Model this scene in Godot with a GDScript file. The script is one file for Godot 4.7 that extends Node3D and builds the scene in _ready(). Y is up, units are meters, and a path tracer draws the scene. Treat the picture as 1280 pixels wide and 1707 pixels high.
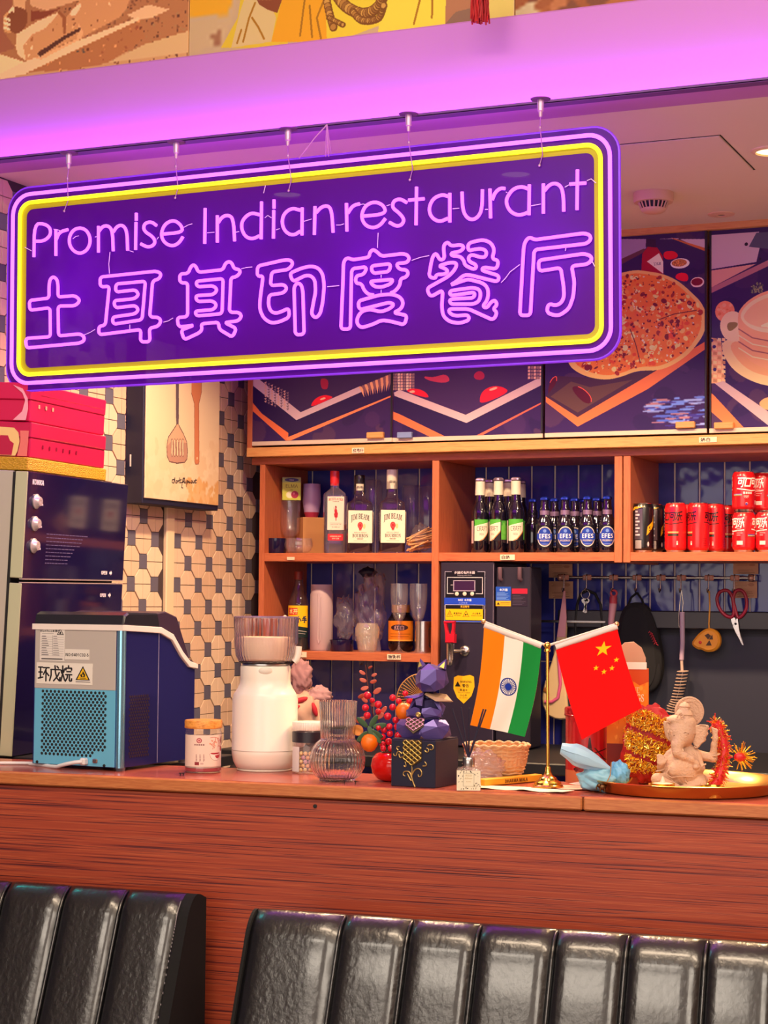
extends Node3D
# An Indian restaurant's bar: neon sign, counter with ornaments, shelves with bottles. Metres, y up.
# Back wall is z = 0, the camera stands in the dining room (z > 2) and looks towards -z, turned to the left.

const F := 3100.0
const EYE := Vector3(2.11, 1.52, 5.16)
const CT := 1.16          # height of the counter top
const TURN := 0.075       # the counter runs slightly askew to the back wall
var CB: Basis
var used := {}
var M := {}

# ---------- places: where the line of sight through a pixel of the photograph meets a real plane ----------
func ray(u: float, v: float) -> Vector3: return CB * Vector3((u - 640.0) / F, (853.5 - v) / F, -1.0)
func pz(u: float, v: float, z: float) -> Vector3:
	var d := ray(u, v)
	return EYE + d * ((z - EYE.z) / d.z)
func px(u: float, v: float, x: float) -> Vector3:
	var d := ray(u, v)
	return EYE + d * ((x - EYE.x) / d.x)
func py(u: float, v: float, y: float) -> Vector3:
	var d := ray(u, v)
	return EYE + d * ((y - EYE.y) / d.y)
func mpp(p: Vector3) -> float: return -(CB.inverse() * (p - EYE)).z / F
func face(p: Vector3) -> float: return atan2(EYE.x - p.x, EYE.z - p.z)
func H(s: String, a := 1.0) -> Color:
	var c := Color(s)
	c.a = a
	return c
func pts2(s: String, off := Vector2.ZERO, k := 1.0) -> PackedVector2Array:
	var r := PackedVector2Array()
	for w in s.split(" ", false):
		var q := w.split(",")
		r.append(off + Vector2(float(q[0]), float(q[1])) / k)
	return r

# ---------- meshes ----------
class MB:
	var v := PackedVector3Array()
	var n := PackedVector3Array()
	var uv := PackedVector2Array()
	var xf := Transform3D()
	func vert(p: Vector3, nn: Vector3, t := Vector2.ZERO) -> void:
		v.append(xf * p)
		n.append((xf.basis * nn).normalized())
		uv.append(t)
	func tri(a: Vector3, b: Vector3, c: Vector3, ta := Vector2.ZERO, tb := Vector2.ZERO, tc := Vector2.ZERO) -> void:
		var nn := (b - a).cross(c - a)
		if nn.length_squared() < 1e-18: return
		nn = nn.normalized()
		vert(a, nn, ta); vert(c, nn, tc); vert(b, nn, tb)
	func trin(a: Vector3, b: Vector3, c: Vector3, na: Vector3, nb: Vector3, nc: Vector3, ta := Vector2.ZERO, tb := Vector2.ZERO, tc := Vector2.ZERO) -> void:
		vert(a, na, ta); vert(c, nc, tc); vert(b, nb, tb)
	func quad(a: Vector3, b: Vector3, c: Vector3, d: Vector3) -> void:
		tri(a, b, c, Vector2(0, 1), Vector2(1, 1), Vector2(1, 0))
		tri(a, c, d, Vector2(0, 1), Vector2(1, 0), Vector2(0, 0))
	func box(c: Vector3, s: Vector3, bev := 0.0) -> MB:
		var h := s * 0.5
		bev = minf(bev, minf(h.x, minf(h.y, h.z)) * 0.9)
		for a in 3:
			var b := (a + 1) % 3
			var d := (a + 2) % 3
			for sg in [-1.0, 1.0]:
				var q := []
				for k in [[-1, -1], [1, -1], [1, 1], [-1, 1]]:
					var p := Vector3.ZERO
					p[a] = sg * h[a]
					p[b] = k[0] * (h[b] - bev)
					p[d] = k[1] * (h[d] - bev)
					q.append(c + p)
				if sg < 0: q.reverse()
				# uv: x to the right, y up when seen from outside, for the four upright faces
				var o := []
				for p in q:
					var l: Vector3 = (p - c) / s
					if a == 2: o.append(Vector2(0.5 + sg * l.x, 0.5 - l.y))
					elif a == 0: o.append(Vector2(0.5 - sg * l.z, 0.5 - l.y))
					else: o.append(Vector2(0.5 + l.x, 0.5 + sg * l.z))
				tri(q[0], q[1], q[2], o[0], o[1], o[2])
				tri(q[0], q[2], q[3], o[0], o[2], o[3])
		if bev > 0.0:
			for a in 3:
				var b := (a + 1) % 3
				var d := (a + 2) % 3
				for sb in [-1.0, 1.0]:
					for sd in [-1.0, 1.0]:
						var p0 := Vector3.ZERO
						var p1 := Vector3.ZERO
						p0[a] = -(h[a] - bev); p1[a] = h[a] - bev
						var e := [p0, p1, p1, p0]
						for k in 4:
							var p: Vector3 = e[k]
							p[b] = sb * (h[b] - (bev if k > 1 else 0.0))
							p[d] = sd * (h[d] - (0.0 if k > 1 else bev))
							e[k] = c + p
						var mid: Vector3 = (e[0] + e[2]) * 0.5 - c
						mid[a] = 0
						if (e[1] - e[0]).cross(e[2] - e[0]).dot(mid) < 0: e.reverse()
						tri(e[0], e[1], e[2]); tri(e[0], e[2], e[3])
			for sx in [-1.0, 1.0]:
				for sy in [-1.0, 1.0]:
					for sz in [-1.0, 1.0]:
						var a0 := c + Vector3(sx * h.x, sy * (h.y - bev), sz * (h.z - bev))
						var b0 := c + Vector3(sx * (h.x - bev), sy * h.y, sz * (h.z - bev))
						var c0 := c + Vector3(sx * (h.x - bev), sy * (h.y - bev), sz * h.z)
						if sx * sy * sz > 0: tri(a0, b0, c0)
						else: tri(a0, c0, b0)
		return self
	func lathe(prof: Array, segs := 24, at := Vector3.ZERO, ripple := 0.0, count := 0, sq := 0.0) -> MB:
		# prof: Vector2(radius, height), from the bottom up along the outside; sq > 0 squares the section
		var k := prof.size()
		var sn := []
		var len := [0.0]
		for j in k - 1:
			var d: Vector2 = prof[j + 1] - prof[j]
			sn.append(Vector2(d.y, -d.x).normalized())
			len.append(len[j] + d.length())
		for j in k - 1:
			var n0: Vector2 = sn[j]
			var n1: Vector2 = sn[j]
			if j > 0 and sn[j - 1].dot(sn[j]) > 0.78: n0 = (sn[j - 1] + sn[j]).normalized()
			if j < k - 2 and sn[j + 1].dot(sn[j]) > 0.78: n1 = (sn[j + 1] + sn[j]).normalized()
			var p0: Vector2 = prof[j]
			var p1: Vector2 = prof[j + 1]
			var v0: float = 1.0 - len[j] / len[k - 1]
			var v1: float = 1.0 - len[j + 1] / len[k - 1]
			for i in segs:
				var q := []
				for e in 2:
					var t := float(i + e) / segs
					var th: float = -PI / 2 + t * TAU
					var dr := Vector3(cos(th), 0, sin(th))
					var f := 1.0
					if ripple > 0.0: f = 1.0 + ripple * cos(th * count)
					if sq > 0.0: f *= lerpf(1.0, 1.0 / pow(pow(absf(dr.x), 6) + pow(absf(dr.z), 6), 1.0 / 6.0), sq)
					var nd := dr
					if ripple > 0.0: nd = (dr + Vector3(-sin(th), 0, cos(th)) * ripple * count * sin(th * count)).normalized()
					if sq > 0.0: nd = Vector3(signf(dr.x) * pow(absf(dr.x), lerpf(1, 5, sq)), 0, signf(dr.z) * pow(absf(dr.z), lerpf(1, 5, sq))).normalized()
					q.append([at + dr * p0.x * f + Vector3(0, p0.y, 0), nd * n0.x + Vector3(0, n0.y, 0), Vector2(1.0 - t, v0)])
					q.append([at + dr * p1.x * f + Vector3(0, p1.y, 0), nd * n1.x + Vector3(0, n1.y, 0), Vector2(1.0 - t, v1)])
				if p0.x > 1e-6 or p1.x > 1e-6:
					if p1.x > 1e-6: trin(q[0][0], q[1][0], q[3][0], q[0][1], q[1][1], q[3][1], q[0][2], q[1][2], q[3][2])
					if p0.x > 1e-6: trin(q[0][0], q[3][0], q[2][0], q[0][1], q[3][1], q[2][1], q[0][2], q[3][2], q[2][2])
		return self
	func patch(r: float, y0: float, y1: float, width: float, segs := 12, at := Vector3.ZERO, mid := PI / 2, r1 := -1.0) -> MB:
		# a label: a piece of cylinder wall, uv 0..1
		if r1 < 0: r1 = r
		for i in segs:
			var ta := float(i) / segs
			var tb := float(i + 1) / segs
			var a := mid + width * (0.5 - ta)
			var b := mid + width * (0.5 - tb)
			var da := Vector3(cos(a), 0, sin(a))
			var db := Vector3(cos(b), 0, sin(b))
			var A := at + da * r + Vector3(0, y0, 0)
			var B := at + db * r + Vector3(0, y0, 0)
			var C := at + db * r1 + Vector3(0, y1, 0)
			var D := at + da * r1 + Vector3(0, y1, 0)
			trin(A, B, C, da, db, db, Vector2(ta, 1), Vector2(tb, 1), Vector2(tb, 0))
			trin(A, C, D, da, db, da, Vector2(ta, 1), Vector2(tb, 0), Vector2(ta, 0))
		return self
	func tube(p: PackedVector3Array, r: float, sides := 8, closed := false, r_end := -1.0) -> MB:
		var k := p.size()
		if k < 2: return self
		if r_end < 0: r_end = r
		var tg := []
		for i in k:
			var a := p[(i - 1 + k) % k] if closed else p[maxi(i - 1, 0)]
			var b := p[(i + 1) % k] if closed else p[mini(i + 1, k - 1)]
			tg.append((b - a).normalized())
		var up := Vector3.UP if absf(tg[0].y) < 0.9 else Vector3.RIGHT
		var u: Vector3 = tg[0].cross(up).normalized()
		var rings := []
		for i in k:
			u = (u - tg[i] * u.dot(tg[i])).normalized()
			var w: Vector3 = tg[i].cross(u)
			var rr := lerpf(r, r_end, float(i) / (k - 1))
			var ring := []
			for s in sides + 1:
				var a := TAU * s / sides
				var d: Vector3 = u * cos(a) + w * sin(a)
				ring.append([p[i] + d * rr, d])
			rings.append(ring)
		var cnt := k if closed else k - 1
		for i in cnt:
			var A: Array = rings[i]
			var B: Array = rings[(i + 1) % k]
			for s in sides:
				var t := [Vector2(float(s) / sides, float(i) / k), Vector2(float(s + 1) / sides, float(i) / k), Vector2(float(s + 1) / sides, float(i + 1) / k), Vector2(float(s) / sides, float(i + 1) / k)]
				trin(A[s][0], A[s + 1][0], B[s + 1][0], A[s][1], A[s + 1][1], B[s + 1][1], t[0], t[1], t[2])
				trin(A[s][0], B[s + 1][0], B[s][0], A[s][1], B[s + 1][1], B[s][1], t[0], t[2], t[3])
		if not closed:
			for s in sides:
				tri(p[0], rings[0][s + 1][0], rings[0][s][0])
				tri(p[k - 1], rings[k - 1][s][0], rings[k - 1][s + 1][0])
		return self
	func prism(poly: PackedVector2Array, z0: float, z1: float, bev := 0.0) -> MB:
		# an outline in x, y drawn out from z0 (back) to z1 (front), front edge bevelled, uv over its bounds
		if Geometry2D.is_polygon_clockwise(poly):
			poly = poly.duplicate()
			poly.reverse()
		var lo := poly[0]
		var hi := poly[0]
		for p in poly:
			lo = lo.min(p); hi = hi.max(p)
		var sz := hi - lo
		var inner := poly
		if bev > 0.0:
			inner = PackedVector2Array()
			var k := poly.size()
			for i in k:
				var e0 := (poly[i] - poly[(i - 1 + k) % k]).normalized()
				var e1 := (poly[(i + 1) % k] - poly[i]).normalized()
				var nn := (Vector2(-e0.y, e0.x) + Vector2(-e1.y, e1.x)).normalized()
				inner.append(poly[i] + nn * bev)
		var ix := Geometry2D.triangulate_polygon(inner)
		for t in ix.size() / 3:
			var a := inner[ix[t * 3]]
			var b := inner[ix[t * 3 + 1]]
			var c := inner[ix[t * 3 + 2]]
			if (b - a).cross(c - a) < 0:
				var sw := b
				b = c
				c = sw
			var T := func(q: Vector2) -> Vector2: return Vector2((q.x - lo.x) / sz.x, 1.0 - (q.y - lo.y) / sz.y)
			tri(Vector3(a.x, a.y, z1), Vector3(b.x, b.y, z1), Vector3(c.x, c.y, z1), T.call(a), T.call(b), T.call(c))
			tri(Vector3(a.x, a.y, z0), Vector3(c.x, c.y, z0), Vector3(b.x, b.y, z0))
		for i in poly.size():
			var j := (i + 1) % poly.size()
			var zf := z1 - bev
			quad(Vector3(poly[i].x, poly[i].y, z0), Vector3(poly[j].x, poly[j].y, z0), Vector3(poly[j].x, poly[j].y, zf), Vector3(poly[i].x, poly[i].y, zf))
			if bev > 0.0:
				quad(Vector3(poly[i].x, poly[i].y, zf), Vector3(poly[j].x, poly[j].y, zf), Vector3(inner[j].x, inner[j].y, z1), Vector3(inner[i].x, inner[i].y, z1))
		return self
	func ball(c: Vector3, r: Vector3, su := 16, sv := 10) -> MB:
		for j in sv:
			for i in su:
				var q := []
				for e in [[0, 0], [0, 1], [1, 1], [1, 0]]:
					var th: float = TAU * (i + e[0]) / su
					var ph: float = -PI / 2 + PI * (j + e[1]) / sv
					var d := Vector3(cos(ph) * cos(th), sin(ph), cos(ph) * sin(th))
					q.append([c + d * r, (d / r).normalized(), Vector2(1.0 - float(i + e[0]) / su, 1.0 - float(j + e[1]) / sv)])
				if j < sv - 1: trin(q[0][0], q[1][0], q[2][0], q[0][1], q[1][1], q[2][1], q[0][2], q[1][2], q[2][2])
				if j > 0: trin(q[0][0], q[2][0], q[3][0], q[0][1], q[2][1], q[3][1], q[0][2], q[2][2], q[3][2])
		return self
	func grid(nu: int, nv: int, f: Callable, thick := 0.0) -> MB:
		# a sheet f(s, t), s to the right, t down when seen from the front; thick > 0 gives it a back and edges
		var P := []
		for j in nv + 1:
			for i in nu + 1: P.append(f.call(float(i) / nu, float(j) / nv))
		var N := []
		for j in nv + 1:
			for i in nu + 1:
				var a: Vector3 = P[j * (nu + 1) + mini(i + 1, nu)] - P[j * (nu + 1) + maxi(i - 1, 0)]
				var b: Vector3 = P[mini(j + 1, nv) * (nu + 1) + i] - P[maxi(j - 1, 0) * (nu + 1) + i]
				var c := b.cross(a)
				N.append(c.normalized() if c.length_squared() > 1e-20 else Vector3.UP)
		for side in (2 if thick > 0 else 1):
			for j in nv:
				for i in nu:
					var a := j * (nu + 1) + i
					var ids := [a + nu + 1, a + nu + 2, a + 1, a]
					var t := [Vector2(float(i) / nu, float(j + 1) / nv), Vector2(float(i + 1) / nu, float(j + 1) / nv), Vector2(float(i + 1) / nu, float(j) / nv), Vector2(float(i) / nu, float(j) / nv)]
					var q := []
					for k in 4: q.append(P[ids[k]] - (N[ids[k]] * thick if side == 1 else Vector3.ZERO))
					if side == 0:
						trin(q[0], q[1], q[2], N[ids[0]], N[ids[1]], N[ids[2]], t[0], t[1], t[2])
						trin(q[0], q[2], q[3], N[ids[0]], N[ids[2]], N[ids[3]], t[0], t[2], t[3])
					else:
						trin(q[0], q[2], q[1], -N[ids[0]], -N[ids[2]], -N[ids[1]], t[0], t[2], t[1])
						trin(q[0], q[3], q[2], -N[ids[0]], -N[ids[3]], -N[ids[2]], t[0], t[3], t[2])
		if thick > 0:
			var rim := []
			for i in nu: rim.append([i, i + 1])
			for j in nv: rim.append([j * (nu + 1) + nu, (j + 1) * (nu + 1) + nu])
			for i in nu: rim.append([nv * (nu + 1) + nu - i, nv * (nu + 1) + nu - i - 1])
			for j in nv: rim.append([(nv - j) * (nu + 1), (nv - j - 1) * (nu + 1)])
			for e in rim:
				quad(P[e[0]], P[e[1]], P[e[1]] - N[e[1]] * thick, P[e[0]] - N[e[0]] * thick)
		return self
	func blob(c: Vector3, r: Vector3, amp: float, freq: float, sd: int, su := 26, sv := 18) -> MB:
		# a crumpled rounded body
		var fn := FastNoiseLite.new()
		fn.seed = sd
		fn.frequency = freq
		fn.fractal_octaves = 2
		fn.noise_type = FastNoiseLite.TYPE_SIMPLEX
		var P := func(i: int, j: int) -> Vector3:
			var th := TAU * (i % su) / su
			var ph := -PI / 2 + PI * clampi(j, 0, sv) / sv
			var d := Vector3(cos(ph) * cos(th), sin(ph), cos(ph) * sin(th))
			return c + d * r * (1.0 + amp * (absf(fn.get_noise_3dv(d * 10.0)) * 2.0 - 0.5))
		var N := func(i: int, j: int) -> Vector3:
			var a: Vector3 = P.call(i + 1, clampi(j, 1, sv - 1)) - P.call(i - 1 + su, clampi(j, 1, sv - 1))
			var b: Vector3 = P.call(i, j + 1) - P.call(i, j - 1)
			var k := b.cross(a)
			return k.normalized() if k.length_squared() > 1e-20 else Vector3.UP
		for j in sv:
			for i in su:
				var a: Vector3 = P.call(i, j)
				var b: Vector3 = P.call(i, j + 1)
				var e: Vector3 = P.call(i + 1, j + 1)
				var d: Vector3 = P.call(i + 1, j)
				if j < sv - 1: trin(a, b, e, N.call(i, j), N.call(i, j + 1), N.call(i + 1, j + 1))
				if j > 0: trin(a, e, d, N.call(i, j), N.call(i + 1, j + 1), N.call(i + 1, j))
		return self
	func hull(p: Array) -> MB:
		# faceted solid round a handful of points
		var k := p.size()
		var c := Vector3.ZERO
		for q in p: c += q / float(k)
		for a in k:
			for b in range(a + 1, k):
				for d in range(b + 1, k):
					var nn: Vector3 = (p[b] - p[a]).cross(p[d] - p[a])
					if nn.length_squared() < 1e-18: continue
					nn = nn.normalized()
					var pos := false
					var neg := false
					for e in k:
						if e == a or e == b or e == d: continue
						var h: float = nn.dot(p[e] - p[a])
						if h > 1e-6: pos = true
						elif h < -1e-6: neg = true
						if pos and neg: break
					if pos and neg: continue
					if nn.dot(p[a] - c) > 0: tri(p[a], p[b], p[d])
					else: tri(p[a], p[d], p[b])
		return self
	func sdf(lo: Vector3, hi: Vector3, cell: float, f: Callable) -> MB:
		# surface nets
		var s := (hi - lo) / cell
		var nx := int(ceil(s.x)) + 1
		var ny := int(ceil(s.y)) + 1
		var nz := int(ceil(s.z)) + 1
		var g := PackedFloat32Array()
		g.resize(nx * ny * nz)
		var w := 0
		for k in nz:
			for j in ny:
				for i in nx:
					g[w] = f.call(lo + Vector3(i, j, k) * cell)
					w += 1
		var id := {}
		var P := []
		var st := [1, nx, nx * ny]
		for k in nz - 1:
			for j in ny - 1:
				for i in nx - 1:
					var b := i + j * nx + k * nx * ny
					var inside := 0
					for e in 8:
						if g[b + (e & 1) + ((e >> 1) & 1) * nx + (e >> 2) * nx * ny] < 0: inside += 1
					if inside == 0 or inside == 8: continue
					var sum := Vector3.ZERO
					var cnt := 0
					for ax in 3:
						for e in 4:
							var o := Vector3i.ZERO
							o[(ax + 1) % 3] = e & 1
							o[(ax + 2) % 3] = e >> 1
							var q: int = b + o.x + o.y * nx + o.z * nx * ny
							var g0 := g[q]
							var g1 := g[q + st[ax]]
							if (g0 < 0) != (g1 < 0):
								var pt := Vector3(o)
								pt[ax] += g0 / (g0 - g1)
								sum += pt
								cnt += 1
					id[b] = P.size()
					P.append(lo + (Vector3(i, j, k) + sum / cnt) * cell)
		var N := []
		var h := cell * 0.5
		for p in P:
			var nn := Vector3(f.call(p + Vector3(h, 0, 0)) - f.call(p - Vector3(h, 0, 0)), f.call(p + Vector3(0, h, 0)) - f.call(p - Vector3(0, h, 0)), f.call(p + Vector3(0, 0, h)) - f.call(p - Vector3(0, 0, h)))
			N.append(nn.normalized())
		for k in range(1, nz - 1):
			for j in range(1, ny - 1):
				for i in range(1, nx - 1):
					var b := i + j * nx + k * nx * ny
					for ax in 3:
						var g0 := g[b]
						var g1 := g[b + st[ax]]
						if (g0 < 0) == (g1 < 0): continue
						var sa: int = st[(ax + 1) % 3]
						var sb: int = st[(ax + 2) % 3]
						var q := [b, b - sa, b - sa - sb, b - sb]
						if not (id.has(q[0]) and id.has(q[1]) and id.has(q[2]) and id.has(q[3])): continue
						if g0 >= 0: q.reverse()
						var e := []
						for t in q: e.append(id[t])
						trin(P[e[0]], P[e[1]], P[e[2]], N[e[0]], N[e[1]], N[e[2]])
						trin(P[e[0]], P[e[2]], P[e[3]], N[e[0]], N[e[2]], N[e[3]])
		return self
	func text(s: String, size: float, depth := 0.0005, bold := false, fam := "Droid Sans") -> MB:
		# lettering in relief, centred, its height in metres
		var f := SystemFont.new()
		f.font_names = PackedStringArray([fam])
		if bold: f.font_weight = 700
		var t := TextMesh.new()
		t.font = f
		t.text = s
		t.font_size = 32
		t.pixel_size = size / 24.0
		t.depth = depth
		t.curve_step = 3.0
		var a: Array = t.get_mesh_arrays()
		var ix: PackedInt32Array = a[Mesh.ARRAY_INDEX] if a[Mesh.ARRAY_INDEX] != null else PackedInt32Array(range(a[0].size()))
		for i in ix: vert(a[0][i], a[1][i])
		return self
	func mesh() -> ArrayMesh:
		var a := []
		a.resize(Mesh.ARRAY_MAX)
		a[Mesh.ARRAY_VERTEX] = v
		a[Mesh.ARRAY_NORMAL] = n
		a[Mesh.ARRAY_TEX_UV] = uv
		var m := ArrayMesh.new()
		m.add_surface_from_arrays(Mesh.PRIMITIVE_TRIANGLES, a)
		return m
	func rot(ax: Vector3, ang: float, at := Vector3.ZERO) -> MB:
		xf = Transform3D(Basis(ax.normalized(), ang), at)
		return self
	func turned(ax: Vector3, ang: float) -> MB:
		var b := Basis(ax, ang)
		for i in v.size():
			v[i] = b * v[i]
			n[i] = b * n[i]
		return self
	func at(p: Vector3, b := Basis()) -> MB:
		xf = Transform3D(b, p)
		return self

# ---------- flat print ----------
const HAN := {
	"环": "5,15 40,15|8,45 38,45|3,82 42,75|22,15 22,80|48,18 97,18|75,18 62,40 48,58|70,35 70,97|75,48 95,65",
	"戊": "15,28 95,28|18,28 18,60 5,95|50,5 55,45 70,80 90,95 95,75|88,45 75,65 40,95|68,8 80,18",
	"烷": "20,5 20,50 5,95|20,50 38,90|6,30 12,48|36,22 28,42|70,3 70,13|48,28 48,17 96,17 96,28|56,38 90,38|46,56 98,56|62,56 60,75 44,95|78,56 78,88 84,94 97,92 98,80",
	"步": "50,3 50,45|50,22 80,22|25,18 25,45|8,45 93,45|50,45 50,72|28,55 12,72|75,55 55,82 15,97",
	"进": "10,12 20,25|5,42 20,42 20,75|5,92 20,75 45,92 97,95|38,28 95,28|35,52 97,52|55,8 52,60 40,82|78,8 78,82",
	"式": "8,25 95,25|62,5 66,50 78,85 92,93 95,78|75,8 86,18|12,50 50,50|31,50 31,82|8,86 55,78",
	"电": "20,25 20,70|20,25 80,25 80,70|20,47 80,47|20,68 80,68|50,5 50,85 60,93 92,93 93,78",
	"开": "10,15 90,15|5,50 95,50|32,15 32,50 12,95|68,15 68,95",
	"水": "50,5 50,90 40,85|10,30 38,30 30,60 8,82|85,22 58,45|52,35 70,65 93,85",
	"器": "15,8 40,8 40,30 15,30 15,8|60,8 85,8 85,30 60,30 60,8|5,47 95,47|50,35 30,55 8,68|55,50 92,68|15,70 40,70 40,95 15,95 15,70|60,70 85,70 85,95 60,95 60,70",
	"高": "50,2 50,15|8,17 92,17|30,28 70,28 70,42 30,42 30,28|15,98 15,55 85,55 85,92 78,97|35,65 65,65 65,82 35,82 35,65",
	"温": "10,8 20,18|5,35 16,45|8,95 22,62|40,8 85,8 85,45 40,45 40,8|40,26 85,26|38,58 90,58 90,92 38,92 38,58|55,58 55,92|72,58 72,92|28,94 98,94",
	"热": "20,3 20,58 12,55|5,22 40,22|5,48 40,40|48,20 80,20 80,50 92,58 96,45|62,3 60,35 45,60|15,75 8,92|38,75 40,92|62,75 66,92|85,72 93,92",
	"小": "50,5 50,92 40,88|28,35 10,70|70,32 92,68",
	"心": "20,45 10,80|40,25 40,80 50,92 80,92 82,72|52,15 60,35|80,35 95,65",
	"烫": "8,5 14,14|4,25 12,33|6,58 16,40|28,8 60,8 30,32 80,32 78,58 66,55|48,32 28,55|62,32 45,58|50,55 50,72 20,97|30,65 24,78|72,62 62,76|50,72 82,97",
	"手": "75,5 25,15|15,35 85,35|5,58 95,58|52,12 52,90 40,85",
	"警": "5,12 55,12|20,3 20,20|40,3 40,20|12,25 48,25 45,45|15,32 15,45 32,45 32,32|65,3 58,20|62,12 95,12|85,12 60,42|66,18 95,42|5,53 95,53|25,62 75,62|25,71 75,71|25,79 75,79 75,97 25,97 25,79",
	"告": "30,5 18,30|20,25 85,25|50,5 50,45|5,47 95,47|25,60 78,60 78,95 25,95 25,60",
	"可": "5,15 95,15|20,35 55,35 55,62 20,62 20,35|78,15 78,88 65,92",
	"口": "18,18 82,18 82,85 18,85 18,18",
	"乐": "80,5 25,15 20,45 90,45|52,25 52,90 42,86|28,58 12,85|72,58 90,85",
	"红": "40,5 15,35 38,35 12,62 42,58|8,90 42,80|52,18 95,18|73,18 73,85|48,86 98,86",
	"毛": "75,5 25,15|15,35 88,28|8,58 92,50|48,15 48,85 58,93 90,90 92,75",
	"什": "35,5 8,50|25,30 25,95|45,42 97,42|70,8 70,95",
	"奶": "25,5 12,55 40,90|5,32 42,32 35,65 5,95|48,15 80,15 70,48 92,48 88,85 78,90|60,15 58,60 42,95",
	"白": "50,3 40,20|18,22 82,22 82,95 18,95 18,22|18,58 82,58",
	"杯": "5,28 42,28|24,5 24,95|24,35 5,65|28,42 42,58|48,15 97,15|75,15 62,42 46,60|70,38 70,95|76,48 95,65",
	"子": "20,12 82,12 52,38 52,88 38,85|5,50 95,50",
	"玻": "5,15 38,15|8,45 36,45|3,82 40,75|22,15 22,80|50,25 92,25 88,42|50,25 48,65 38,95|68,5 68,50|52,50 88,50 75,75 50,95|58,60 95,95",
}
class Cv:
	var im: Image
	var w: int
	var h: int
	func _init(ww: int, hh: int, bg: Color) -> void:
		w = ww
		h = hh
		im = Image.create_empty(w, h, false, Image.FORMAT_RGB8)
		im.fill(bg)
	func rect(x: float, y: float, ww: float, hh: float, c: Color) -> Cv:
		im.fill_rect(Rect2i(int(round(x)), int(round(y)), maxi(1, int(round(ww))), maxi(1, int(round(hh)))), c)
		return self
	func poly(p: PackedVector2Array, c: Color) -> Cv:
		var lo := p[0].y
		var hi := p[0].y
		for q in p:
			lo = minf(lo, q.y); hi = maxf(hi, q.y)
		var k := p.size()
		for y in range(maxi(0, int(floor(lo))), mini(h, int(ceil(hi)) + 1)):
			var yy := y + 0.5
			var xs := PackedFloat32Array()
			for i in k:
				var a := p[i]
				var b := p[(i + 1) % k]
				if (a.y <= yy) != (b.y <= yy): xs.append(a.x + (b.x - a.x) * (yy - a.y) / (b.y - a.y))
			xs.sort()
			for i in xs.size() / 2:
				var x0 := int(round(xs[i * 2]))
				var x1 := int(round(xs[i * 2 + 1]))
				if x1 > x0: im.fill_rect(Rect2i(x0, y, x1 - x0, 1), c)
		return self
	func pl(s: String, c: Color, off := Vector2.ZERO, k := 1.0) -> Cv:
		var r := PackedVector2Array()
		for q in s.split(" ", false):
			var e: PackedStringArray = q.split(",")
			r.append(off + Vector2(float(e[0]), float(e[1])) * k)
		return poly(r, c)
	func ell(cx: float, cy: float, rx: float, ry: float, c: Color, rot := 0.0) -> Cv:
		var r := PackedVector2Array()
		for i in 28:
			var a := TAU * i / 28
			r.append(Vector2(cx, cy) + Vector2(cos(a) * rx, sin(a) * ry).rotated(rot))
		return poly(r, c)
	func line(p: PackedVector2Array, wd: float, c: Color) -> Cv:
		for i in p.size() - 1:
			var d := p[i + 1] - p[i]
			if d.length() < 0.01: continue
			var q := d.normalized().orthogonal() * wd * 0.5
			poly(PackedVector2Array([p[i] + q, p[i + 1] + q, p[i + 1] - q, p[i] - q]), c)
			if wd > 2.5: ell(p[i + 1].x, p[i + 1].y, wd * 0.5, wd * 0.5, c)
		if wd > 2.5: ell(p[0].x, p[0].y, wd * 0.5, wd * 0.5, c)
		return self
	func ln(s: String, wd: float, c: Color, off := Vector2.ZERO, k := 1.0) -> Cv:
		for part in s.split("|", false):
			var r := PackedVector2Array()
			for q in part.split(" ", false):
				var e: PackedStringArray = q.split(",")
				r.append(off + Vector2(float(e[0]), float(e[1])) * k)
			line(r, wd, c)
		return self
	func han(s: String, x: float, y: float, size: float, c: Color, wd := 0.0, slant := 0.0, gap := 1.08, sx := 1.0) -> Cv:
		if wd <= 0: wd = size * 0.1
		for ch in s:
			for part in HAN.get(ch, "").split("|", false):
				var r := PackedVector2Array()
				for q in part.split(" ", false):
					var e: PackedStringArray = q.split(",")
					var p := Vector2(float(e[0]) * sx, float(e[1])) * size / 100.0
					r.append(Vector2(x, y) + p + Vector2((size - p.y) * slant, 0))
				line(r, wd, c)
			x += size * gap * sx
		return self
	func text(s: String, x: float, y: float, size: float, c: Color, bold := false, sx := 1.0, fam := "Droid Sans", arc := 0.0, slant := 0.0) -> Cv:
		# centred at x, capitals of the given height standing on y
		var f := SystemFont.new()
		f.font_names = PackedStringArray([fam])
		if bold: f.font_weight = 700
		var t := TextMesh.new()
		t.font = f
		t.text = s
		t.font_size = 40
		t.pixel_size = 1.0
		t.depth = 0.0
		t.curve_step = 2.0
		t.vertical_alignment = VERTICAL_ALIGNMENT_BOTTOM
		var a: Array = t.get_mesh_arrays()
		if a.is_empty(): return self
		var lo := 1e9
		for q in a[0]: lo = minf(lo, q.y)
		var base := 0.0
		var cnt := 0
		var k := size / 28.6
		var ix = a[Mesh.ARRAY_INDEX]
		var m: int = ix.size() if ix != null else a[0].size()
		var half := 0.0
		for q in a[0]: half = maxf(half, absf(q.x))
		# base line: the font's descent above the bottom
		base = f.get_descent(40)
		var b0: float = t.get_aabb().position.y
		var tb := TextMesh.new()
		tb.font = f; tb.text = "H"; tb.font_size = 40; tb.pixel_size = 1.0; tb.depth = 0.0
		tb.vertical_alignment = VERTICAL_ALIGNMENT_BOTTOM
		var hb: Array = tb.get_mesh_arrays()
		base = 1e9
		for q in hb[0]: base = minf(base, q.y)
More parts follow.
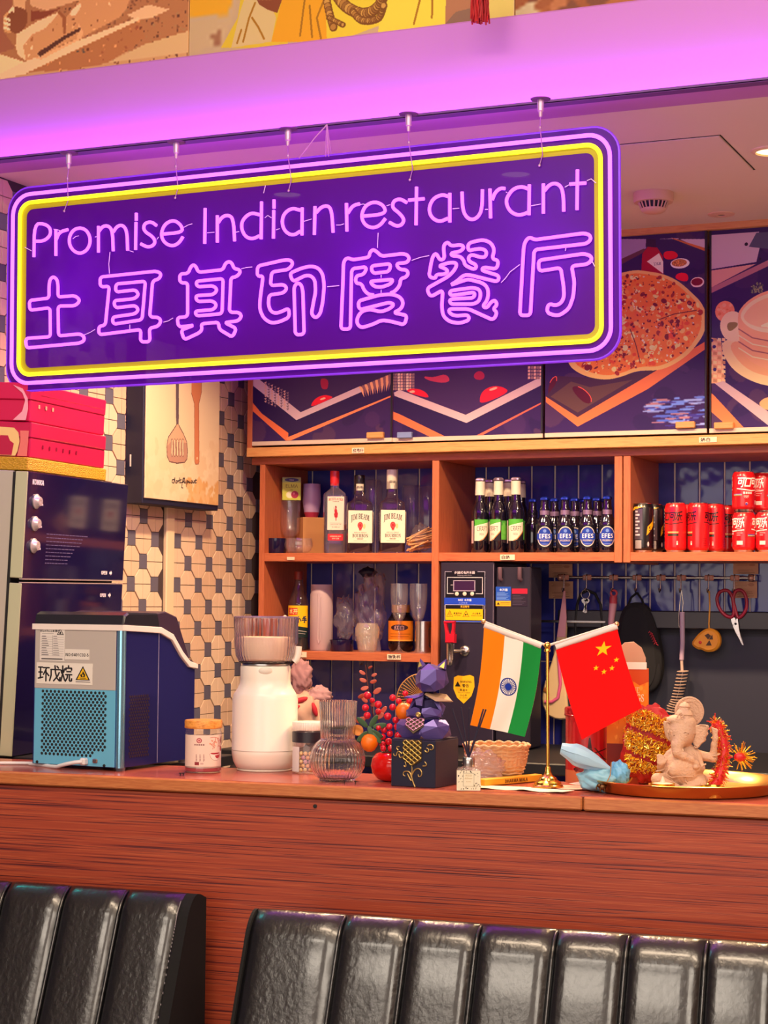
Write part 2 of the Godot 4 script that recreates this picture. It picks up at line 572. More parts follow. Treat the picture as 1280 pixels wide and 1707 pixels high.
		for i in m / 3:
			var r := PackedVector2Array()
			for e in 3:
				var q: Vector3 = a[0][ix[i * 3 + e]] if ix != null else a[0][i * 3 + e]
				var xx := q.x * k * sx
				r.append(Vector2(x + xx + (q.y - base) * k * slant, y - (q.y - base) * k + arc * (xx / (half * k * sx)) ** 2))
			poly(r, c)
		return self
	func spots(count: int, rng: RandomNumberGenerator, x: float, y: float, ww: float, hh: float, r0: float, r1: float, cols: Array, inside := PackedVector2Array()) -> Cv:
		for i in count:
			var p := Vector2(x + rng.randf() * ww, y + rng.randf() * hh)
			if inside.size() and not Geometry2D.is_point_in_polygon(p, inside): continue
			var r := rng.randf_range(r0, r1)
			ell(p.x, p.y, r, r * rng.randf_range(0.4, 1.0), cols[rng.randi() % cols.size()], rng.randf() * PI)
		return self
	func soft(k := 2) -> Cv:
		im.resize(w / k, h / k, Image.INTERPOLATE_TRILINEAR)
		im.resize(w, h, Image.INTERPOLATE_CUBIC)
		return self
	func tex() -> ImageTexture: return ImageTexture.create_from_image(im)

# ---------- materials ----------
func mat(c: Color, rough := 0.6, metal := 0.0, spec := 0.5) -> StandardMaterial3D:
	var m := StandardMaterial3D.new()
	m.albedo_color = c
	m.roughness = rough
	m.metallic = metal
	m.metallic_specular = spec
	return m
func print_mat(t: Texture2D, rough := 0.55, spec := 0.4) -> StandardMaterial3D:
	var m := mat(Color.WHITE, rough, 0.0, spec)
	m.albedo_texture = t
	m.texture_repeat = false
	return m
func clear(c: Color, a := 0.12, rough := 0.03) -> StandardMaterial3D:
	var m := mat(c, rough)
	m.transparency = BaseMaterial3D.TRANSPARENCY_ALPHA
	m.albedo_color.a = a
	return m
func solid_glass(c: Color, rough := 0.02) -> StandardMaterial3D:
	var m := mat(c, rough)
	m.albedo_color.a = 0.0
	m.refraction_enabled = true
	m.refraction_scale = 0.045
	return m
func glow(c: Color, e := 1.0) -> StandardMaterial3D:
	var m := mat(c.darkened(0.4), 0.5)
	m.emission_enabled = true
	m.emission = c
	m.emission_energy_multiplier = e
	return m
func noise_tex(cols: Array, freq := 0.02, sd := 1, size := 512, oct := 4, kind := FastNoiseLite.TYPE_SIMPLEX) -> NoiseTexture2D:
	var f := FastNoiseLite.new()
	f.seed = sd
	f.frequency = freq
	f.fractal_octaves = oct
	f.noise_type = kind
	var t := NoiseTexture2D.new()
	t.width = size
	t.height = size
	t.seamless = true
	t.noise = f
	var g := Gradient.new()
	var offs := PackedFloat32Array()
	var cc := PackedColorArray()
	for i in cols.size():
		offs.append(float(i) / (cols.size() - 1))
		cc.append(cols[i])
	g.offsets = offs
	g.colors = cc
	t.color_ramp = g
	return t
func grained(t: Texture2D, scale: Vector3, rough := 0.5, bump: Texture2D = null, depth := 0.0) -> StandardMaterial3D:
	var m := mat(Color.WHITE, rough)
	m.albedo_texture = t
	m.uv1_triplanar = true
	m.uv1_scale = scale
	m.uv1_triplanar_sharpness = 8.0
	if bump:
		m.heightmap_enabled = true
		m.heightmap_texture = bump
		m.heightmap_scale = depth
	return m

# ---------- nodes ----------
func numbered(s: String) -> String:
	used[s] = used.get(s, -1) + 1
	return s if used[s] == 0 else "%s_%03d" % [s, used[s]]
func tag(o: Node3D, label: String, category: String, group := "") -> Node3D:
	o.set_meta("label", label)
	o.set_meta("category", category)
	if group: o.set_meta("group", group)
	return o
func thing(called: String, label: String, category: String, at := Vector3.ZERO, turn := 0.0, group := "") -> Node3D:
	var o := Node3D.new()
	o.name = numbered(called)
	add_child(o)
	o.position = at
	o.rotation.y = turn
	return tag(o, label, category, group)
func part(called: String, b: MB, m: Material, parent: Node3D, at := Vector3.ZERO, label := "") -> MeshInstance3D:
	var o := MeshInstance3D.new()
	o.mesh = b.mesh()
	o.material_override = m
	o.name = called
	parent.add_child(o, true)
	o.position = at
	if label: o.set_meta("label", label)
	return o
func solo(called: String, b: MB, m: Material, label: String, category: String, at := Vector3.ZERO, turn := 0.0, group := "") -> MeshInstance3D:
	var o := MeshInstance3D.new()
	o.mesh = b.mesh()
	o.material_override = m
	o.name = numbered(called)
	add_child(o)
	o.position = at
	o.rotation.y = turn
	tag(o, label, category, group)
	return o
func shell(called: String, b: MB, m: Material, label: String, category: String) -> MeshInstance3D:
	var o := solo(called, b, m, label, category)
	o.set_meta("kind", "structure")
	return o
func dup(o: Node3D, at: Vector3, turn: float, label := "", group := "") -> Node3D:
	var base := str(o.name)
	if base.length() > 4 and base[-4] == "_" and base.right(3).is_valid_int(): base = base.left(-4)
	var r: Node3D = o.duplicate()
	r.name = numbered(base)
	add_child(r)
	r.position = at
	r.rotation.y = turn
	if label: r.set_meta("label", label)
	if group: r.set_meta("group", group)
	return r
func round_path(p: PackedVector2Array, closed: bool, times := 2, most := 1e9) -> PackedVector2Array:
	for t in times:
		var r := PackedVector2Array()
		var k := p.size()
		if not closed: r.append(p[0])
		for i in (k if closed else k - 1):
			var a := p[i]
			var b := p[(i + 1) % k]
			var f := minf(0.25, most / maxf(a.distance_to(b), 1e-6))
			r.append(a.lerp(b, f))
			r.append(a.lerp(b, 1.0 - f))
		if not closed: r.append(p[k - 1])
		p = r
		most *= 0.4
	return p
func rrect(x0: float, y0: float, x1: float, y1: float, r: float, seg := 6) -> PackedVector2Array:
	var p := PackedVector2Array()
	for c in [[x1 - r, y1 - r, 0.0], [x0 + r, y1 - r, 90.0], [x0 + r, y0 + r, 180.0], [x1 - r, y0 + r, 270.0]]:
		for i in seg + 1:
			var a := deg_to_rad(c[2] + 90.0 * i / seg)
			p.append(Vector2(c[0], c[1]) + Vector2(cos(a), sin(a)) * r)
	return p

func area(at: Vector3, aim: Vector3, size: Vector2, c: Color, e: float) -> AreaLight3D:
	var l := AreaLight3D.new()
	l.area_size = size
	l.light_color = c
	l.light_energy = e
	l.area_range = 30.0
	l.shadow_enabled = true
	add_child(l)
	l.look_at_from_position(at, at + aim, Vector3.UP if absf(aim.normalized().y) < 0.9 else Vector3.FORWARD)
	return l

func _ready() -> void:
	var cam := Camera3D.new()
	cam.name = "camera"
	add_child(cam)
	cam.position = EYE
	cam.rotation = Vector3(deg_to_rad(2.75), deg_to_rad(23.5), deg_to_rad(0.5))
	CB = cam.basis
	cam.fov = rad_to_deg(2.0 * atan(853.5 / F))
	cam.near = 0.05
	cam.current = true
	var env := Environment.new()
	env.background_mode = Environment.BG_COLOR
	env.background_color = Color(0, 0, 0)
	env.tonemap_mode = Environment.TONE_MAPPER_LINEAR
	env.tonemap_exposure = 1.06
	env.sdfgi_enabled = true
	env.ssao_enabled = true
	env.ssil_enabled = true
	var we := WorldEnvironment.new()
	we.name = "world"
	we.environment = env
	add_child(we)
	# lamps of the dining room: two wide warm panels on its ceiling, one by the teal wall
	area(Vector3(1.0, 3.28, 3.3), Vector3(0, -1, -0.25), Vector2(1.6, 0.5), H("ffe2c0"), 7.5)
	area(Vector3(2.9, 3.28, 3.3), Vector3(0, -1, -0.25), Vector2(1.6, 0.5), H("ffe2c0"), 8.5)
	area(Vector3(0.3, 3.28, 5.6), Vector3(0, -1, 0.0), Vector2(1.6, 0.5), H("fff0dc"), 5.0)
	area(Vector3(3.2, 3.28, 5.6), Vector3(0, -1, 0.0), Vector2(1.6, 0.5), H("fff0dc"), 5.0)
	# the purple strip in the channel under the painted beam, shining up its face
	area(Vector3(0.8, 2.5305, 1.643), Vector3(0, 0.75, -0.65), Vector2(7.2, 0.02), H("b834ff"), 1.2)
	# added fill light from an invented bright panel behind the camera, and a teal neon bar beside the bar opening
	area(Vector3(1.2, 1.75, 7.88), Vector3(0, 0, -1), Vector2(5.2, 2.0), H("ffeee0"), 7.0)
	area(Vector3(-1.0, 2.62, 1.62), Vector3(0.15, -0.25, 1), Vector2(0.9, 0.06), H("18c8c0"), 1.6)
	# the neon sign's light, just in front of its tubes
	for i in 4:
		var o := OmniLight3D.new()
		o.light_color = H("d030ff")
		o.light_energy = 0.03
		o.light_size = 0.12
		o.omni_range = 12.0
		o.omni_attenuation = 2.0
		o.shadow_enabled = true
		add_child(o)
		o.position = Vector3(-0.2 + 0.36 * i, 2.23, 1.72)
	# and behind its clear board
	for i in 3:
		var o := OmniLight3D.new()
		o.light_color = H("c828ff")
		o.light_energy = 0.045
		o.light_size = 0.15
		o.omni_range = 12.0
		o.omni_attenuation = 2.0
		o.shadow_enabled = true
		add_child(o)
		o.position = Vector3(-0.05 + 0.4 * i, 2.23, 1.5)
	make_materials()
	room()
	counter()
	tiles()
	shelves()
	wall_cabinet()
	neon_sign()
	sofas()
	left_machines()
	top_shelf()
	lower_shelf()
	counter_things()
	flags()
	idol_tray()
	boiler()
	hooks()
	ceiling_things()
	posters()

func make_materials() -> void:
	var nz := noise_tex([Color.BLACK, Color.WHITE], 0.03, 9, 256)
	var wood := noise_tex([H("2c0c18"), H("481620"), H("8c3424"), H("a4442a"), H("983c26"), H("b85634"), H("5e2024"), H("3a141c")], 0.02, 3, 1024, 5)
	M.wood = grained(wood, Vector3(0.06, 8.0, 0.06), 0.42, wood, 0.05)
	M.ledge = grained(noise_tex([H("a85a34"), H("c47a48"), H("b2643a"), H("d08850")], 0.02, 5, 512), Vector3(0.8, 12, 0.8), 0.3)
	M.shelf = grained(noise_tex([H("a85438"), H("be6a46"), H("b25e3e")], 0.02, 6, 512), Vector3(0.8, 10, 0.8), 0.45)
	M.shelf_v = grained(noise_tex([H("a85438"), H("be6a46"), H("b25e3e")], 0.02, 6, 512), Vector3(10, 0.8, 10), 0.45)
	M.trim_wood = grained(noise_tex([H("c8824c"), H("dca062"), H("d29258")], 0.02, 7, 512), Vector3(0.8, 10, 0.8), 0.4)
	M.tile = mat(H("383ea6"), 0.1, 0.0, 0.5)
	M.tile.heightmap_enabled = true
	M.tile.heightmap_texture = noise_tex([Color.BLACK, Color.WHITE], 0.012, 11, 256, 2)
	M.tile.heightmap_scale = 0.06
	M.tile.uv1_triplanar = true
	M.tile.uv1_scale = Vector3(4, 4, 4)
	M.grout = mat(H("f4e4e0"), 0.9)
	M.cream = mat(H("e0c4a4"), 0.35)
	M.darktile = mat(H("66647a"), 0.35)
	M.paint = mat(H("e6d8d2"), 0.7)
	M.white = mat(H("efeae4"), 0.35)
	M.black = mat(H("15151c"), 0.45)
	M.gloss = mat(H("18123c"), 0.08)
	M.navy = mat(H("141838"), 0.5)
	M.steel = mat(H("c8c4c4"), 0.25, 1.0)
	M.brass = mat(H("e0a848"), 0.22, 1.0)
	M.gold = mat(H("f0c860"), 0.18, 1.0)
	M.leather = mat(H("0a0a0e"), 0.3, 0.0, 0.62)
	M.leather.clearcoat_enabled = true
	M.leather.clearcoat = 0.35
	M.leather.clearcoat_roughness = 0.1
	M.leather.heightmap_enabled = true
	M.leather.heightmap_texture = noise_tex([Color.BLACK, Color.WHITE], 0.02, 21, 512, 5)
	M.leather.heightmap_scale = 0.07
	M.leather.uv1_triplanar = true
	M.leather.uv1_scale = Vector3(5, 5, 5)
	M.felt = mat(H("0a0a0c"), 0.95)
	M.glass = clear(H("c8c0d4"), 0.045)
	M.film = clear(H("b8a8b8"), 0.1, 0.08)
	M.paper = mat(H("e8d8c4"), 0.8)
	M.red = mat(H("d01828"), 0.4)
	M.ink = mat(H("141418"), 0.7)

func room() -> void:
	var b := MB.new()
	shell("floor", MB.new().box(Vector3(0.8, -0.05, 3.9), Vector3(8.4, 0.1, 8.4)), mat(H("a08c80"), 0.5), "pale floor of the dining room and bar", "floor")
	shell("ceiling_low", MB.new().box(Vector3(1.3, 2.56, 0.76), Vector3(4.2, 0.06, 1.64)), M.paint, "low plain ceiling over the bar behind the purple beam", "ceiling")
	shell("ceiling_high", MB.new().box(Vector3(0.8, 3.35, 4.8), Vector3(8.4, 0.1, 6.6)), M.paint, "high ceiling of the dining room", "ceiling")
	shell("wall_right", MB.new().box(Vector3(4.95, 1.6, 4.0), Vector3(0.1, 3.5, 8.2)), mat(H("8a6a58"), 0.8), "right wall of the dining room", "wall")
	shell("wall_far_left", MB.new().box(Vector3(-3.35, 1.6, 4.8), Vector3(0.1, 3.5, 6.6)), mat(H("6e6a78"), 0.7), "grey wall at the left of the dining room", "wall")
	shell("wall_rear", MB.new().box(Vector3(0.8, 1.6, 8.0), Vector3(8.4, 3.5, 0.1)), mat(H("a89a98"), 0.7), "plain rear wall of the dining room", "wall")
	shell("window_1", MB.new().box(Vector3(1.2, 1.75, 7.93), Vector3(5.2, 2.0, 0.03)), glow(H("fff4ea"), 0.22), "added glowing panel behind the camera that fills the room with light", "window")  # no window known here; bright panel added to lift the shadows
	solo("neon_bar", MB.new().box(Vector3.ZERO, Vector3(0.9, 0.06, 0.03), 0.008), glow(H("18c8c0"), 2.0), "teal neon bar on the wall left of the bar opening", "neon lamp", Vector3(-1.0, 2.62, 1.597))
	for q in [Vector3(1.0, 3.29, 3.3), Vector3(2.9, 3.29, 3.3), Vector3(0.3, 3.29, 5.6), Vector3(3.2, 3.29, 5.6)]:
		solo("ceiling_lamp", MB.new().box(Vector3.ZERO, Vector3(1.6, 0.016, 0.5), 0.004), glow(H("ffeedc"), 1.5), "flat ceiling lamp panel over the dining room, out of view", "ceiling lamp", q, 0.0, "dining room lamp panels")
	shell("wall_back_upper", MB.new().box(Vector3(0.8, 3.1, 1.5), Vector3(8.4, 0.76, 0.12)), M.paint, "wall above the purple beam that carries the posters", "wall")
	shell("wall_back_lower", MB.new().box(Vector3(-1.98, 1.3, 1.52), Vector3(2.94, 2.6, 0.12)), M.paint, "wall left of the bar opening", "wall")
	shell("wall_bar_right", MB.new().box(Vector3(2.5, 1.3, 0.8), Vector3(0.1, 2.6, 1.6)), M.paint, "right wall of the bar", "wall")
	# the glowing beam: painted band lit by a strip in the channel along its foot
	var bm := thing("ceiling_beam", "wide white painted beam glowing violet above the neon sign", "beam", Vector3(0.8, 2.53, 1.62))
	bm.set_meta("kind", "structure")
	part("band", b.box(Vector3(0, 0.095, -0.06), Vector3(8.2, 0.19, 0.12), 0.004), mat(H("c080d0"), 0.7), bm)  # violet of the strip's light also put into the white band's colour
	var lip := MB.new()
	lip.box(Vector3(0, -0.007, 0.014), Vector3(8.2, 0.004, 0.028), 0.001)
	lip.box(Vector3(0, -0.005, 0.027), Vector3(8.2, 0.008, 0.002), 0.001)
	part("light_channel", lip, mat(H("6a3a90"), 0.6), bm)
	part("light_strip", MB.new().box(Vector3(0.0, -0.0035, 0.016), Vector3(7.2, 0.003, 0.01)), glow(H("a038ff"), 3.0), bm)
	# left wall of the bar, with its octagon and dot tiles
	var wl := shell("wall_left", MB.new().box(Vector3(-0.555, 1.27, 0.70), Vector3(0.1, 2.54, 1.6)), mat(H("43363c"), 0.9), "left bar wall of cream octagon tiles with small dark squares", "wall")
	var a := 0.1232
	var s := 0.0195
	var g := 0.0015
	var oct := MB.new()
	for q in [[1, 1], [-1, 1], [-1, -1], [1, -1]]:
		# a quarter of the octagon, so that the thin cross lines are real joints
		var p := PackedVector2Array()
		var o := a / 2 - s - g
		for w in [[g * 0.6, g * 0.6], [o + s * 0.0, g * 0.6], [o, s - g], [s - g, o], [g * 0.6, o]]: p.append(Vector2(w[0] * q[0], w[1] * q[1]))
		oct.prism(p, 0.0, 0.004, 0.0007)
	var dot := MB.new().prism(PackedVector2Array([Vector2(-s, -s), Vector2(s, -s), Vector2(s, s), Vector2(-s, s)]), 0.0, 0.004, 0.0007)
	var om := oct.mesh()
	var dm := dot.mesh()
	var rng := RandomNumberGenerator.new()
	rng.seed = 4
	var creams := []
	for i in 4: creams.append(mat(H("dcbca4").lerp(H("ecd2bc"), i / 3.0), 0.35))
	for j in range(-10, 14):
		for i in range(-4, 8):
			for kind in 2:
				var z := 0.6055 + i * a + (a / 2 if absi(j) % 2 == 1 else 0.0) + (a / 2 if kind == 0 else 0.0)
				var y := 1.684 + j * a / 2
				if z < 0.10 or z > 1.5: continue
				if absf(z - 0.658) < 0.02: continue
				var o := MeshInstance3D.new()
				o.mesh = om if kind == 0 else dm
				o.material_override = creams[rng.randi() % 4] if kind == 0 else M.darktile
				o.name = "octagon_tile" if kind == 0 else "dot_tile"
				wl.add_child(o, true)
				o.position = Vector3(-0.505, y, z)
				o.rotation.y = PI / 2
	var t := shell("trim_1", MB.new().box(Vector3(-0.499, 1.75, 0.658), Vector3(0.014, 1.5, 0.043), 0.003), mat(H("ead2b4"), 0.5), "slim cream upright strip on the tiled left wall", "trim")

func counter() -> void:
	var c := thing("bar_counter", "long wood grained bar counter front behind the black sofas", "counter", Vector3(0.64, 0, 1.85), TURN)
	part("front_panel", MB.new().box(Vector3(0, CT / 2 - 0.014, -0.025), Vector3(3.6, CT - 0.028, 0.03), 0.002), M.wood, c)
	part("carcass", MB.new().box(Vector3(0, 0.5, -0.16), Vector3(3.6, 1.0, 0.22), 0.002), M.black, c)
	var top := mat(H("b0655a"), 0.22)
	top.albedo_texture = noise_tex([H("ffe8e0"), H("e8c0b0")], 0.02, 15, 256)
	top.uv1_triplanar = true
	top.uv1_scale = Vector3(0.8, 4, 9)
	for e in [[-1.8, 0.425], [0.427, 1.8]]:
		part("top_board", MB.new().box(Vector3((e[0] + e[1]) / 2, CT - 0.013, -0.132), Vector3(e[1] - e[0], 0.026, 0.264), 0.003), M.ledge, c)
	part("veneer", MB.new().box(Vector3(0, CT - 0.0005, -0.134), Vector3(3.598, 0.003, 0.258), 0.0005), top, c)
	for p in [[525, 1333.5]]:
		var q := c.to_local(pz(p[0], p[1], 1.85))
		part("screw_cap", MB.new().lathe([Vector2(0, -0.002), Vector2(0.004, -0.002), Vector2(0.004, 0.001), Vector2(0, 0.0015)], 10).turned(Vector3.RIGHT, PI / 2), M.ink, c, Vector3(q.x, 1.118, -0.009))
	# a deeper worktop behind the left end carries the cabinet
	shell("trim_2", MB.new().box(Vector3(-0.2, CT - 0.013, 1.44), Vector3(0.5, 0.024, 0.31), 0.002), M.black, "dark worktop under the tall black cabinet", "worktop")

func tiles() -> void:
	var wb := shell("wall_back", MB.new().box(Vector3(1.0, 1.27, -0.052), Vector3(3.1, 2.54, 0.1)), M.grout, "back wall of upright glossy dark blue tiles with pale joints", "wall")
	var w := 0.0713
	var t := MB.new().box(Vector3.ZERO, Vector3(w - 0.0054, 0.2965, 0.007), 0.0014).mesh()
	var rng := RandomNumberGenerator.new()
	rng.seed = 8
	for j in 4:
		for i in range(-9, 18):
			var o := MeshInstance3D.new()
			o.mesh = t
			o.material_override = M.tile
			o.name = "tile"
			wb.add_child(o, true)
			o.position = Vector3(0.1953 + w * (i + 0.5), 0.90 + 0.3 * j, 0.0002 - rng.randf() * 0.0006)
			o.rotation = Vector3(rng.randf_range(-0.006, 0.006), rng.randf_range(-0.01, 0.01), 0)

func sofas() -> void:
	var prof := func(t: float) -> Vector2:
		# outline of the front from the top edge down: (out, up)
		var q := PackedVector2Array([Vector2(0.0, 0.0), Vector2(0.02, 0.002), Vector2(0.04, -0.01), Vector2(0.056, -0.031), Vector2(0.07, -0.064), Vector2(0.106, -0.15), Vector2(0.19, -0.36), Vector2(0.21, -0.5)])
		var f := t * (q.size() - 1)
		var i := mini(int(f), q.size() - 2)
		var e := f - i
		var p0 := q[maxi(i - 1, 0)]
		var p3 := q[mini(i + 2, q.size() - 1)]
		return q[i].cubic_interpolate(q[i + 1], p0, p3, e)
	for side in 2:
		var top := 0.948
		var zb := 1.955
		var x0 := 0.0
		var x1 := 0.0
		var seams := []
		if side == 0:
			x1 = pz(329, 1505, zb).x
			for u in [17, 112, 205]: seams.append(pz(u, 1490, zb + 0.03).x)
			x0 = seams[0] - 0.122 * 5
			for i in range(1, 6): seams.push_front(seams[0] - 0.122)
		else:
			x0 = pz(462, 1525, zb).x
			for u in [595, 702, 812, 935, 1052, 1180]: seams.append(pz(u, 1535, zb + 0.03).x)
			for i in 6: seams.append(seams[-1] + 0.122)
			x1 = seams[-1] + 0.1
		var o := thing("booth_sofa", ["left black leather booth sofa with stitched upright channels", "right black leather booth sofa back with purple shine along its top"][side], "sofa", Vector3((x0 + x1) / 2, 0, zb), TURN if side == 1 else TURN, "booth sofas along the counter")
		var cx := (x0 + x1) / 2
		var edges := [x0 + 0.004]
		edges.append_array(seams.filter(func(s): return s > x0 + 0.02 and s < x1 - 0.02))
		edges.append(x1 - (0.006 if side == 1 else 0.022))
		for i in edges.size() - 1:
			var a: float = edges[i] - cx
			var b: float = edges[i + 1] - cx
			part("back_channel", MB.new().grid(14, 36, func(s: float, t: float) -> Vector3:
				var p: Vector2 = prof.call(t)
				var g := pow(absf(s * 2 - 1), 6.0)
				var dip := -0.012 * g * clampf(t * 5.0, 0.3, 1.0)
				return Vector3(lerpf(a, b, s), top + p.y + dip * 0.5, p.x + 0.03 + dip)), M.leather, o)
		for i in range(1, edges.size() - 1):
			var path := PackedVector3Array()
			for k in 30:
				var p: Vector2 = prof.call(k / 29.0)
				path.append(Vector3(edges[i] - cx, top + p.y - 0.005, p.x + 0.03 - 0.006))
			part("piping", MB.new().tube(path, 0.0032, 6), M.leather, o)
		# sides: felt panel following the outline
		for e in [[x0 - cx, 0.006], [x1 - cx, (0.022 if side == 0 else 0.006)]]:
			var poly := PackedVector2Array()
			for k in 21:
				var p: Vector2 = prof.call(k / 20.0)
				poly.append(Vector2(-(p.x + 0.026), top + p.y - 0.002))
			poly.append(Vector2(-0.236, 0.08))
			poly.append(Vector2(0, 0.08))
			poly.append(Vector2(0, top - 0.012))
			var bb := MB.new().rot(Vector3.UP, PI / 2)
			bb.prism(poly, 0.0, e[1], 0.0)
			for k in bb.v.size(): bb.v[k].x += (e[0] - (0.0 if e[0] < 0 else e[1]))
			part("side_panel", bb, M.felt, o)
		part("back_panel", MB.new().box(Vector3(0, 0.5, 0.012), Vector3(x1 - x0 - 0.004, top - 0.06 - 0.04, 0.03), 0.004), M.felt, o)
		part("base", MB.new().box(Vector3(0, 0.15, 0.4), Vector3(x1 - x0 - 0.01, 0.26, 0.6), 0.01), M.felt, o)
		part("seat_cushion", MB.new().box(Vector3(0, 0.36, 0.47), Vector3(x1 - x0 - 0.01, 0.16, 0.56), 0.03), M.leather, o)
		# stitches down the last seam
		if side == 0:
			var st := MB.new()
			for k in 44:
				var p: Vector2 = prof.call(0.3 + 0.62 * k / 43.0)
				st.box(Vector3(edges[-1] - cx + 0.001, top + p.y, p.x + 0.0305), Vector3(0.0012, 0.0035, 0.0012))
			part("stitching", st, mat(H("9a949a"), 0.8), o)

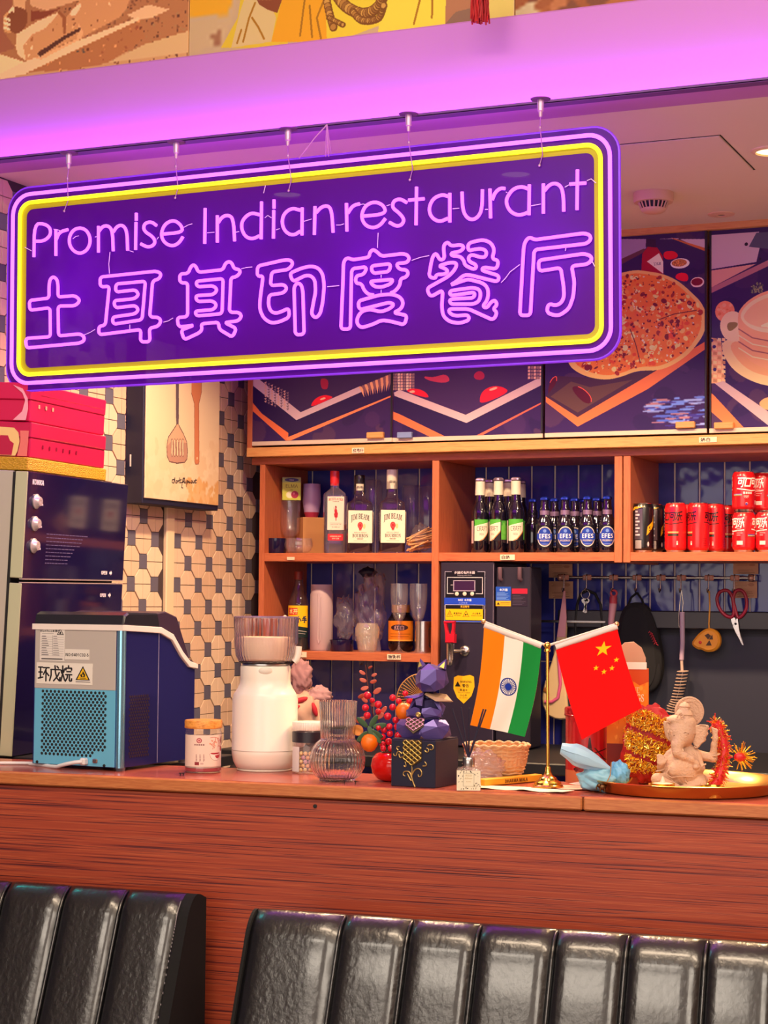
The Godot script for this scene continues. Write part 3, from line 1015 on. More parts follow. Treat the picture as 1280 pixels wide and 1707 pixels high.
func neon_sign() -> void:
	var s := thing("neon_sign", "large purple and yellow neon restaurant sign on clear violet board, hung by wires", "neon sign", Vector3(0.341, 2.235, 1.6))
	s.rotation.z = deg_to_rad(0.54)
	var inv := s.transform.affine_inverse()
	var W := 0.7285
	var Hh := 0.2345
	var board := mat(H("d8c8f0"), 0.3, 0.0, 0.5)
	board.transparency = BaseMaterial3D.TRANSPARENCY_ALPHA
	board.albedo_color = Color(H("520c8c"), 0.86)
	board.metallic_specular = 0.25
	part("board", MB.new().prism(rrect(-W, -Hh, W, Hh, 0.055, 8), -0.003, 0.003, 0.001), board, s)
	var violet := glow(H("d45cf2"), 2.2)
	var yellow := glow(H("f6ec18"), 2.0)
	var rim := glow(H("d868ff"), 1.9)
	var edge := mat(H("6a2fd0"), 0.35)
	edge.emission_enabled = true
	edge.emission = H("8a2ae0")
	edge.emission_energy_multiplier = 0.6
	var R := 0.0038
	var line := func(p: PackedVector2Array, z: float) -> PackedVector3Array:
		var r := PackedVector3Array()
		for q in p: r.append(Vector3(q.x, q.y, z))
		return r
	# the tube frames
	part("outer_tube", MB.new().tube(line.call(rrect(-W + 0.0165, -Hh + 0.0165, W - 0.0165, Hh - 0.0165, 0.046, 8), 0.0085), 0.0044, 8, true), rim, s)
	part("inner_tube", MB.new().tube(line.call(rrect(-W + 0.036, -Hh + 0.036, W - 0.036, Hh - 0.036, 0.03, 8), 0.0085), 0.0046, 8, true), yellow, s)
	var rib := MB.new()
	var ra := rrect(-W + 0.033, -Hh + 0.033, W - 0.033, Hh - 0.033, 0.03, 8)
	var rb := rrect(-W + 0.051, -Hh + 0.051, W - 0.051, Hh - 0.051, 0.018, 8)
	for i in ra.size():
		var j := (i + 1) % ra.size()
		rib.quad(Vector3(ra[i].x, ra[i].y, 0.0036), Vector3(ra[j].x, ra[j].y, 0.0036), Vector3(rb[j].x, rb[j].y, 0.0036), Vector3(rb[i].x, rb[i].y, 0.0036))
	part("yellow_glow_band", rib, mat(H("a89c10"), 0.6), s)  # added flat band whose colour stands for the yellow tube's glow on the board
	# violet light carried to the edge of the board
	part("lit_edge", MB.new().tube(line.call(rrect(-W, -Hh, W, Hh, 0.055, 8), 0.0), 0.0036, 6, true), edge, s)
	var px2 := func(str_: String, off: Vector2, k: float) -> PackedVector2Array:
		var r := PackedVector2Array()
		for q in pts2(str_, off, k):
			var p: Vector3 = inv * pz(q.x, q.y, 1.6085)
			r.append(Vector2(p.x, p.y))
		return r
	# seven outlined characters; the last number tells whether the line closes
	var han := [
		["tu", 30, 440, 10.667, "550,610 550,380 570,270 630,225 690,270 710,360 710,590 1010,565 1085,620 1085,680 1010,745 710,750 720,1280 1110,1245 1180,1300 1170,1370 1090,1410 150,1495 135,1325 575,1295 570,780 210,825 200,650", 1],
		["er", 150, 430, 9.143, "155,290 1010,200 1085,240 1060,315 955,350 910,900 1040,905 1085,960 1040,1040 905,1070 915,1275 770,1280 775,1090 135,1170 135,1040 235,1025 295,430 155,440", 1],
		["er", 150, 430, 9.143, "395,395 845,355 795,940 350,1010 345,900 690,850 740,790 690,725 380,760 365,650 680,620 745,560 690,485 390,520", 1],
		["qi", 280, 420, 9.143, "180,335 310,325 340,240 385,190 430,230 460,310 840,270 870,180 930,140 980,180 1005,255 1080,265 1105,310 1050,375 960,390 935,920 1080,920 1125,980 1070,1050 860,1075 1045,1170 980,1300 780,1180 770,1070 505,1095 520,1180 480,1230 245,1340 200,1190 400,1115 160,1145 140,1000 300,985 300,470 180,470", 1],
		["qi", 280, 420, 9.143, "430,445 840,405 825,940 430,975 415,900 690,880 745,810 680,745 440,755 420,665 690,650 755,580 690,515 440,530", 1],
		["yin", 420, 415, 9.143, "85,260 500,165 590,170 625,230 560,310 300,350 280,560 480,540 535,600 480,670 260,700 250,860 290,960 370,980 460,950 560,900 570,1040 420,1110 290,1130 180,1060 120,930 120,800 170,410 80,420", 1],
		["yin", 420, 415, 9.143, "575,370 760,290 900,260 1010,290 1080,390 1100,560 1080,800 1040,990 970,1055 905,1000 930,850 970,650 960,480 900,410 820,400 620,500", 1],
		["yin", 420, 415, 9.143, "640,580 690,515 750,545 775,640 795,1300 660,1310 650,900", 1],
		["du", 555, 400, 9.143, "620,840 540,830 470,760 440,670 345,660 350,545 470,530 520,410 285,440 265,1360 120,1360 150,700 160,350 190,290 240,275 300,305 550,265 560,190 610,145 670,180 740,250 1060,210 1140,230 1165,290 1120,350 960,360 1010,450 1120,455 1150,510 1110,570 1030,590 1020,690 950,780 880,810", 0],
		["du", 555, 400, 9.143, "580,395 880,360 860,480 600,510", 1],
		["du", 555, 400, 9.143, "560,630 920,600 880,670 740,720 620,710", 1],
		["du", 555, 400, 9.143, "385,930 700,840 880,825 1010,860 1075,950 1040,1050 920,1110 1130,1150 1090,1295 880,1240 740,1220 620,1280 430,1340 365,1280 370,1180 440,1085 540,1060 600,1065 730,1095 860,1050 935,985 860,950 395,1065", 1],
		["can", 700, 385, 8.533, "125,650 170,400 200,335 240,325 285,420 350,395 335,240 350,185 400,160 440,215 590,195 630,240 560,300 445,310 450,355 570,360 625,420 640,490 780,555 810,485 705,440 685,380 730,335 880,380 935,365 950,290 880,250 760,265 690,285 680,180 810,140 920,130 1010,170 1060,260 1025,400 1120,420 1090,545 905,515 875,560 1130,640 1105,725 700,625 620,630 520,720 425,775 640,700 700,690 890,740 960,800 975,900 950,1000 890,1070 950,1100 1010,1010 1070,985 1100,1050 1040,1110 1100,1160 1045,1270 690,1110 410,1110 420,1170 500,1210 690,1195 700,1270 560,1315 420,1290 330,1210 310,1080 325,840 150,940 95,820 400,650 490,560 525,480 500,450 400,455 260,500 370,540 400,580 340,620 230,620 220,680", 1],
		["can", 700, 385, 8.533, "425,850 750,805 840,830 865,900 840,1000 760,1040 430,1040 420,970 770,950 780,870 425,920", 1],
		["ting", 850, 370, 8.533, "140,1330 195,360 220,270 280,215 350,255 1060,160 1140,190 1150,250 1090,310 345,395 290,1330", 1],
		["ting", 850, 370, 8.533, "405,545 1050,450 1145,480 1165,540 1100,600 875,625 915,850 900,1060 840,1230 720,1320 640,1330 520,1290 545,1160 650,1190 730,1150 770,1060 760,900 720,650 410,700", 1],
	]
	var open := {}
	for h in han:
		if not open.has(h[0]): open[h[0]] = MB.new()
		var p: PackedVector2Array = round_path(px2.call(h[4], Vector2(h[1], h[2]), h[3]), h[5] == 1, 2, 0.0045)
		open[h[0]].tube(line.call(p, 0.0085), R, 7, h[5] == 1)
	for k in open: part("character_tube", open[k], violet, s)
	# the Latin letters, one part each
	var A := Vector2(40, 330)
	var B := Vector2(320, 310)
	var C := Vector2(560, 290)
	var D := Vector2(780, 270)
	var O := func(c: Vector2, r: Vector2) -> String:
		var t := ""
		for i in 21: t += "%d,%d " % [c.x + r.x * sin(TAU * i / 20), c.y - r.y * cos(TAU * i / 20)]
		return t
	var lat := [
		[A, 4.571, "75,450 78,200 150,195 200,225 202,285 150,330 80,330"],
		[A, 4.571, "243,440 243,240|245,320 270,260 335,240"],
		[A, 4.571, O.call(Vector2(425, 325), Vector2(80, 96))],
		[A, 4.571, "567,415 567,215|567,260 600,215 640,210 675,250 680,405|680,260 710,215 750,205 785,250 790,400"],
		[A, 4.571, "850,395 853,185|855,172 855,115"],
		[A, 4.571, "1010,210 970,180 915,195 910,250 990,300 1000,350 950,380 890,350"],
		[A, 4.571, "1045,275 1210,262 1200,210 1140,165 1070,200 1042,280 1070,345 1130,368 1180,345 1212,295"],
		[B, 4.571, "97,440 100,170"],
		[B, 4.571, "193,430 193,225|200,280 230,235 275,220 315,250 325,420"],
		[B, 4.571, "527,405 530,120|515,220 450,203 390,250 373,310 400,380 455,408 515,380"],
		[B, 4.571, "620,400 623,185|625,172 625,105"],
		[B, 4.571, "838,375 840,165|825,185 760,168 700,210 683,280 710,350 770,380 825,345"],
		[B, 4.571, "932,372 937,155|945,205 985,160 1035,148 1065,190 1075,355"],
		[C, 5.333, "97,510 93,260|105,350 150,280 210,265"],
		[C, 5.333, "240,375 445,355 425,280 345,243 260,280 223,370 250,450 320,482 390,460 440,395"],
		[C, 5.333, "630,255 570,220 510,240 500,300 560,345 607,400 590,450 540,468 475,430"],
		[C, 5.333, "712,455 716,115|645,232 785,220"],
		[C, 5.333, "1012,430 1012,170|1000,200 940,183 860,220 823,310 850,390 920,428 995,395"],
		[Vector2.ZERO, 1.0, "770,320 771,348 776,361 786,367 797,362 803.5,348 804,316"],
		[D, 5.818, "220,545 213,260|235,370 260,300 310,255 360,258"],
		[D, 5.818, "592,515 595,220|580,260 520,238 440,260 385,330 368,390 400,470 460,512 520,515 580,490"],
		[D, 5.818, "732,500 732,210|740,280 790,220 850,203 905,240 925,330 928,480"],
		[D, 5.818, "1058,465 1062,75|985,215 1145,203"],
	]
	for l in lat:
		var m := MB.new()
		for q in str(l[2]).split("|"):
			var p: PackedVector2Array = px2.call(q, l[0], l[1])
			if p.size() > 2: p = round_path(p, false, 2)
			m.tube(line.call(p, 0.0085), R, 7)
		part("letter_tube", m, violet, s)
	# the thin feed wires between letters
	var fw := MB.new()
	for q in ["89,382 96,383 104,386", "121,398 126,394 131,393", "158,395 163,394", "216,418 222,420", "261,399 264,395", "306,379 313,375 320,373", "345,388 357,387", "392,387 398,386", "441,363 446,359 452,363", "460,383 466,381", "506,369 519,365", "560,375 567,375 573,373", "600,341 605,340 609,341", "644,343 650,341", "754,348 765,347", "808,349 813,349", "843,320 845,321", "885,343 901,340", "941,312 948,308", "978,301 985,298 993,305", "183,420 181,440 182,456", "630,388 629,405 629,413", "439,322 442,309", "136,560 150,554 158,549", "272,537 280,535 288,530", "402,448 410,446 420,445", "545,478 555,477 565,476", "686,434 700,429 715,426", "835,471 842,464 850,453 866,441", "41,412 52,418", "942,418 943,412", "987,436 991,444", "216,541 216,549", "635,458 635,463", "635,483 635,488"]:
		var p: PackedVector2Array = px2.call(q, Vector2.ZERO, 1.0)
		fw.tube(line.call(p, 0.0075), 0.0009, 5)
	part("feed_wire", fw, mat(H("f0d0ff"), 0.5), s)
	# hanging wires with their ceiling cups
	var k := 0
	for q in [[115, 255, 107, 352], [294, 237, 292, 330], [480, 215, 481, 318], [681, 190, 683, 300], [901, 165, 899, 276]]:
		var top := py(q[0], q[1], 2.5165)
		var h := thing("sign_hanger", "thin wire and metal cup holding the neon sign, %s" % ["leftmost of five", "second from left", "middle one of five", "second from right", "rightmost of five"][k], "hanger", top, 0.0, "sign hangers under the beam")
		k += 1
		part("ceiling_disc", MB.new().lathe([Vector2(0, -0.002), Vector2(0.019, -0.002), Vector2(0.0205, 0.0), Vector2(0, 0.0)], 20), mat(H("7a4a86"), 0.4, 0.6), h)
		part("ferrule", MB.new().lathe([Vector2(0, -0.036), Vector2(0.0032, -0.036), Vector2(0.0042, -0.026), Vector2(0.0062, -0.024), Vector2(0.007, -0.002), Vector2(0, -0.002)], 12), mat(H("d8b0d8"), 0.35, 0.5), h)
		var e := pz(q[2], q[3], 1.607) - top
		var w := MB.new()
		w.tube(PackedVector3Array([Vector3(0, -0.03, 0), Vector3(e.x * 0.3, e.y * 0.45, e.z * 0.3), Vector3(e.x * 0.8, e.y * 0.8, e.z), e]), 0.0011, 6)
		w.ball(Vector3(e.x * 0.3, e.y * 0.45, e.z * 0.3), Vector3(0.003, 0.005, 0.003), 8, 6)
		w.ball(e, Vector3(0.003, 0.003, 0.002), 8, 6)
		part("wire", w, mat(H("c8a0c8"), 0.35, 0.6), h)
	# the loose feed cable that drops from the ceiling
	var f := thing("loose_cable", "loose pale cable ends hanging between the third and fourth sign hangers", "cable", py(545, 208, 2.5165))
	for e in [[543, 262], [548, 262], [498, 265], [552, 258]]:
		var q := pz(e[0], e[1], 1.6) - f.position
		part("strand", MB.new().tube(PackedVector3Array([Vector3.ZERO, q * 0.4 + Vector3(0.004, 0, 0.01), q]), 0.0014, 6), mat(H("d8a8d0"), 0.5), f)

func ceiling_things() -> void:
	var p := py(1089, 322, 2.53)
	var d := thing("smoke_detector", "round white smoke detector on the ceiling right of the neon sign", "smoke detector", p)
	var wm := mat(H("dcb6a6"), 0.5)
	part("base", MB.new().lathe([Vector2(0, -0.024), Vector2(0.047, -0.024), Vector2(0.0495, -0.018), Vector2(0.0495, 0), Vector2(0, 0)], 32), wm, d)
	part("sensor_cap", MB.new().lathe([Vector2(0, -0.05), Vector2(0.022, -0.049), Vector2(0.029, -0.045), Vector2(0.031, -0.041), Vector2(0.031, -0.039), Vector2(0, -0.039)], 28), wm, d)
	part("chamber", MB.new().lathe([Vector2(0, -0.04), Vector2(0.027, -0.04), Vector2(0.034, -0.024), Vector2(0, -0.024)], 24), M.navy, d)
	for i in 20:
		var a := TAU * i / 20
		part("rib", MB.new().tube(PackedVector3Array([Vector3(cos(a) * 0.0295, -0.04, sin(a) * 0.0295), Vector3(cos(a) * 0.037, -0.023, sin(a) * 0.037)]), 0.0022, 5), wm, d)
	d = thing("ceiling_vent", "small oval ceiling vent with dark hole beside the smoke detector", "vent", py(1202, 357, 2.53))
	part("flange", MB.new().lathe([Vector2(0.012, -0.001), Vector2(0.014, -0.0045), Vector2(0.034, -0.002), Vector2(0.035, 0), Vector2(0.012, 0)], 28), mat(H("e0b8a4"), 0.5), d)
	part("hole", MB.new().lathe([Vector2(0, -0.0012), Vector2(0.0135, -0.0012), Vector2(0.0135, 0), Vector2(0, 0)], 20), M.ink, d)
	# access hatch: a panel with an open joint round it
	var c: Array = []
	for q in [[1040, 301], [1224, 284], [1155, 230], [1000, 244]]: c.append(py(q[0], q[1], 2.53))
	d = thing("ceiling_hatch", "square access hatch outlined by a dark joint in the ceiling", "hatch", (c[0] + c[1] + c[2] + c[3]) / 4.0)
	var w := 0.172
	part("panel", MB.new().box(Vector3(0, -0.0012, 0), Vector3(w * 2 - 0.006, 0.0024, w * 2 - 0.006), 0.0005), M.paint, d)
	var fr := MB.new()
	for sg in [-1, 1]:
		fr.box(Vector3(0, -0.0004, sg * w), Vector3(w * 2 + 0.003, 0.0008, 0.003))
		fr.box(Vector3(sg * w, -0.0004, 0), Vector3(0.003, 0.0008, w * 2 - 0.003))
	part("joint", fr, M.ink, d)
	# warm downlights of the bar ceiling; the photograph's edge cuts the right one
	var k := 0
	for q in [Vector3(1.262, 2.53, 1.065), Vector3(0.66, 2.53, 1.065), Vector3(0.06, 2.53, 1.065)]:
		d = thing("downlight", ["glowing round downlight at the right edge of the bar ceiling", "round downlight behind the right half of the neon sign", "round downlight behind the left half of the neon sign"][k], "downlight", q, 0.0, "bar downlights")
		k += 1
		part("ring", MB.new().lathe([Vector2(0.034, -0.002), Vector2(0.036, -0.006), Vector2(0.045, -0.003), Vector2(0.046, 0), Vector2(0.034, 0)], 28), mat(H("f0d8b0"), 0.4), d)
		part("lamp_face", MB.new().lathe([Vector2(0, -0.0022), Vector2(0.034, -0.0022), Vector2(0.034, 0), Vector2(0, 0)], 24), glow(H("ffe09a"), 3.0), d)
		var l := SpotLight3D.new()
		l.light_color = H("ffd6a0")
		l.light_energy = 2.3
		l.light_size = 0.035
		l.spot_angle = 70.0
		l.spot_range = 12.0
		l.spot_attenuation = 2.0
		l.spot_angle_attenuation = 0.6
		l.shadow_enabled = true
		add_child(l)
		l.position = q + Vector3(0, -0.012, 0)
		l.rotation = Vector3(-PI / 2, 0, 0)

func posters() -> void:
	var rng := RandomNumberGenerator.new()
	rng.seed = 31
	# left poster: the lap of a weathered stone figure, seated on a slab
	var x0 := -0.75
	var x1 := pz(315, 60, 1.575).x
	var y0 := 2.721
	var hh := 0.36
	var k := 900.0
	var c := Cv.new(int((x1 - x0) * k), int(hh * k), H("b08a62"))
	var P := func(u: float, v: float) -> Vector2:
		var q := pz(u, v, 1.575)
		return Vector2((q.x - x0) * k, (y0 + hh - q.y) * k)
	var S := func(s: String, sc := 3.879) -> PackedVector2Array:
		var r := PackedVector2Array()
		for q in pts2(s, Vector2.ZERO, sc): r.append(P.call(q.x, q.y))
		return r
	var all := [H("8a5a3c"), H("a87850"), H("6e4630"), H("c09468")]
	c.poly(S.call("-400,600 1230,250 1230,-300 -400,-300"), H("9a6a48"))
	c.spots(900, rng, c.w * 0.55, 0, c.w * 0.45, c.h, 1, 4, [H("7a5038"), H("5e3c30"), H("94704e")])
	c.poly(S.call("-400,620 -400,420 0,350 160,400 170,480 0,500"), H("d8b88a"))
	c.poly(S.call("-400,400 -400,-100 70,-100 80,40 20,200 100,310 0,345"), H("8e5a44"))
	c.poly(S.call("690,410 930,290 1220,200 1220,340"), H("b89a70"))
	c.poly(S.call("820,100 960,30 1100,60 1000,110 890,130"), H("c8a47c"))
	c.poly(S.call("160,470 900,125 940,240 860,310 690,410 480,450"), H("9c6844"))
	c.spots(500, rng, 0, 0, c.w, c.h, 1, 4, [H("6a3e2c"), H("b87c50"), H("4a4644"), H("8a5038"), H("c89060")], S.call("160,470 900,125 940,240 860,310 690,410 480,450"))
	c.poly(S.call("0,520 0,480 160,400 900,110 905,130 180,470 160,480"), H("d2b088"))
	var leg: PackedVector2Array = S.call("100,300 110,220 240,140 390,75 430,110 520,0 560,-60 860,-60 820,60 780,110 520,250 440,270 300,350 170,395 120,360")
	c.poly(leg, H("b8865c"))
	c.spots(420, rng, 0, 0, c.w, c.h, 1, 4.5, [H("9a623e"), H("cfa274"), H("8a5436"), H("dab88c"), H("70442e")], leg)
	c.poly(S.call("100,300 110,220 240,140 390,75 300,180 200,230 150,300 170,395 120,360"), H("d6b288"))
	c.poly(S.call("390,75 430,110 425,220 410,215 405,120 375,85"), H("8a5638"))
	c.poly(S.call("230,380 500,250 510,150 540,210 530,250 300,370 265,385"), H("cc9c70"))
	c.poly(S.call("240,345 420,230 520,180 520,200 430,250 260,370"), H("54342a"))
	c.poly(S.call("470,60 520,20 530,40 490,100 450,100"), H("dcb890"))
	c.poly(S.call("180,-60 200,40 300,70 520,0 530,-60"), H("c49870"))
	c.poly(S.call("200,70 300,75 400,50 300,110 200,140"), H("7a4230"))
	c.poly(S.call("20,170 25,100 80,50 130,60 165,100 160,150 110,205 60,215 30,205"), H("c09060"))
	c.ell(P.call(29, 32).x, P.call(29, 32).y, 26, 30, H("7a4a32"))
	for q in ["30,180 60,190|28,150 60,160|35,120 62,130", "60,80 85,50 90,70"]:
		for e in str(q).split("|"): c.line(S.call(e), 6, H("e4c298"))
	c.poly(S.call("80,-60 90,40 160,60 180,-60"), H("c89c70"))
	c.soft(3)
	c.im.adjust_bcs(1.22, 1.05, 1.05)
	var po := solo("poster", MB.new().box(Vector3.ZERO, Vector3(x1 - x0 - 0.002, hh, 0.012), 0.001), print_mat(c.tex(), 0.6), "poster of a seated weathered stone statue above the beam", "poster", Vector3((x0 + x1) / 2, y0 + hh / 2, 1.57), 0.0, "posters above the violet beam")
	# middle poster: a person in yellow robes with bead necklaces
	x0 = x1
	x1 = pz(858, 20, 1.575).x
	c = Cv.new(int((x1 - x0) * k), int(hh * k), H("cbb08c"))
	var xm := x0
	S = func(s: String, sc: float) -> PackedVector2Array:
		var r := PackedVector2Array()
		for q in pts2(s, Vector2.ZERO, sc):
			var e := pz(q.x, q.y, 1.575)
			r.append(Vector2((e.x - xm) * k, (y0 + hh - e.y) * k))
		return r
	var b := [H("e8a020"), H("d8c09c"), H("c8a880"), H("f0c040")]
	c.poly(S.call("310,90 310,-80 400,-80 395,10 370,75", 1.0), H("d0b48a"))
	c.poly(S.call("318,30 380,25 405,-80 318,-80", 1.0), H("eeb028"))
	c.poly(S.call("350,60 366,50 372,70 360,80", 1.0), H("a87858"))
	c.soft(8)
	c.poly(S.call("368,80 396,30 412,-80 470,-80 480,80", 1.0), H("e2c638"))
	c.poly(S.call("385,80 400,20 420,-40 440,-30 452,10 460,30 452,70", 1.0), H("dcc488"))
	c.poly(S.call("428,0 452,0 466,-30 470,0 462,22 445,16 432,8", 1.0), H("8a4a2c"))
	c.poly(S.call("452,70 470,0 480,-80 560,-80 540,10 555,70", 1.0), H("ecaa20"))
	c.poly(S.call("545,80 540,-80 640,-80 640,40 560,70", 1.0), H("ead43a"))
	c.poly(S.call("630,60 640,-80 745,-80 742,60", 1.0), H("f0e04a"))
	c.poly(S.call("742,60 745,-80 860,-80 860,60", 1.0), H("b07a58"))
	c.poly(S.call("742,40 760,20 800,10 800,40", 1.0), H("8a6a58"))
	c.poly(S.call("815,40 816,-80 862,-80 862,40", 1.0), H("e0d070"))
	for q in ["405,70 415,30 425,5", "395,72 402,50", "440,65 430,45 420,30", "500,60 505,20 512,-30", "520,62 516,10", "535,65 528,30 540,0", "690,40 700,0 705,-40", "720,30 722,-40"]:
		c.line(S.call(q, 1.0), 4, H("a87418"))
	for q in [["542,-20 546,10 552,34 556,46", 7.0], ["560,-10 572,8 590,20 608,24 624,18 636,4 640,-12", 10.0], ["588,20 600,34 612,36 624,34 634,30 640,10", 6.0], ["548,30 560,36 572,42", 4.0]]:
		var path := round_path(S.call(q[0], 1.0), false, 3)
		for i in path.size():
			if i % 2: continue
			c.ell(path[i].x, path[i].y, q[1] + 1.5, q[1] + 1.5, H("7a4c18"))
			c.ell(path[i].x - 1, path[i].y - 1, q[1] - 1, q[1] - 1, [H("b8843c"), H("d0a04c"), H("9a6a30")][i % 3])
	solo("poster", MB.new().box(Vector3.ZERO, Vector3(x1 - x0 - 0.002, hh, 0.012), 0.001), print_mat(c.tex(), 0.6), "poster of a person in yellow robes with bead necklaces", "poster", Vector3((x0 + x1) / 2, y0 + hh / 2, 1.57), 0.0, "posters above the violet beam")
	x0 = x1
	x1 = x0 + 0.7
	c = Cv.new(400, 240, H("a8663a"))
	c.rect(0, 150, 30, 90, H("c8b890"))
	c.spots(200, rng, 0, 0, 400, 240, 4, 20, [H("9a5a34"), H("b4744a"), H("7a4a34")])
	c.soft(4)
	solo("poster", MB.new().box(Vector3.ZERO, Vector3(x1 - x0 - 0.002, hh, 0.012), 0.001), print_mat(c.tex(), 0.6), "brown poster right of the red tassel, mostly out of view", "poster", Vector3((x0 + x1) / 2, y0 + hh / 2, 1.57), 0.0, "posters above the violet beam")
	# red tassel hanging from above, in front of the posters
	var tp := pz(800, 38, 1.72)
	var ts := thing("red_tassel", "red tassel hanging down in front of the posters", "tassel", tp)
	var m := mpp(tp)
	for i in 60:
		var x := rng.randf_range(-17, 15) * m
		var y := rng.randf_range(-4, 10) * m
		part("strand", MB.new().tube(PackedVector3Array([Vector3(x * 0.5, 0.09, rng.randf_range(-0.008, 0.008)), Vector3(x * 0.9, 0.04, rng.randf_range(-0.01, 0.01)), Vector3(x + rng.randf_range(-2, 2) * m, y, rng.randf_range(-0.01, 0.01))]), 0.0018, 5), mat(H("c81020").lerp(H("8a0818"), rng.randf()), 0.6), ts)
	part("knot", MB.new().ball(Vector3(0, 0.095, 0), Vector3(0.011, 0.016, 0.011), 14, 10), M.red, ts)
	part("cord", MB.new().tube(PackedVector3Array([Vector3(0, 0.1, 0), Vector3(0, 0.52, 0)]), 0.002, 6), M.red, ts)

func shelves() -> void:
	# upper cabinet with four sliding doors that carry printed food pictures
	var xl := -0.436
	var c := thing("hanging_cabinet", "long upper cabinet with sliding doors printed with food pictures", "cabinet", Vector3(0, 1.94, 0.15))
	part("side_board", MB.new().box(Vector3(xl + 0.008, 0.295, 0.0), Vector3(0.016, 0.59, 0.34), 0.001), M.shelf_v, c)
	part("bottom_board", MB.new().box(Vector3(0.58, 0.0135, 0.002), Vector3(2.03, 0.027, 0.345), 0.0015), M.trim_wood, c)
	part("back_board", MB.new().box(Vector3(0.58, 0.3, -0.13), Vector3(2.0, 0.56, 0.015)), M.shelf, c)
	part("top_rail", MB.new().box(Vector3(0.58, 0.584, 0.165), Vector3(2.03, 0.022, 0.03), 0.001), M.trim_wood, c)
	part("header_board", MB.new().box(Vector3(0.58, -0.0105, -0.01), Vector3(2.03, 0.0205, 0.3), 0.001), M.shelf, c)
	var rng := RandomNumberGenerator.new()
	rng.seed = 77
	var lines := [[421, 655, 0.164], [655, 906, 0.158], [908, 1179, 0.164], [1182, 1362, 0.158], [1364, 1600, 0.164]]
	for d in 5:
		var z: float = 0.15 + lines[d][2]
		var xa := pz(lines[d][0], 700, z).x
		var xb := pz(lines[d][1], 700, z).x
		var ya := 1.985
		var yb := 2.515
		var k := 1300.0
		var cv := Cv.new(int((xb - xa) * k), int((yb - ya) * k), H("3a2a58"))
		var P := func(s: String, off: Vector2, sc: float) -> PackedVector2Array:
			var r := PackedVector2Array()
			for q in pts2(s, off, sc):
				var w := pz(q.x, q.y, z)
				r.append(Vector2((w.x - xa) * k, (yb - w.y) * k))
			return r
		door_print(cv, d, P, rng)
		cv.im.adjust_bcs(1.22, 1.1, 1.12)
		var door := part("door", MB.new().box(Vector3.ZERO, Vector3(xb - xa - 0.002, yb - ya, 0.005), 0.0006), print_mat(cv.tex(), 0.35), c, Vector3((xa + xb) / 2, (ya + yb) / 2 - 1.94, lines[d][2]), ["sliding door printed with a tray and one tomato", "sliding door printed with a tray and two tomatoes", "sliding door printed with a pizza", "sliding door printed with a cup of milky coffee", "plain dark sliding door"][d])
		var wd := xb - xa
		part("edge_strip", MB.new().box(Vector3(0, -0.271, 0.001), Vector3(wd - 0.002, 0.012, 0.007), 0.0006), mat(H("d8c4b4"), 0.45), door)
		part("edge_strip", MB.new().box(Vector3((wd / 2 - 0.004) * (1 if d != 3 else -1), 0, 0.001), Vector3(0.005, 0.53, 0.007), 0.0006), M.black, door)
		var hp: Array = [[628, 726], [677, 726], [1144, 709], [1208, 710], [1550, 700]][d]
		var hw := pz(hp[0], hp[1], z)
		part("handle", MB.new().box(Vector3.ZERO, Vector3(0.052 if d != 1 else 0.045, 0.0175, 0.014), 0.002), M.trim_wood if d != 1 else mat(H("7f92c8"), 0.3), door, Vector3(hw.x - (xa + xb) / 2, hw.y - (ya + yb) / 2, 0.009))
	# open shelving below
	var a := thing("wall_shelf", "brown open shelf unit holding whiskey, beer bottles and glasses", "shelf", Vector3(0, 1.3, 0.15), 0.0, "open shelf units under the cabinet")
	var top := 1.919 - 1.3
	for q in [[-0.405, -0.388], [0.142, 0.163], [0.675, 0.697]]:
		var lo := 0.03 if q[0] < 0.5 else 0.33
		part("side_board", MB.new().box(Vector3((q[0] + q[1]) / 2, (lo + top) / 2, 0), Vector3(q[1] - q[0], top - lo, 0.29), 0.001), M.shelf_v, a)
	for q in [[-0.388, 0.142, 1.646], [0.163, 0.675, 1.646], [-0.388, 0.142, 1.361]]:
		part("shelf_board", MB.new().box(Vector3((q[0] + q[1]) / 2, q[2] - 1.3, 0), Vector3(q[1] - q[0], 0.024, 0.289), 0.001), M.shelf, a)
	var b := thing("wall_shelf", "brown open shelf unit holding the red cola cans", "shelf", Vector3(0, 1.3, 0.15), 0.0, "open shelf units under the cabinet")
	for q in [[0.70, 0.72], [1.58, 1.60]]:
		part("side_board", MB.new().box(Vector3((q[0] + q[1]) / 2, (0.33 + top) / 2, 0), Vector3(q[1] - q[0], top - 0.33, 0.29), 0.001), M.shelf_v, b)
	part("shelf_board", MB.new().box(Vector3(1.15, 0.346, 0), Vector3(0.86, 0.024, 0.289), 0.001), M.shelf, b)
	# handwritten paper labels on the edges
	for q in [["红毛什", 597, 751, 22.0, c, 0.325], ["奶白", 1180, 733, 30.0, c, 0.325], ["白奶", 846, 929, 26.0, a, 0.297], ["杯子", 501, 1091, 23.0, a, 0.297], ["玻烫杯", 657, 1095, 25.0, a, 0.297], ["", 485, 931, 14.0, a, 0.297]]:
		var w := pz(q[1], q[2], q[5])
		var m := mpp(w)
		var cv := Cv.new(96, 40, H("ead2bc"))
		if q[0] != "": cv.han(q[0], 8, 6, 27, H("1a1020"), 3.4, 0.0, 1.05)
		else: cv.line(PackedVector2Array([Vector2(10, 20), Vector2(85, 18)]), 2, H("b09088"))
		part("paper_label", MB.new().box(Vector3.ZERO, Vector3(q[3] * m, (9.0 if q[0] != "" else 5.0) * m, 0.0008)), print_mat(cv.tex(), 0.8), q[4], w - q[4].position + Vector3(0, 0, 0.0012))

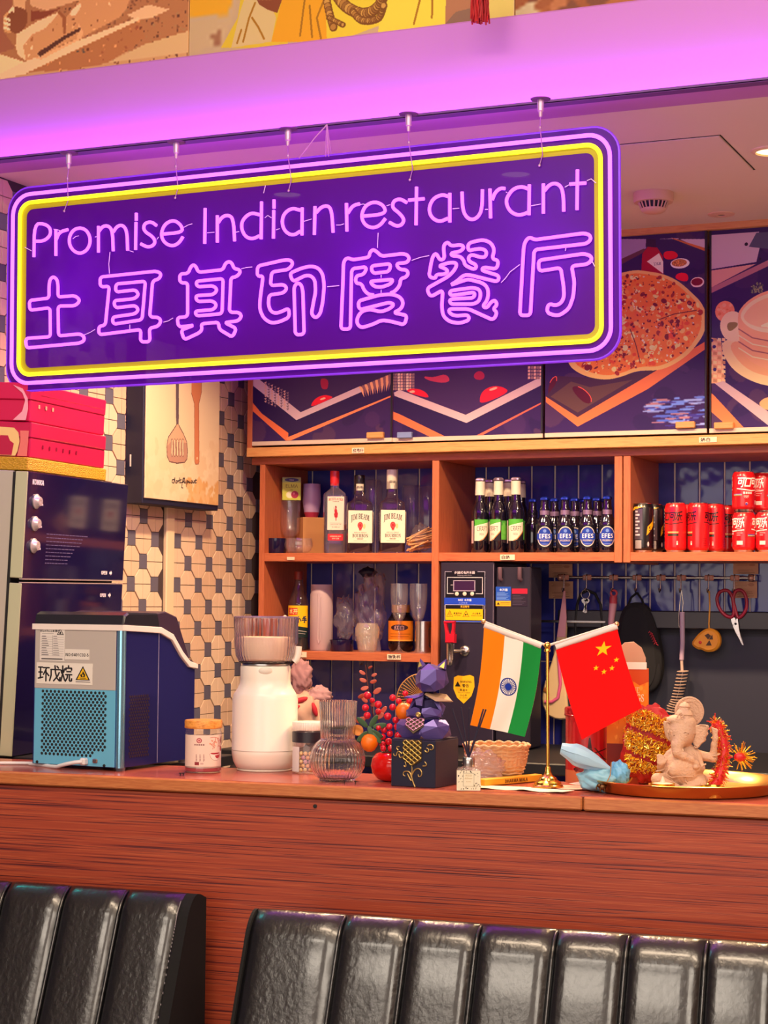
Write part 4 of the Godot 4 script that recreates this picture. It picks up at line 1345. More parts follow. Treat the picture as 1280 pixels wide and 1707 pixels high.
func door_print(c: Cv, d: int, P: Callable, rng: RandomNumberGenerator) -> void:
	var dark := H("2c2048")
	c.im.fill(H("33244e"))
	c.spots(60, rng, 0, 0, c.w, c.h, 10, 60, [H("33244e"), H("3c2a52"), H("2c2048"), H("42304e")])
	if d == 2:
		for i in 70: c.ell(c.w * rng.randf_range(0.66, 1.0), c.h * rng.randf_range(0.84, 0.98), rng.randf_range(10, 40), rng.randf_range(2, 5), [H("4a5ca8"), H("6078c0"), H("8a6a78"), H("7c8cc0"), H("3a3478")][i % 5])  # blue-white glare of the shiny door painted into its picture
	c.soft(4)
	c.soft(4)
	c.soft(4)
	var RD := func(q: String, off: Vector2, k: float) -> PackedVector2Array: return round_path(P.call(q, off, k), true, 2)
	if d < 2:
		var o := Vector2(410, 600) if d == 0 else Vector2(640, 590)
		var sc := 4.923 if d == 0 else 4.571
		if d == 0:
			c.poly(P.call("60,170 -100,-500 1400,-600 1300,60 460,470", o, sc), H("3a2c50"))
			c.poly(P.call("50,160 110,160 450,430 940,215 960,260 415,495 55,210", o, sc), H("b4a2a8"))
			c.poly(P.call("55,210 415,495 960,260 1200,150 1200,290 345,640 60,355", o, sc), dark)
			c.poly(P.call("55,350 130,440 350,600 345,672 330,665 55,420", o, sc), H("b8684a"))
			c.poly(P.call("330,640 1200,290 1205,300 345,672", o, sc), H("c47858"))
			for i in 12: c.poly(P.call("%d,%d %d,%d %d,%d %d,%d" % [930 + i * 22, 222 - i * 9, 948 + i * 22, 216 - i * 9, 965 + i * 22, 235 - i * 9, 975 + i * 18, 310 - i * 5], o, sc), [H("c89878"), H("7a5a60")][i % 2])
			for i in 60: c.poly(P.call("%d,%d %d,%d %d,%d" % [150 + (i % 8) * 26, 185 + (i / 8) * 22 + (i % 8) * 12, 172 + (i % 8) * 26, 178 + (i / 8) * 22 + (i % 8) * 12, 165 + (i % 8) * 26, 200 + (i / 8) * 22 + (i % 8) * 12], o, sc), [H("b89a8c"), H("7a6870")][i % 2])
			var t: PackedVector2Array = RD.call("535,390 540,355 580,310 640,287 700,295 720,312", o, sc)
			c.poly(t, H("c8283c"))
			c.poly(RD.call("605,325 640,305 665,315 620,332", o, sc), H("f0a890"))
			c.poly(RD.call("610,160 640,150 680,165 675,235 650,245 620,235", o, sc), H("8a2c48"))
		else:
			c.poly(P.call("80,300 0,-400 1200,-400 1200,200 630,460", o, sc), H("3e2c54"))
			for i in 48:
				var x := 60 + (i % 8) * 22
				var y := 150 + (i / 8) * 22
				c.poly(P.call("%d,%d %d,%d %d,%d %d,%d" % [x, y, x + 18, y - 2, x + 18, y + 16, x, y + 18], o, sc), [H("c0a090"), H("8a7070"), H("d8b8a4")][(i + i / 8) % 3])
			for i in 20:
				var x := 1100 + (i % 5) * 22
				var y := 95 + (i / 5) * 26
				c.poly(P.call("%d,%d %d,%d %d,%d %d,%d" % [x, y, x + 18, y - 2, x + 18, y + 18, x, y + 20], o, sc), [H("c0a090"), H("8a7070")][(i + i / 5) % 2])
			c.poly(RD.call("165,290 190,265 260,265 320,290 355,345", o, sc), H("c42a3e"))
			c.poly(RD.call("190,285 230,275 240,295 200,300", o, sc), H("eda890"))
			c.poly(RD.call("735,390 730,330 760,275 830,243 910,250 965,292", o, sc), H("ca2a3c"))
			c.poly(RD.call("800,270 860,248 870,265 810,285", o, sc), H("f0a48c"))
			c.poly(RD.call("690,150 730,125 770,150 765,195 710,200 685,180", o, sc), H("9a2c4c"))
			c.poly(RD.call("300,170 380,180 470,150 510,200 470,222 390,215 320,195", o, sc), H("a84058"))
			c.ln("0,0 1,1", 1, dark)
			c.poly(P.call("75,295 120,275 625,465 1160,195 1200,190 1200,240 630,527 80,320", o, sc), H("b4a0a6"))
			c.poly(P.call("80,320 630,527 1200,240 1200,370 690,640 490,650 80,440", o, sc), dark)
			c.poly(P.call("70,440 120,460 500,645 380,645 70,500", o, sc), H("b4684c"))
			c.poly(P.call("690,630 1205,368 1205,380 715,640", o, sc), H("b06050"))
	elif d == 2:
		var o := Vector2(880, 380)
		c.poly(P.call("490,60 630,60 630,110 490,190", o, 3.2), H("8a7a98"))
		c.poly(P.call("490,170 620,110 630,125 490,200", o, 3.2), H("5a3a44"))
		c.poly(P.call("690,60 960,60 960,130 800,55", o, 3.2), H("a89aa8"))
		c.poly(P.call("760,50 960,112 960,130 780,62", o, 3.2), H("a0603c"))
		c.poly(P.call("605,235 610,140 640,100 690,105 720,150 725,245", o, 3.2), H("8a1c30"))
		c.poly(P.call("628,100 632,60 682,60 684,105", o, 3.2), H("34203c"))
		c.poly(P.call("635,180 700,135 722,180 722,245", o, 3.2), H("e0ccb8"))
		var tp: PackedVector2Array = P.call("690,190", o, 3.2)
		c.text("TAB", tp[0].x, tp[0].y + 6, 10, H("2a2030"), false, 1.0, "Droid Serif")
		c.poly(RD.call("720,150 730,125 780,122 805,145 790,165 740,172", o, 3.2), H("b02030"))
		c.poly(RD.call("780,270 800,240 850,240 860,275 840,290", o, 3.2), H("b82434"))
		var e: PackedVector2Array = P.call("812,190 808,190 905,290 900,290", o, 3.2)
		c.ell(e[0].x, e[0].y, 34, 18, H("e8d4c4"))
		c.ell(e[1].x, e[1].y - 2, 27, 13, H("9a6844"))
		c.spots(40, rng, e[1].x - 22, e[1].y - 10, 44, 18, 1, 3, [H("c08a50"), H("7a4a30")])
		c.ell(e[2].x, e[2].y, 24, 18, H("d8bcb4"))
		c.ell(e[3].x + 2, e[3].y - 1, 20, 13, H("6a1c2c"))
		# the board and the pizza on it
		c.poly(P.call("95,905 150,790 330,800 600,770 840,700 955,610 955,640 620,830 265,1020", o, 3.2), H("3e2c3c"))
		c.poly(P.call("265,1010 620,800 958,600 958,640 640,860 265,1060 95,930 95,900", o, 3.2), H("b86c48"))
		c.poly(P.call("120,900 230,820 330,850 560,810 265,985", o, 3.2), H("54403c"))
		var pz_: PackedVector2Array = RD.call("560,222 640,232 720,245 800,280 870,340 930,400 957,470 945,560 890,640 840,690 760,740 690,762 620,760 560,770 500,795 420,812 330,800 260,770 215,730 170,600 250,400 400,270", o, 3.2)
		c.poly(pz_, H("e8a86c"))
		var inner := PackedVector2Array()
		var mid := Vector2.ZERO
		for q in pz_: mid += q / pz_.size()
		for q in pz_: inner.append(q + (mid - q) * 0.07 + Vector2(0, -4))
		c.poly(inner, H("c8783c"))
		c.spots(1500, rng, 0, 0, c.w, c.h, 3, 11, [H("f0a868"), H("8a3a2c"), H("ffd090"), H("b85434"), H("e08848"), H("f8c080"), H("6a2a2c"), H("d07040")], inner)
		c.spots(1500, rng, 0, 0, c.w, c.h, 1.5, 5, [H("ffe0b0"), H("5e2428"), H("c86438"), H("f0bc80"), H("7a3030")], inner)
		c.line(P.call("545,540 575,620 600,720", o, 3.2), 3, H("5a2c2c"))
		c.line(P.call("700,490 780,460 900,440", o, 3.2), 3, H("5a2c2c"))
		for q in ["105,890 110,840 130,800 155,790 150,830 120,870", "230,860 250,840 300,860 340,905 335,940 290,930"]:
			var ch: PackedVector2Array = RD.call(q, o, 3.2)
			c.poly(ch, H("4a1c28"))
			c.line(ch.slice(4, 14), 3, H("d05a4c"))
	elif d == 3:
		var o := Vector2(1170, 380)
		var s := 4.743
		c.poly(P.call("55,60 450,30 470,100 430,270 60,330", o, s), H("a898a4"))
		c.poly(P.call("430,40 900,0 900,200 460,160 370,150", o, s), H("4a4a60"))
		c.poly(P.call("60,340 430,285 60,480", o, s), H("b48c84"))
		c.poly(P.call("60,480 700,170 700,220 65,520", o, s), H("946a74"))
		var e: PackedVector2Array = P.call("350,130 460,245 180,660 150,700", o, s)
		c.ell(e[0].x, e[0].y, 6, 6, H("2a2030"))
		c.ell(e[1].x, e[1].y, 4, 4, H("2a2030"))
		c.spots(60, rng, P.call("390,440", o, s)[0].x, P.call("390,440", o, s)[0].y, 40, 34, 2, 5, [H("6a7058"), H("4a4c48"), H("8a8a68")])
		c.ell(e[2].x, e[2].y, 34, 36, H("c08060"))
		c.spots(30, rng, e[2].x - 24, e[2].y - 22, 44, 44, 2, 8, [H("c88a6a"), H("b46c4c"), H("d09878")])
		c.poly(P.call("50,860 150,890 180,1230 60,1230", o, s), H("c09878"))
		for i in 40:
			var x := 55 + (i % 4) * 34
			var y := 870 + (i / 4) * 36
			c.poly(P.call("%d,%d %d,%d %d,%d %d,%d" % [x, y, x + 28, y + 4, x + 26, y + 28, x - 2, y + 24], o, s), [H("d0aa84"), H("a47c60"), H("dcb890")][(i + i / 4) % 3])
		for q in ["75,890", "95,940", "60,960", "100,1120"]:
			var b: Vector2 = P.call(q, o, s)[0]
			c.ell(b.x, b.y, 6, 6, H("33265a"))
		c.poly(RD.call("155,930 180,890 300,850 560,1000 900,1100 900,1280 520,1255 360,1200 240,1120 170,1010", o, s), H("d8b48c"))
		c.poly(RD.call("200,930 300,880 560,1020 900,1120 900,1200 520,1180 330,1110", o, s), H("c29a74"))
		var hd: PackedVector2Array = RD.call("290,660 200,660 145,730 140,800 180,880 240,900 295,895 300,800 300,720", o, s)
		c.poly(hd, H("dcb898"))
		c.poly(RD.call("205,745 280,745 285,775 220,825 195,790", o, s), H("7a6a40"))
		c.poly(RD.call("280,700 300,640 380,560 520,490 900,420 900,1120 520,1125 380,1060 300,960", o, s), H("c49a78"))
		for i in 4: c.line(P.call("290,%d 400,%d 560,%d 900,%d" % [800 + i * 50, 870 + i * 50, 900 + i * 50, 920 + i * 50], o, s), 4, [H("8a5a58"), H("e4c4a0")][i % 2])
		c.poly(RD.call("300,720 315,650 400,570 540,510 900,450 900,860 520,835 380,800", o, s), H("e4c09c"))
		c.poly(RD.call("325,720 340,670 410,600 540,540 900,490 900,820 520,800 390,770", o, s), H("dca884"))
		c.poly(RD.call("420,800 540,730 900,700 900,760", o, s), H("ecc8a4"))
		c.poly(P.call("100,1230 170,1210 522,1450 800,1650 700,1650 522,1560", o, s), H("a8949a"))
		c.poly(P.call("50,1290 90,1320 350,1600 330,1640 240,1600 55,1440", o, s), H("b8704c"))
		c.poly(RD.call("440,1390 500,1340 560,1340 560,1440 500,1440", o, s), H("cc9470"))

func wall_cabinet() -> void:
	var x := -0.44
	var z1 := px(245, 640, x).z
	var z0 := px(364.5, 855, x).z
	var y0 := px(360, 851, x).y
	var y1 := 2.22
	var o := thing("picture_box", "deep black wall box with a cream spatula picture reading don't flip out", "picture", Vector3(-0.4995, y0, (z0 + z1) / 2), PI / 2)
	var w := z1 - z0 + 0.012
	part("box", MB.new().box(Vector3(0, (y1 - y0) / 2, 0.027), Vector3(w, y1 - y0, 0.054), 0.002), M.navy, o)
	var k := 900.0
	var cv := Cv.new(int(w * k), int((y1 - y0) * k), H("dcc6aa"))
	var P := func(s: String) -> PackedVector2Array:
		var r := PackedVector2Array()
		for q in pts2(s, Vector2(210, 640), 4.27):
			var e := px(q.x, q.y, x)
			r.append(Vector2((z1 + 0.006 - e.z) * k, (y1 - e.y) * k))
		return r
	var rng := RandomNumberGenerator.new()
	rng.seed = 12
	cv.spots(120, rng, 0, cv.h * 0.6, cv.w, cv.h * 0.4, 6, 30, [H("dac2a4"), H("dcc6aa"), H("d8bea0"), H("dec9ae")])
	cv.spots(60, rng, cv.w * 0.55, cv.h * 0.86, cv.w * 0.45, cv.h * 0.14, 4, 20, [H("d0a06c"), H("d4aa78"), H("d8b084")])
	cv.soft(5)
	var blade: PackedVector2Array = P.call("365,300 340,340 300,400 290,470 292,540 310,580 365,592 420,585 438,560 442,500 435,430 410,370 378,310")
	cv.poly(P.call("354,-700 380,-700 378,250 376,310 360,310 357,250"), H("5a4a58"))
	cv.poly(blade, H("caa088"))
	cv.poly(P.call("290,470 320,430 438,440 442,500 438,560 420,585 365,592 310,580 292,540"), H("b08678"))
	cv.line(blade, 2.5, H("4a3038"))
	for i in 5:
		var xx := 328 + i * 20
		cv.poly(P.call("%d,420 %d,410 %d,420 %d,530 %d,545 %d,530" % [xx - 6, xx, xx + 6, xx + 6, xx, xx - 6]), H("dcc0a4"))
		cv.line(P.call("%d,420 %d,410 %d,420 %d,530 %d,545 %d,530 %d,420" % [xx - 6, xx, xx + 6, xx + 6, xx, xx - 6, xx - 6]), 1.6, H("5a3a40"))
	var stick: PackedVector2Array = P.call("480,-700 540,-700 545,60 525,150 527,580 520,598 500,598 494,580 492,150 470,70")
	cv.poly(stick, H("c47a58"))
	cv.line(stick, 2.0, H("7a4038"))
	cv.poly(P.call("508,545 516,545 516,562 508,562"), H("e8d0b0"))
	# handwriting
	for q in ["345,712 330,715 328,735 340,740 348,700 350,738", "358,722 356,738 364,738 366,722 358,722", "370,738 371,722 378,724 380,738", "385,712 386,720", "384,700 388,738 394,735|378,718 396,714", "408,775 398,772 402,740 410,700 416,705 408,735|398,735 416,728", "420,700 418,738 424,738", "428,722 428,738", "434,765 436,722 444,722 444,736 436,736", "446,722 452,738 456,722 454,738 460,735", "468,722 464,736 474,738 476,722 468,722", "480,722 480,738 488,736 490,720 492,738", "500,710 498,738 506,736|494,722 508,716"]:
		for e in q.split("|"): cv.line(P.call(e), 2.6, H("1c1420"))
	var pr := part("print", MB.new().box(Vector3(0, (y1 - y0) / 2 + 0.006, 0.056), Vector3(w - 0.012, y1 - y0 - 0.018, 0.004), 0.001), print_mat(cv.tex(), 0.6), o)
	var hw := px(224, 835, x)
	part("edge_pull", MB.new().box(Vector3(-w / 2 - 0.0006, 0.115, 0.016), Vector3(0.0012, 0.032, 0.004)), M.white, o)

func left_machines() -> void:
	# tall two-door cabinet, leaning a little, its doors turned to the right
	var o := thing("disinfection_cabinet", "tall black two-door cabinet with three chrome knobs and pale side strip", "cabinet", Vector3(-0.35, CT, 1.608), PI / 2 + deg_to_rad(7.0))
	o.rotate(Vector3(0, 0, 1), deg_to_rad(-2.7))
	# local: x runs along the doors away from us, z out of the doors
	var L := 0.55
	var Hh := 0.65
	var side := mat(H("b9b4a8"), 0.4)
	var strip := mat(H("d4d8b4"), 0.3, 0.35)
	part("body", MB.new().box(Vector3(L / 2, Hh / 2, -0.062), Vector3(L - 0.004, Hh, 0.050), 0.002), side, o)
	part("gasket", MB.new().box(Vector3(L / 2 - 0.001, Hh / 2, -0.0335), Vector3(L - 0.004, Hh - 0.004, 0.008)), M.ink, o)
	for q in [[0.0, 0.395], [0.405, 0.65]]:
		var hh: float = q[1] - q[0]
		var d := part("door", MB.new().box(Vector3(L / 2 + 0.001, hh / 2, -0.003), Vector3(L - 0.002, hh, 0.006), 0.0015), M.gloss, o, Vector3(0, q[0], 0))
		part("edge_strip", MB.new().box(Vector3(-0.001, hh / 2, -0.014), Vector3(0.004, hh - 0.002, 0.031), 0.0015), strip, d)
		part("trim_line", MB.new().box(Vector3(L / 2, hh + 0.001 if q[0] == 0.0 else -0.001, -0.003), Vector3(L, 0.0025, 0.007)), mat(H("d8c4cc"), 0.3, 0.6), d)
		if q[0] > 0.1:
			# what the photograph shows on the upper door: maker's name, three knobs, small print, OPEN
			var w := mat(H("e8dcec"), 0.5)
			var tb := func(s: String, sz: float, x: float, y: float, bold := true) -> void:
				var b := MB.new().text(s, sz, 0.0006, bold)
				part("lettering", b, w, d, Vector3(x, y, 0.0004))
			tb.call("KONKA", 0.0125, 0.053, 0.222, true)
			tb.call("OPEN", 0.0095, 0.435, 0.018, true)
			part("arrow", MB.new().prism(pts2("0,0.003 0.008,0.003 0.008,0.006 0.015,0 0.008,-0.006 0.008,-0.003 0,-0.003"), 0, 0.0006), w, d, Vector3(0.466, 0.018, 0))
			for k in 3:
				var kn := part("knob", MB.new().lathe([Vector2(0, 0), Vector2(0.017, 0), Vector2(0.0175, 0.003), Vector2(0.014, 0.005), Vector2(0.011, 0.011), Vector2(0.010, 0.013), Vector2(0.004, 0.0135), Vector2(0.0035, 0.011), Vector2(0, 0.011)], 22).turned(Vector3.RIGHT, PI / 2), mat(H("d8ccd0"), 0.3, 0.5), d, Vector3(0.047, 0.178 - 0.051 * k, 0))
				kn.name = "knob"
				tb.call("on", 0.006, 0.079, 0.172 - 0.051 * k, true)
			var fine := MB.new()
			var rng := RandomNumberGenerator.new()
			rng.seed = 3
			for r in 9:
				var x := 0.11
				while x < 0.11 + 0.2 - r * 0.012:
					var ww := rng.randf_range(0.006, 0.02)
					fine.box(Vector3(x + ww / 2, 0.105 - r * 0.0085, 0.0002), Vector3(ww, 0.002, 0.0004))
					x += ww + 0.003
			part("fine_print", fine, mat(H("5a4f7c"), 0.6), d)
		else:
			part("lettering", MB.new().text("OPEN", 0.0095, 0.0006, true), mat(H("e8dcec"), 0.5), d, Vector3(0.435, 0.367, 0.0004))
			part("arrow", MB.new().prism(pts2("0,0.003 0.008,0.003 0.008,0.006 0.015,0 0.008,-0.006 0.008,-0.003 0,-0.003"), 0, 0.0006), mat(H("e8dcec"), 0.5), d, Vector3(0.466, 0.367, 0))
	part("foot", MB.new().box(Vector3(0.02, 0.002, -0.03), Vector3(0.03, 0.012, 0.03), 0.002), M.ink, o)
	# boxes on top, square to the cabinet
	var top := o.transform * Vector3(0, Hh + 0.0015, 0)
	var b := o.transform.basis
	var cols := [mat(H("d8a82c"), 0.5), mat(H("cf1250"), 0.4), mat(H("c40f4c"), 0.4)]
	var rows := [["gift_box", "flat yellow patterned gift box between the black cabinet and the red boxes", 0.0, 0.030, -0.004, 0.42], ["gift_box", "upper of two stacked crimson gift boxes, with a pale figure on its end", 0.113, 0.088, -0.008, 0.40], ["gift_box", "lower crimson gift box, on the yellow box, with a cream round picture", 0.031, 0.080, -0.004, 0.40]]
	for k in 3:
		var r: Array = rows[k]
		var g := thing(r[0], r[1], "box", top + b.y * r[2] + b.x * (0.004 + 0.003 * k) + b.z * r[4], 0.0, "" if k == 0 else "crimson gift boxes on the cabinet")
		g.transform.basis = b
		var len: float = r[5]
		var h: float = r[3]
		if k == 0:
			var m := mat(H("d8a62e"), 0.45)
			m.heightmap_enabled = true
			m.heightmap_texture = noise_tex([Color.BLACK, Color.WHITE], 0.02, 33, 256, 2)
			m.heightmap_scale = 0.25
			m.uv1_triplanar = true
			m.uv1_scale = Vector3(18, 60, 18)
			part("body", MB.new().box(Vector3(len / 2, h / 2, -0.055), Vector3(len, h, 0.11), 0.002), m, g)
		else:
			part("lid", MB.new().box(Vector3(len / 2, h * 0.78, -0.055), Vector3(len, h * 0.44, 0.112), 0.002), cols[k], g)
			part("body", MB.new().box(Vector3(len / 2 + 0.002, h * 0.28, -0.0555), Vector3(len - 0.003, h * 0.56, 0.109), 0.002), cols[k], g)
			part("gilt_line", MB.new().box(Vector3(len / 2 + 0.02, h * 0.60 if k == 2 else h * 0.72, 0.0006), Vector3(len - 0.06, 0.0014, 0.0008)), mat(H("f0a080"), 0.3, 0.5), g)
			var em := MB.new()
			for i in (3 if k == 1 else 6):
				em.box(Vector3(0.045 + 0.035 * i + (0.02 if k == 2 else 0.0), h * (0.42 if k == 1 else 0.34), 0.0004), Vector3(0.008, 0.009, 0.0008) if k == 1 else Vector3(0.006, 0.009, 0.0008))
			part("emblem", em, mat(H("f0b090") if k == 1 else H("8a0a38"), 0.4), g)
			# the end that faces us
			if k == 1:
				part("pale_figure", MB.new().rot(Vector3.UP, -PI / 2).prism(pts2("-0.04,0.0 -0.008,0.0 -0.004,0.025 -0.006,0.05 -0.02,0.072 -0.045,0.08 -0.02,0.062 -0.012,0.045 -0.018,0.02"), 0.001, 0.0018), mat(H("f0a8b4"), 0.5), g, Vector3(0, 0.002, 0.0))
			else:
				part("round_picture", MB.new().rot(Vector3.UP, -PI / 2).prism(pts2("-0.1,0.002 -0.035,0.002 -0.03,0.012 -0.026,0.035 -0.03,0.055 -0.042,0.066 -0.1,0.068"), 0.001, 0.0018), mat(H("f0cc84"), 0.5), g)
				part("pale_panel", MB.new().rot(Vector3.UP, -PI / 2).prism(pts2("-0.03,0.002 -0.006,0.002 -0.004,0.06 -0.026,0.06 -0.024,0.035"), 0.0006, 0.0014), mat(H("e87870"), 0.5), g)
				part("flower", MB.new().rot(Vector3.UP, -PI / 2).prism(pts2("-0.09,0.003 -0.044,0.003 -0.04,0.03 -0.05,0.036 -0.056,0.048 -0.075,0.048 -0.085,0.03"), 0.001, 0.0024), mat(H("b80c44"), 0.5), g)
	ice_maker()

func ice_maker() -> void:
	var o := thing("ice_maker", "boxy navy countertop ice maker with perforated steel back coloured by a teal reflection and stickers", "ice maker", Vector3(-0.053, CT, 1.802), deg_to_rad(-3.0))
	var W := 0.113
	var inv := o.transform.affine_inverse()
	var navy := mat(H("20205e"), 0.18)
	var out := pts2("0,0.008 0,0.296 -0.14,0.288 -0.185,0.272 -0.222,0.236 -0.255,0.212 -0.285,0.206 -0.285,0.008")
	# the outline lies in depth and height: turn it so that its x runs along depth
	var ext := func(p: PackedVector2Array, x0: float, x1: float, bev := 0.0) -> MB:
		var q := PackedVector2Array()
		for e in p: q.append(Vector2(-e.x, e.y))
		var m := MB.new().rot(Vector3.UP, PI / 2)
		m.prism(q, x0, x1, bev)
		return m
	part("body", ext.call(out, -W + 0.004, W - 0.001, 0.001), navy, o)
	part("body_side", ext.call(out, -W, -W + 0.004), navy, o)
	# rounded steel corner post with its bright reflections
	part("corner_post", MB.new().tube(PackedVector3Array([Vector3(W - 0.006, 0.008, -0.006), Vector3(W - 0.006, 0.296, -0.006)]), 0.0095, 18), mat(H("8cc8e8"), 0.14, 0.8), o)
	part("seam", MB.new().box(Vector3(W + 0.0002, 0.15, -0.137), Vector3(0.0008, 0.28, 0.0012)), mat(H("9a94b8"), 0.4), o)
	var band := pts2("0.004,0.294 0.004,0.306 -0.142,0.3 -0.19,0.284 -0.229,0.246 -0.26,0.224 -0.29,0.217 -0.29,0.207 -0.257,0.211 -0.224,0.235 -0.187,0.271 -0.14,0.287")
	part("white_band", ext.call(band, -W - 0.004, W + 0.004, 0.001), mat(H("ece0dc"), 0.35), o)
	var lid := pts2("0.0,0.305 -0.006,0.326 -0.02,0.332 -0.13,0.33 -0.14,0.299")
	part("lid", ext.call(lid, -W - 0.001, W + 0.001, 0.004), mat(H("23232c"), 0.2), o)
	var smoke := pts2("-0.139,0.299 -0.13,0.33 -0.165,0.334 -0.21,0.322 -0.262,0.232 -0.288,0.218 -0.26,0.223 -0.229,0.247 -0.19,0.284")
	part("ice_window", ext.call(smoke, -W + 0.001, W - 0.001, 0.003), mat(H("3c2c40"), 0.25), o)
	# the steel back
	var upper := mat(H("cfc6c0"), 0.35, 0.3)
	var lower := mat(H("74ccf4"), 0.28, 0.3)  # teal reflection put into the colour of the plain steel
	var f := func(u: float, v: float) -> Vector2:
		var q: Vector3 = inv * pz(u, v, 1.802)
		return Vector2(q.x, q.y)
	var ym: float = f.call(130, 1149).y
	part("back_plate", MB.new().box(Vector3(-0.006, (ym + 0.294) / 2, 0.0008), Vector3(0.208, 0.294 - ym, 0.0024), 0.0006), upper, o)
	var lp := part("vent_plate", MB.new().box(Vector3(-0.006, (ym + 0.009) / 2, 0.0003), Vector3(0.208, ym - 0.009, 0.0018), 0.0005), lower, o)
	var holes := MB.new()
	var P0: Vector2 = f.call(70, 1152)
	var P1: Vector2 = f.call(178, 1262)
	var r := 0
	var y := P0.y
	while y > P1.y:
		var x := P0.x + (0.0052 if r % 2 else 0.0)
		while x < P1.x:
			if not (r > 18 and x > P1.x - 0.03):
				var hx := PackedVector2Array()
				for i in 7: hx.append(Vector2(x, y) + Vector2(cos(TAU * i / 7), sin(TAU * i / 7)) * 0.0034)
				holes.prism(hx, 0.0008, 0.00145)
			x += 0.0104
		y -= 0.0066
		r += 1
	var ho := part("vent_holes", holes, M.ink, lp)
	ho.set_meta("kind", "stuff")
	holes = MB.new()
	for j in 20:
		for i in 9:
			var z := -0.032 - 0.0083 * i - (0.0042 if j % 2 else 0.0)
			var yy := 0.155 - j * 0.0066
			var hx := PackedVector2Array()
			for e in 6: hx.append(Vector2(-z, yy) + Vector2(cos(TAU * e / 6), sin(TAU * e / 6)) * 0.0031)
			holes.rot(Vector3.UP, PI / 2)
			holes.prism(hx, W - 0.002, W - 0.0004)
	ho = part("side_vent_holes", holes, mat(H("2a1420"), 0.6), o)
	ho.set_meta("kind", "stuff")
	# stickers
	var st := func(u0: float, v0: float, u1: float, v1: float, cv: Cv, called: String) -> void:
		var a: Vector2 = f.call(u0, v0)
		var b: Vector2 = f.call(u1, v1)
		part(called, MB.new().box(Vector3((a.x + b.x) / 2, (a.y + b.y) / 2, 0.0023), Vector3(absf(b.x - a.x), absf(a.y - b.y), 0.0006)), print_mat(cv.tex(), 0.5), o)
	var ink := H("1c1a20")
	var c := Cv.new(220, 300, H("dcd6d2"))
	c.text("Wanhuan", 62, 42, 20, ink, true)
	c.han("水器开", 112, 22, 20, ink, 3)
	c.poly(pts2("180,8 212,66 150,66"), ink)
	c.poly(pts2("180,20 202,60 160,60"), H("dcd6d2"))
	c.poly(pts2("180,34 190,50 186,58 174,58 171,50"), ink)
	c.line(pts2("18,56 120,56"), 4, H("6a6468"))
	for i in 9:
		var yy := 74 + i * 21
		c.line(pts2("8,%d 212,%d" % [yy + 14, yy + 14]), 1.6, H("807a80"))
		c.line(pts2("18,%d %d,%d" % [yy + 6, 50 + (i * 37) % 30, yy + 6]), 6, H("585058"))
		c.line(pts2("120,%d %d,%d" % [yy + 6, 150 + (i * 53) % 50, yy + 6]), 5, H("6c666c"))
	c.line(pts2("112,70 112,256"), 1.6, H("807a80"))
	c.line(pts2("18,284 200,284"), 9, H("2a262c"))
	st.call(66, 1045.5, 107.5, 1102, c, "rating_label")
	c = Cv.new(220, 90, H("ded8d2"))
	c.text("NO:0401C02-5", 110, 62, 27, ink, true, 0.84)
	st.call(108.5, 1082, 150.5, 1100, c, "number_label")
	c = Cv.new(480, 190, H("e2dcd4"))
	c.han("环戊烷", 12, 20, 150, ink, 13, 0.0, 0.98, 0.66)
	c.poly(pts2("398,22 460,150 336,150"), ink)
	c.poly(pts2("398,42 446,142 350,142"), H("e8b81c"))
	c.poly(pts2("398,68 418,100 414,122 382,122 376,102 386,92 390,104"), ink)
	c.poly(pts2("398,92 406,108 400,118 392,112"), H("e8b81c"))
	c.rect(372, 127, 52, 6, ink)
	c.line(pts2("340,165 460,165"), 7, H("6a6468"))
	st.call(60, 1104, 156, 1142, c, "warning_label")
	# plug, terminal, screws, feet, cable
	var q: Vector2 = f.call(144, 1269)
	var wm := mat(H("dcd8dc"), 0.4)
	part("plug", MB.new().box(Vector3(q.x, q.y, 0.008), Vector3(0.014, 0.015, 0.016), 0.003), wm, o)
	var q2: Vector2 = f.call(161, 1268)
	part("terminal", MB.new().box(Vector3(q2.x, q2.y, 0.003), Vector3(0.013, 0.009, 0.005), 0.002), M.steel, o)
	for s in [[60, 1270], [176, 1276]]:
		var w: Vector2 = f.call(s[0], s[1])
		part("screw", MB.new().lathe([Vector2(0, 0.0), Vector2(0.0034, 0), Vector2(0.0026, 0.002), Vector2(0, 0.002)], 10).turned(Vector3.RIGHT, PI / 2), M.ink, o, Vector3(w.x, w.y, 0.0012))
	for s in [[-1, -0.02], [1, -0.02], [-1, -0.26], [1, -0.26]]:
		part("foot", MB.new().lathe([Vector2(0, 0), Vector2(0.009, 0), Vector2(0.011, 0.009), Vector2(0, 0.009)], 14), mat(H("8a8690"), 0.5), o, Vector3(s[0] * (W - 0.014), 0, s[1]))
	part("power_cable", MB.new().tube(PackedVector3Array([Vector3(q.x, q.y, 0.015), Vector3(q.x - 0.012, q.y - 0.001, 0.024), Vector3(q.x - 0.035, q.y - 0.006, 0.026), Vector3(q.x - 0.06, 0.006, 0.02), Vector3(q.x - 0.085, 0.0045, 0.008), Vector3(q.x - 0.12, 0.0045, -0.01), Vector3(q.x - 0.16, 0.0045, -0.02)]), 0.0042, 10), wm, o)
	solo("white_cable", MB.new().tube(PackedVector3Array([Vector3(-0.03, 0, -0.02), Vector3(-0.07, 0, -0.008), Vector3(-0.12, 0, 0.02), Vector3(-0.2, 0, 0.05)]), 0.0036, 8), wm, "thin white cable lying on the counter under the black cabinet", "cable", Vector3(-0.14, CT + 0.0048, 1.78))

const YS := 1.658
const YL := 1.373

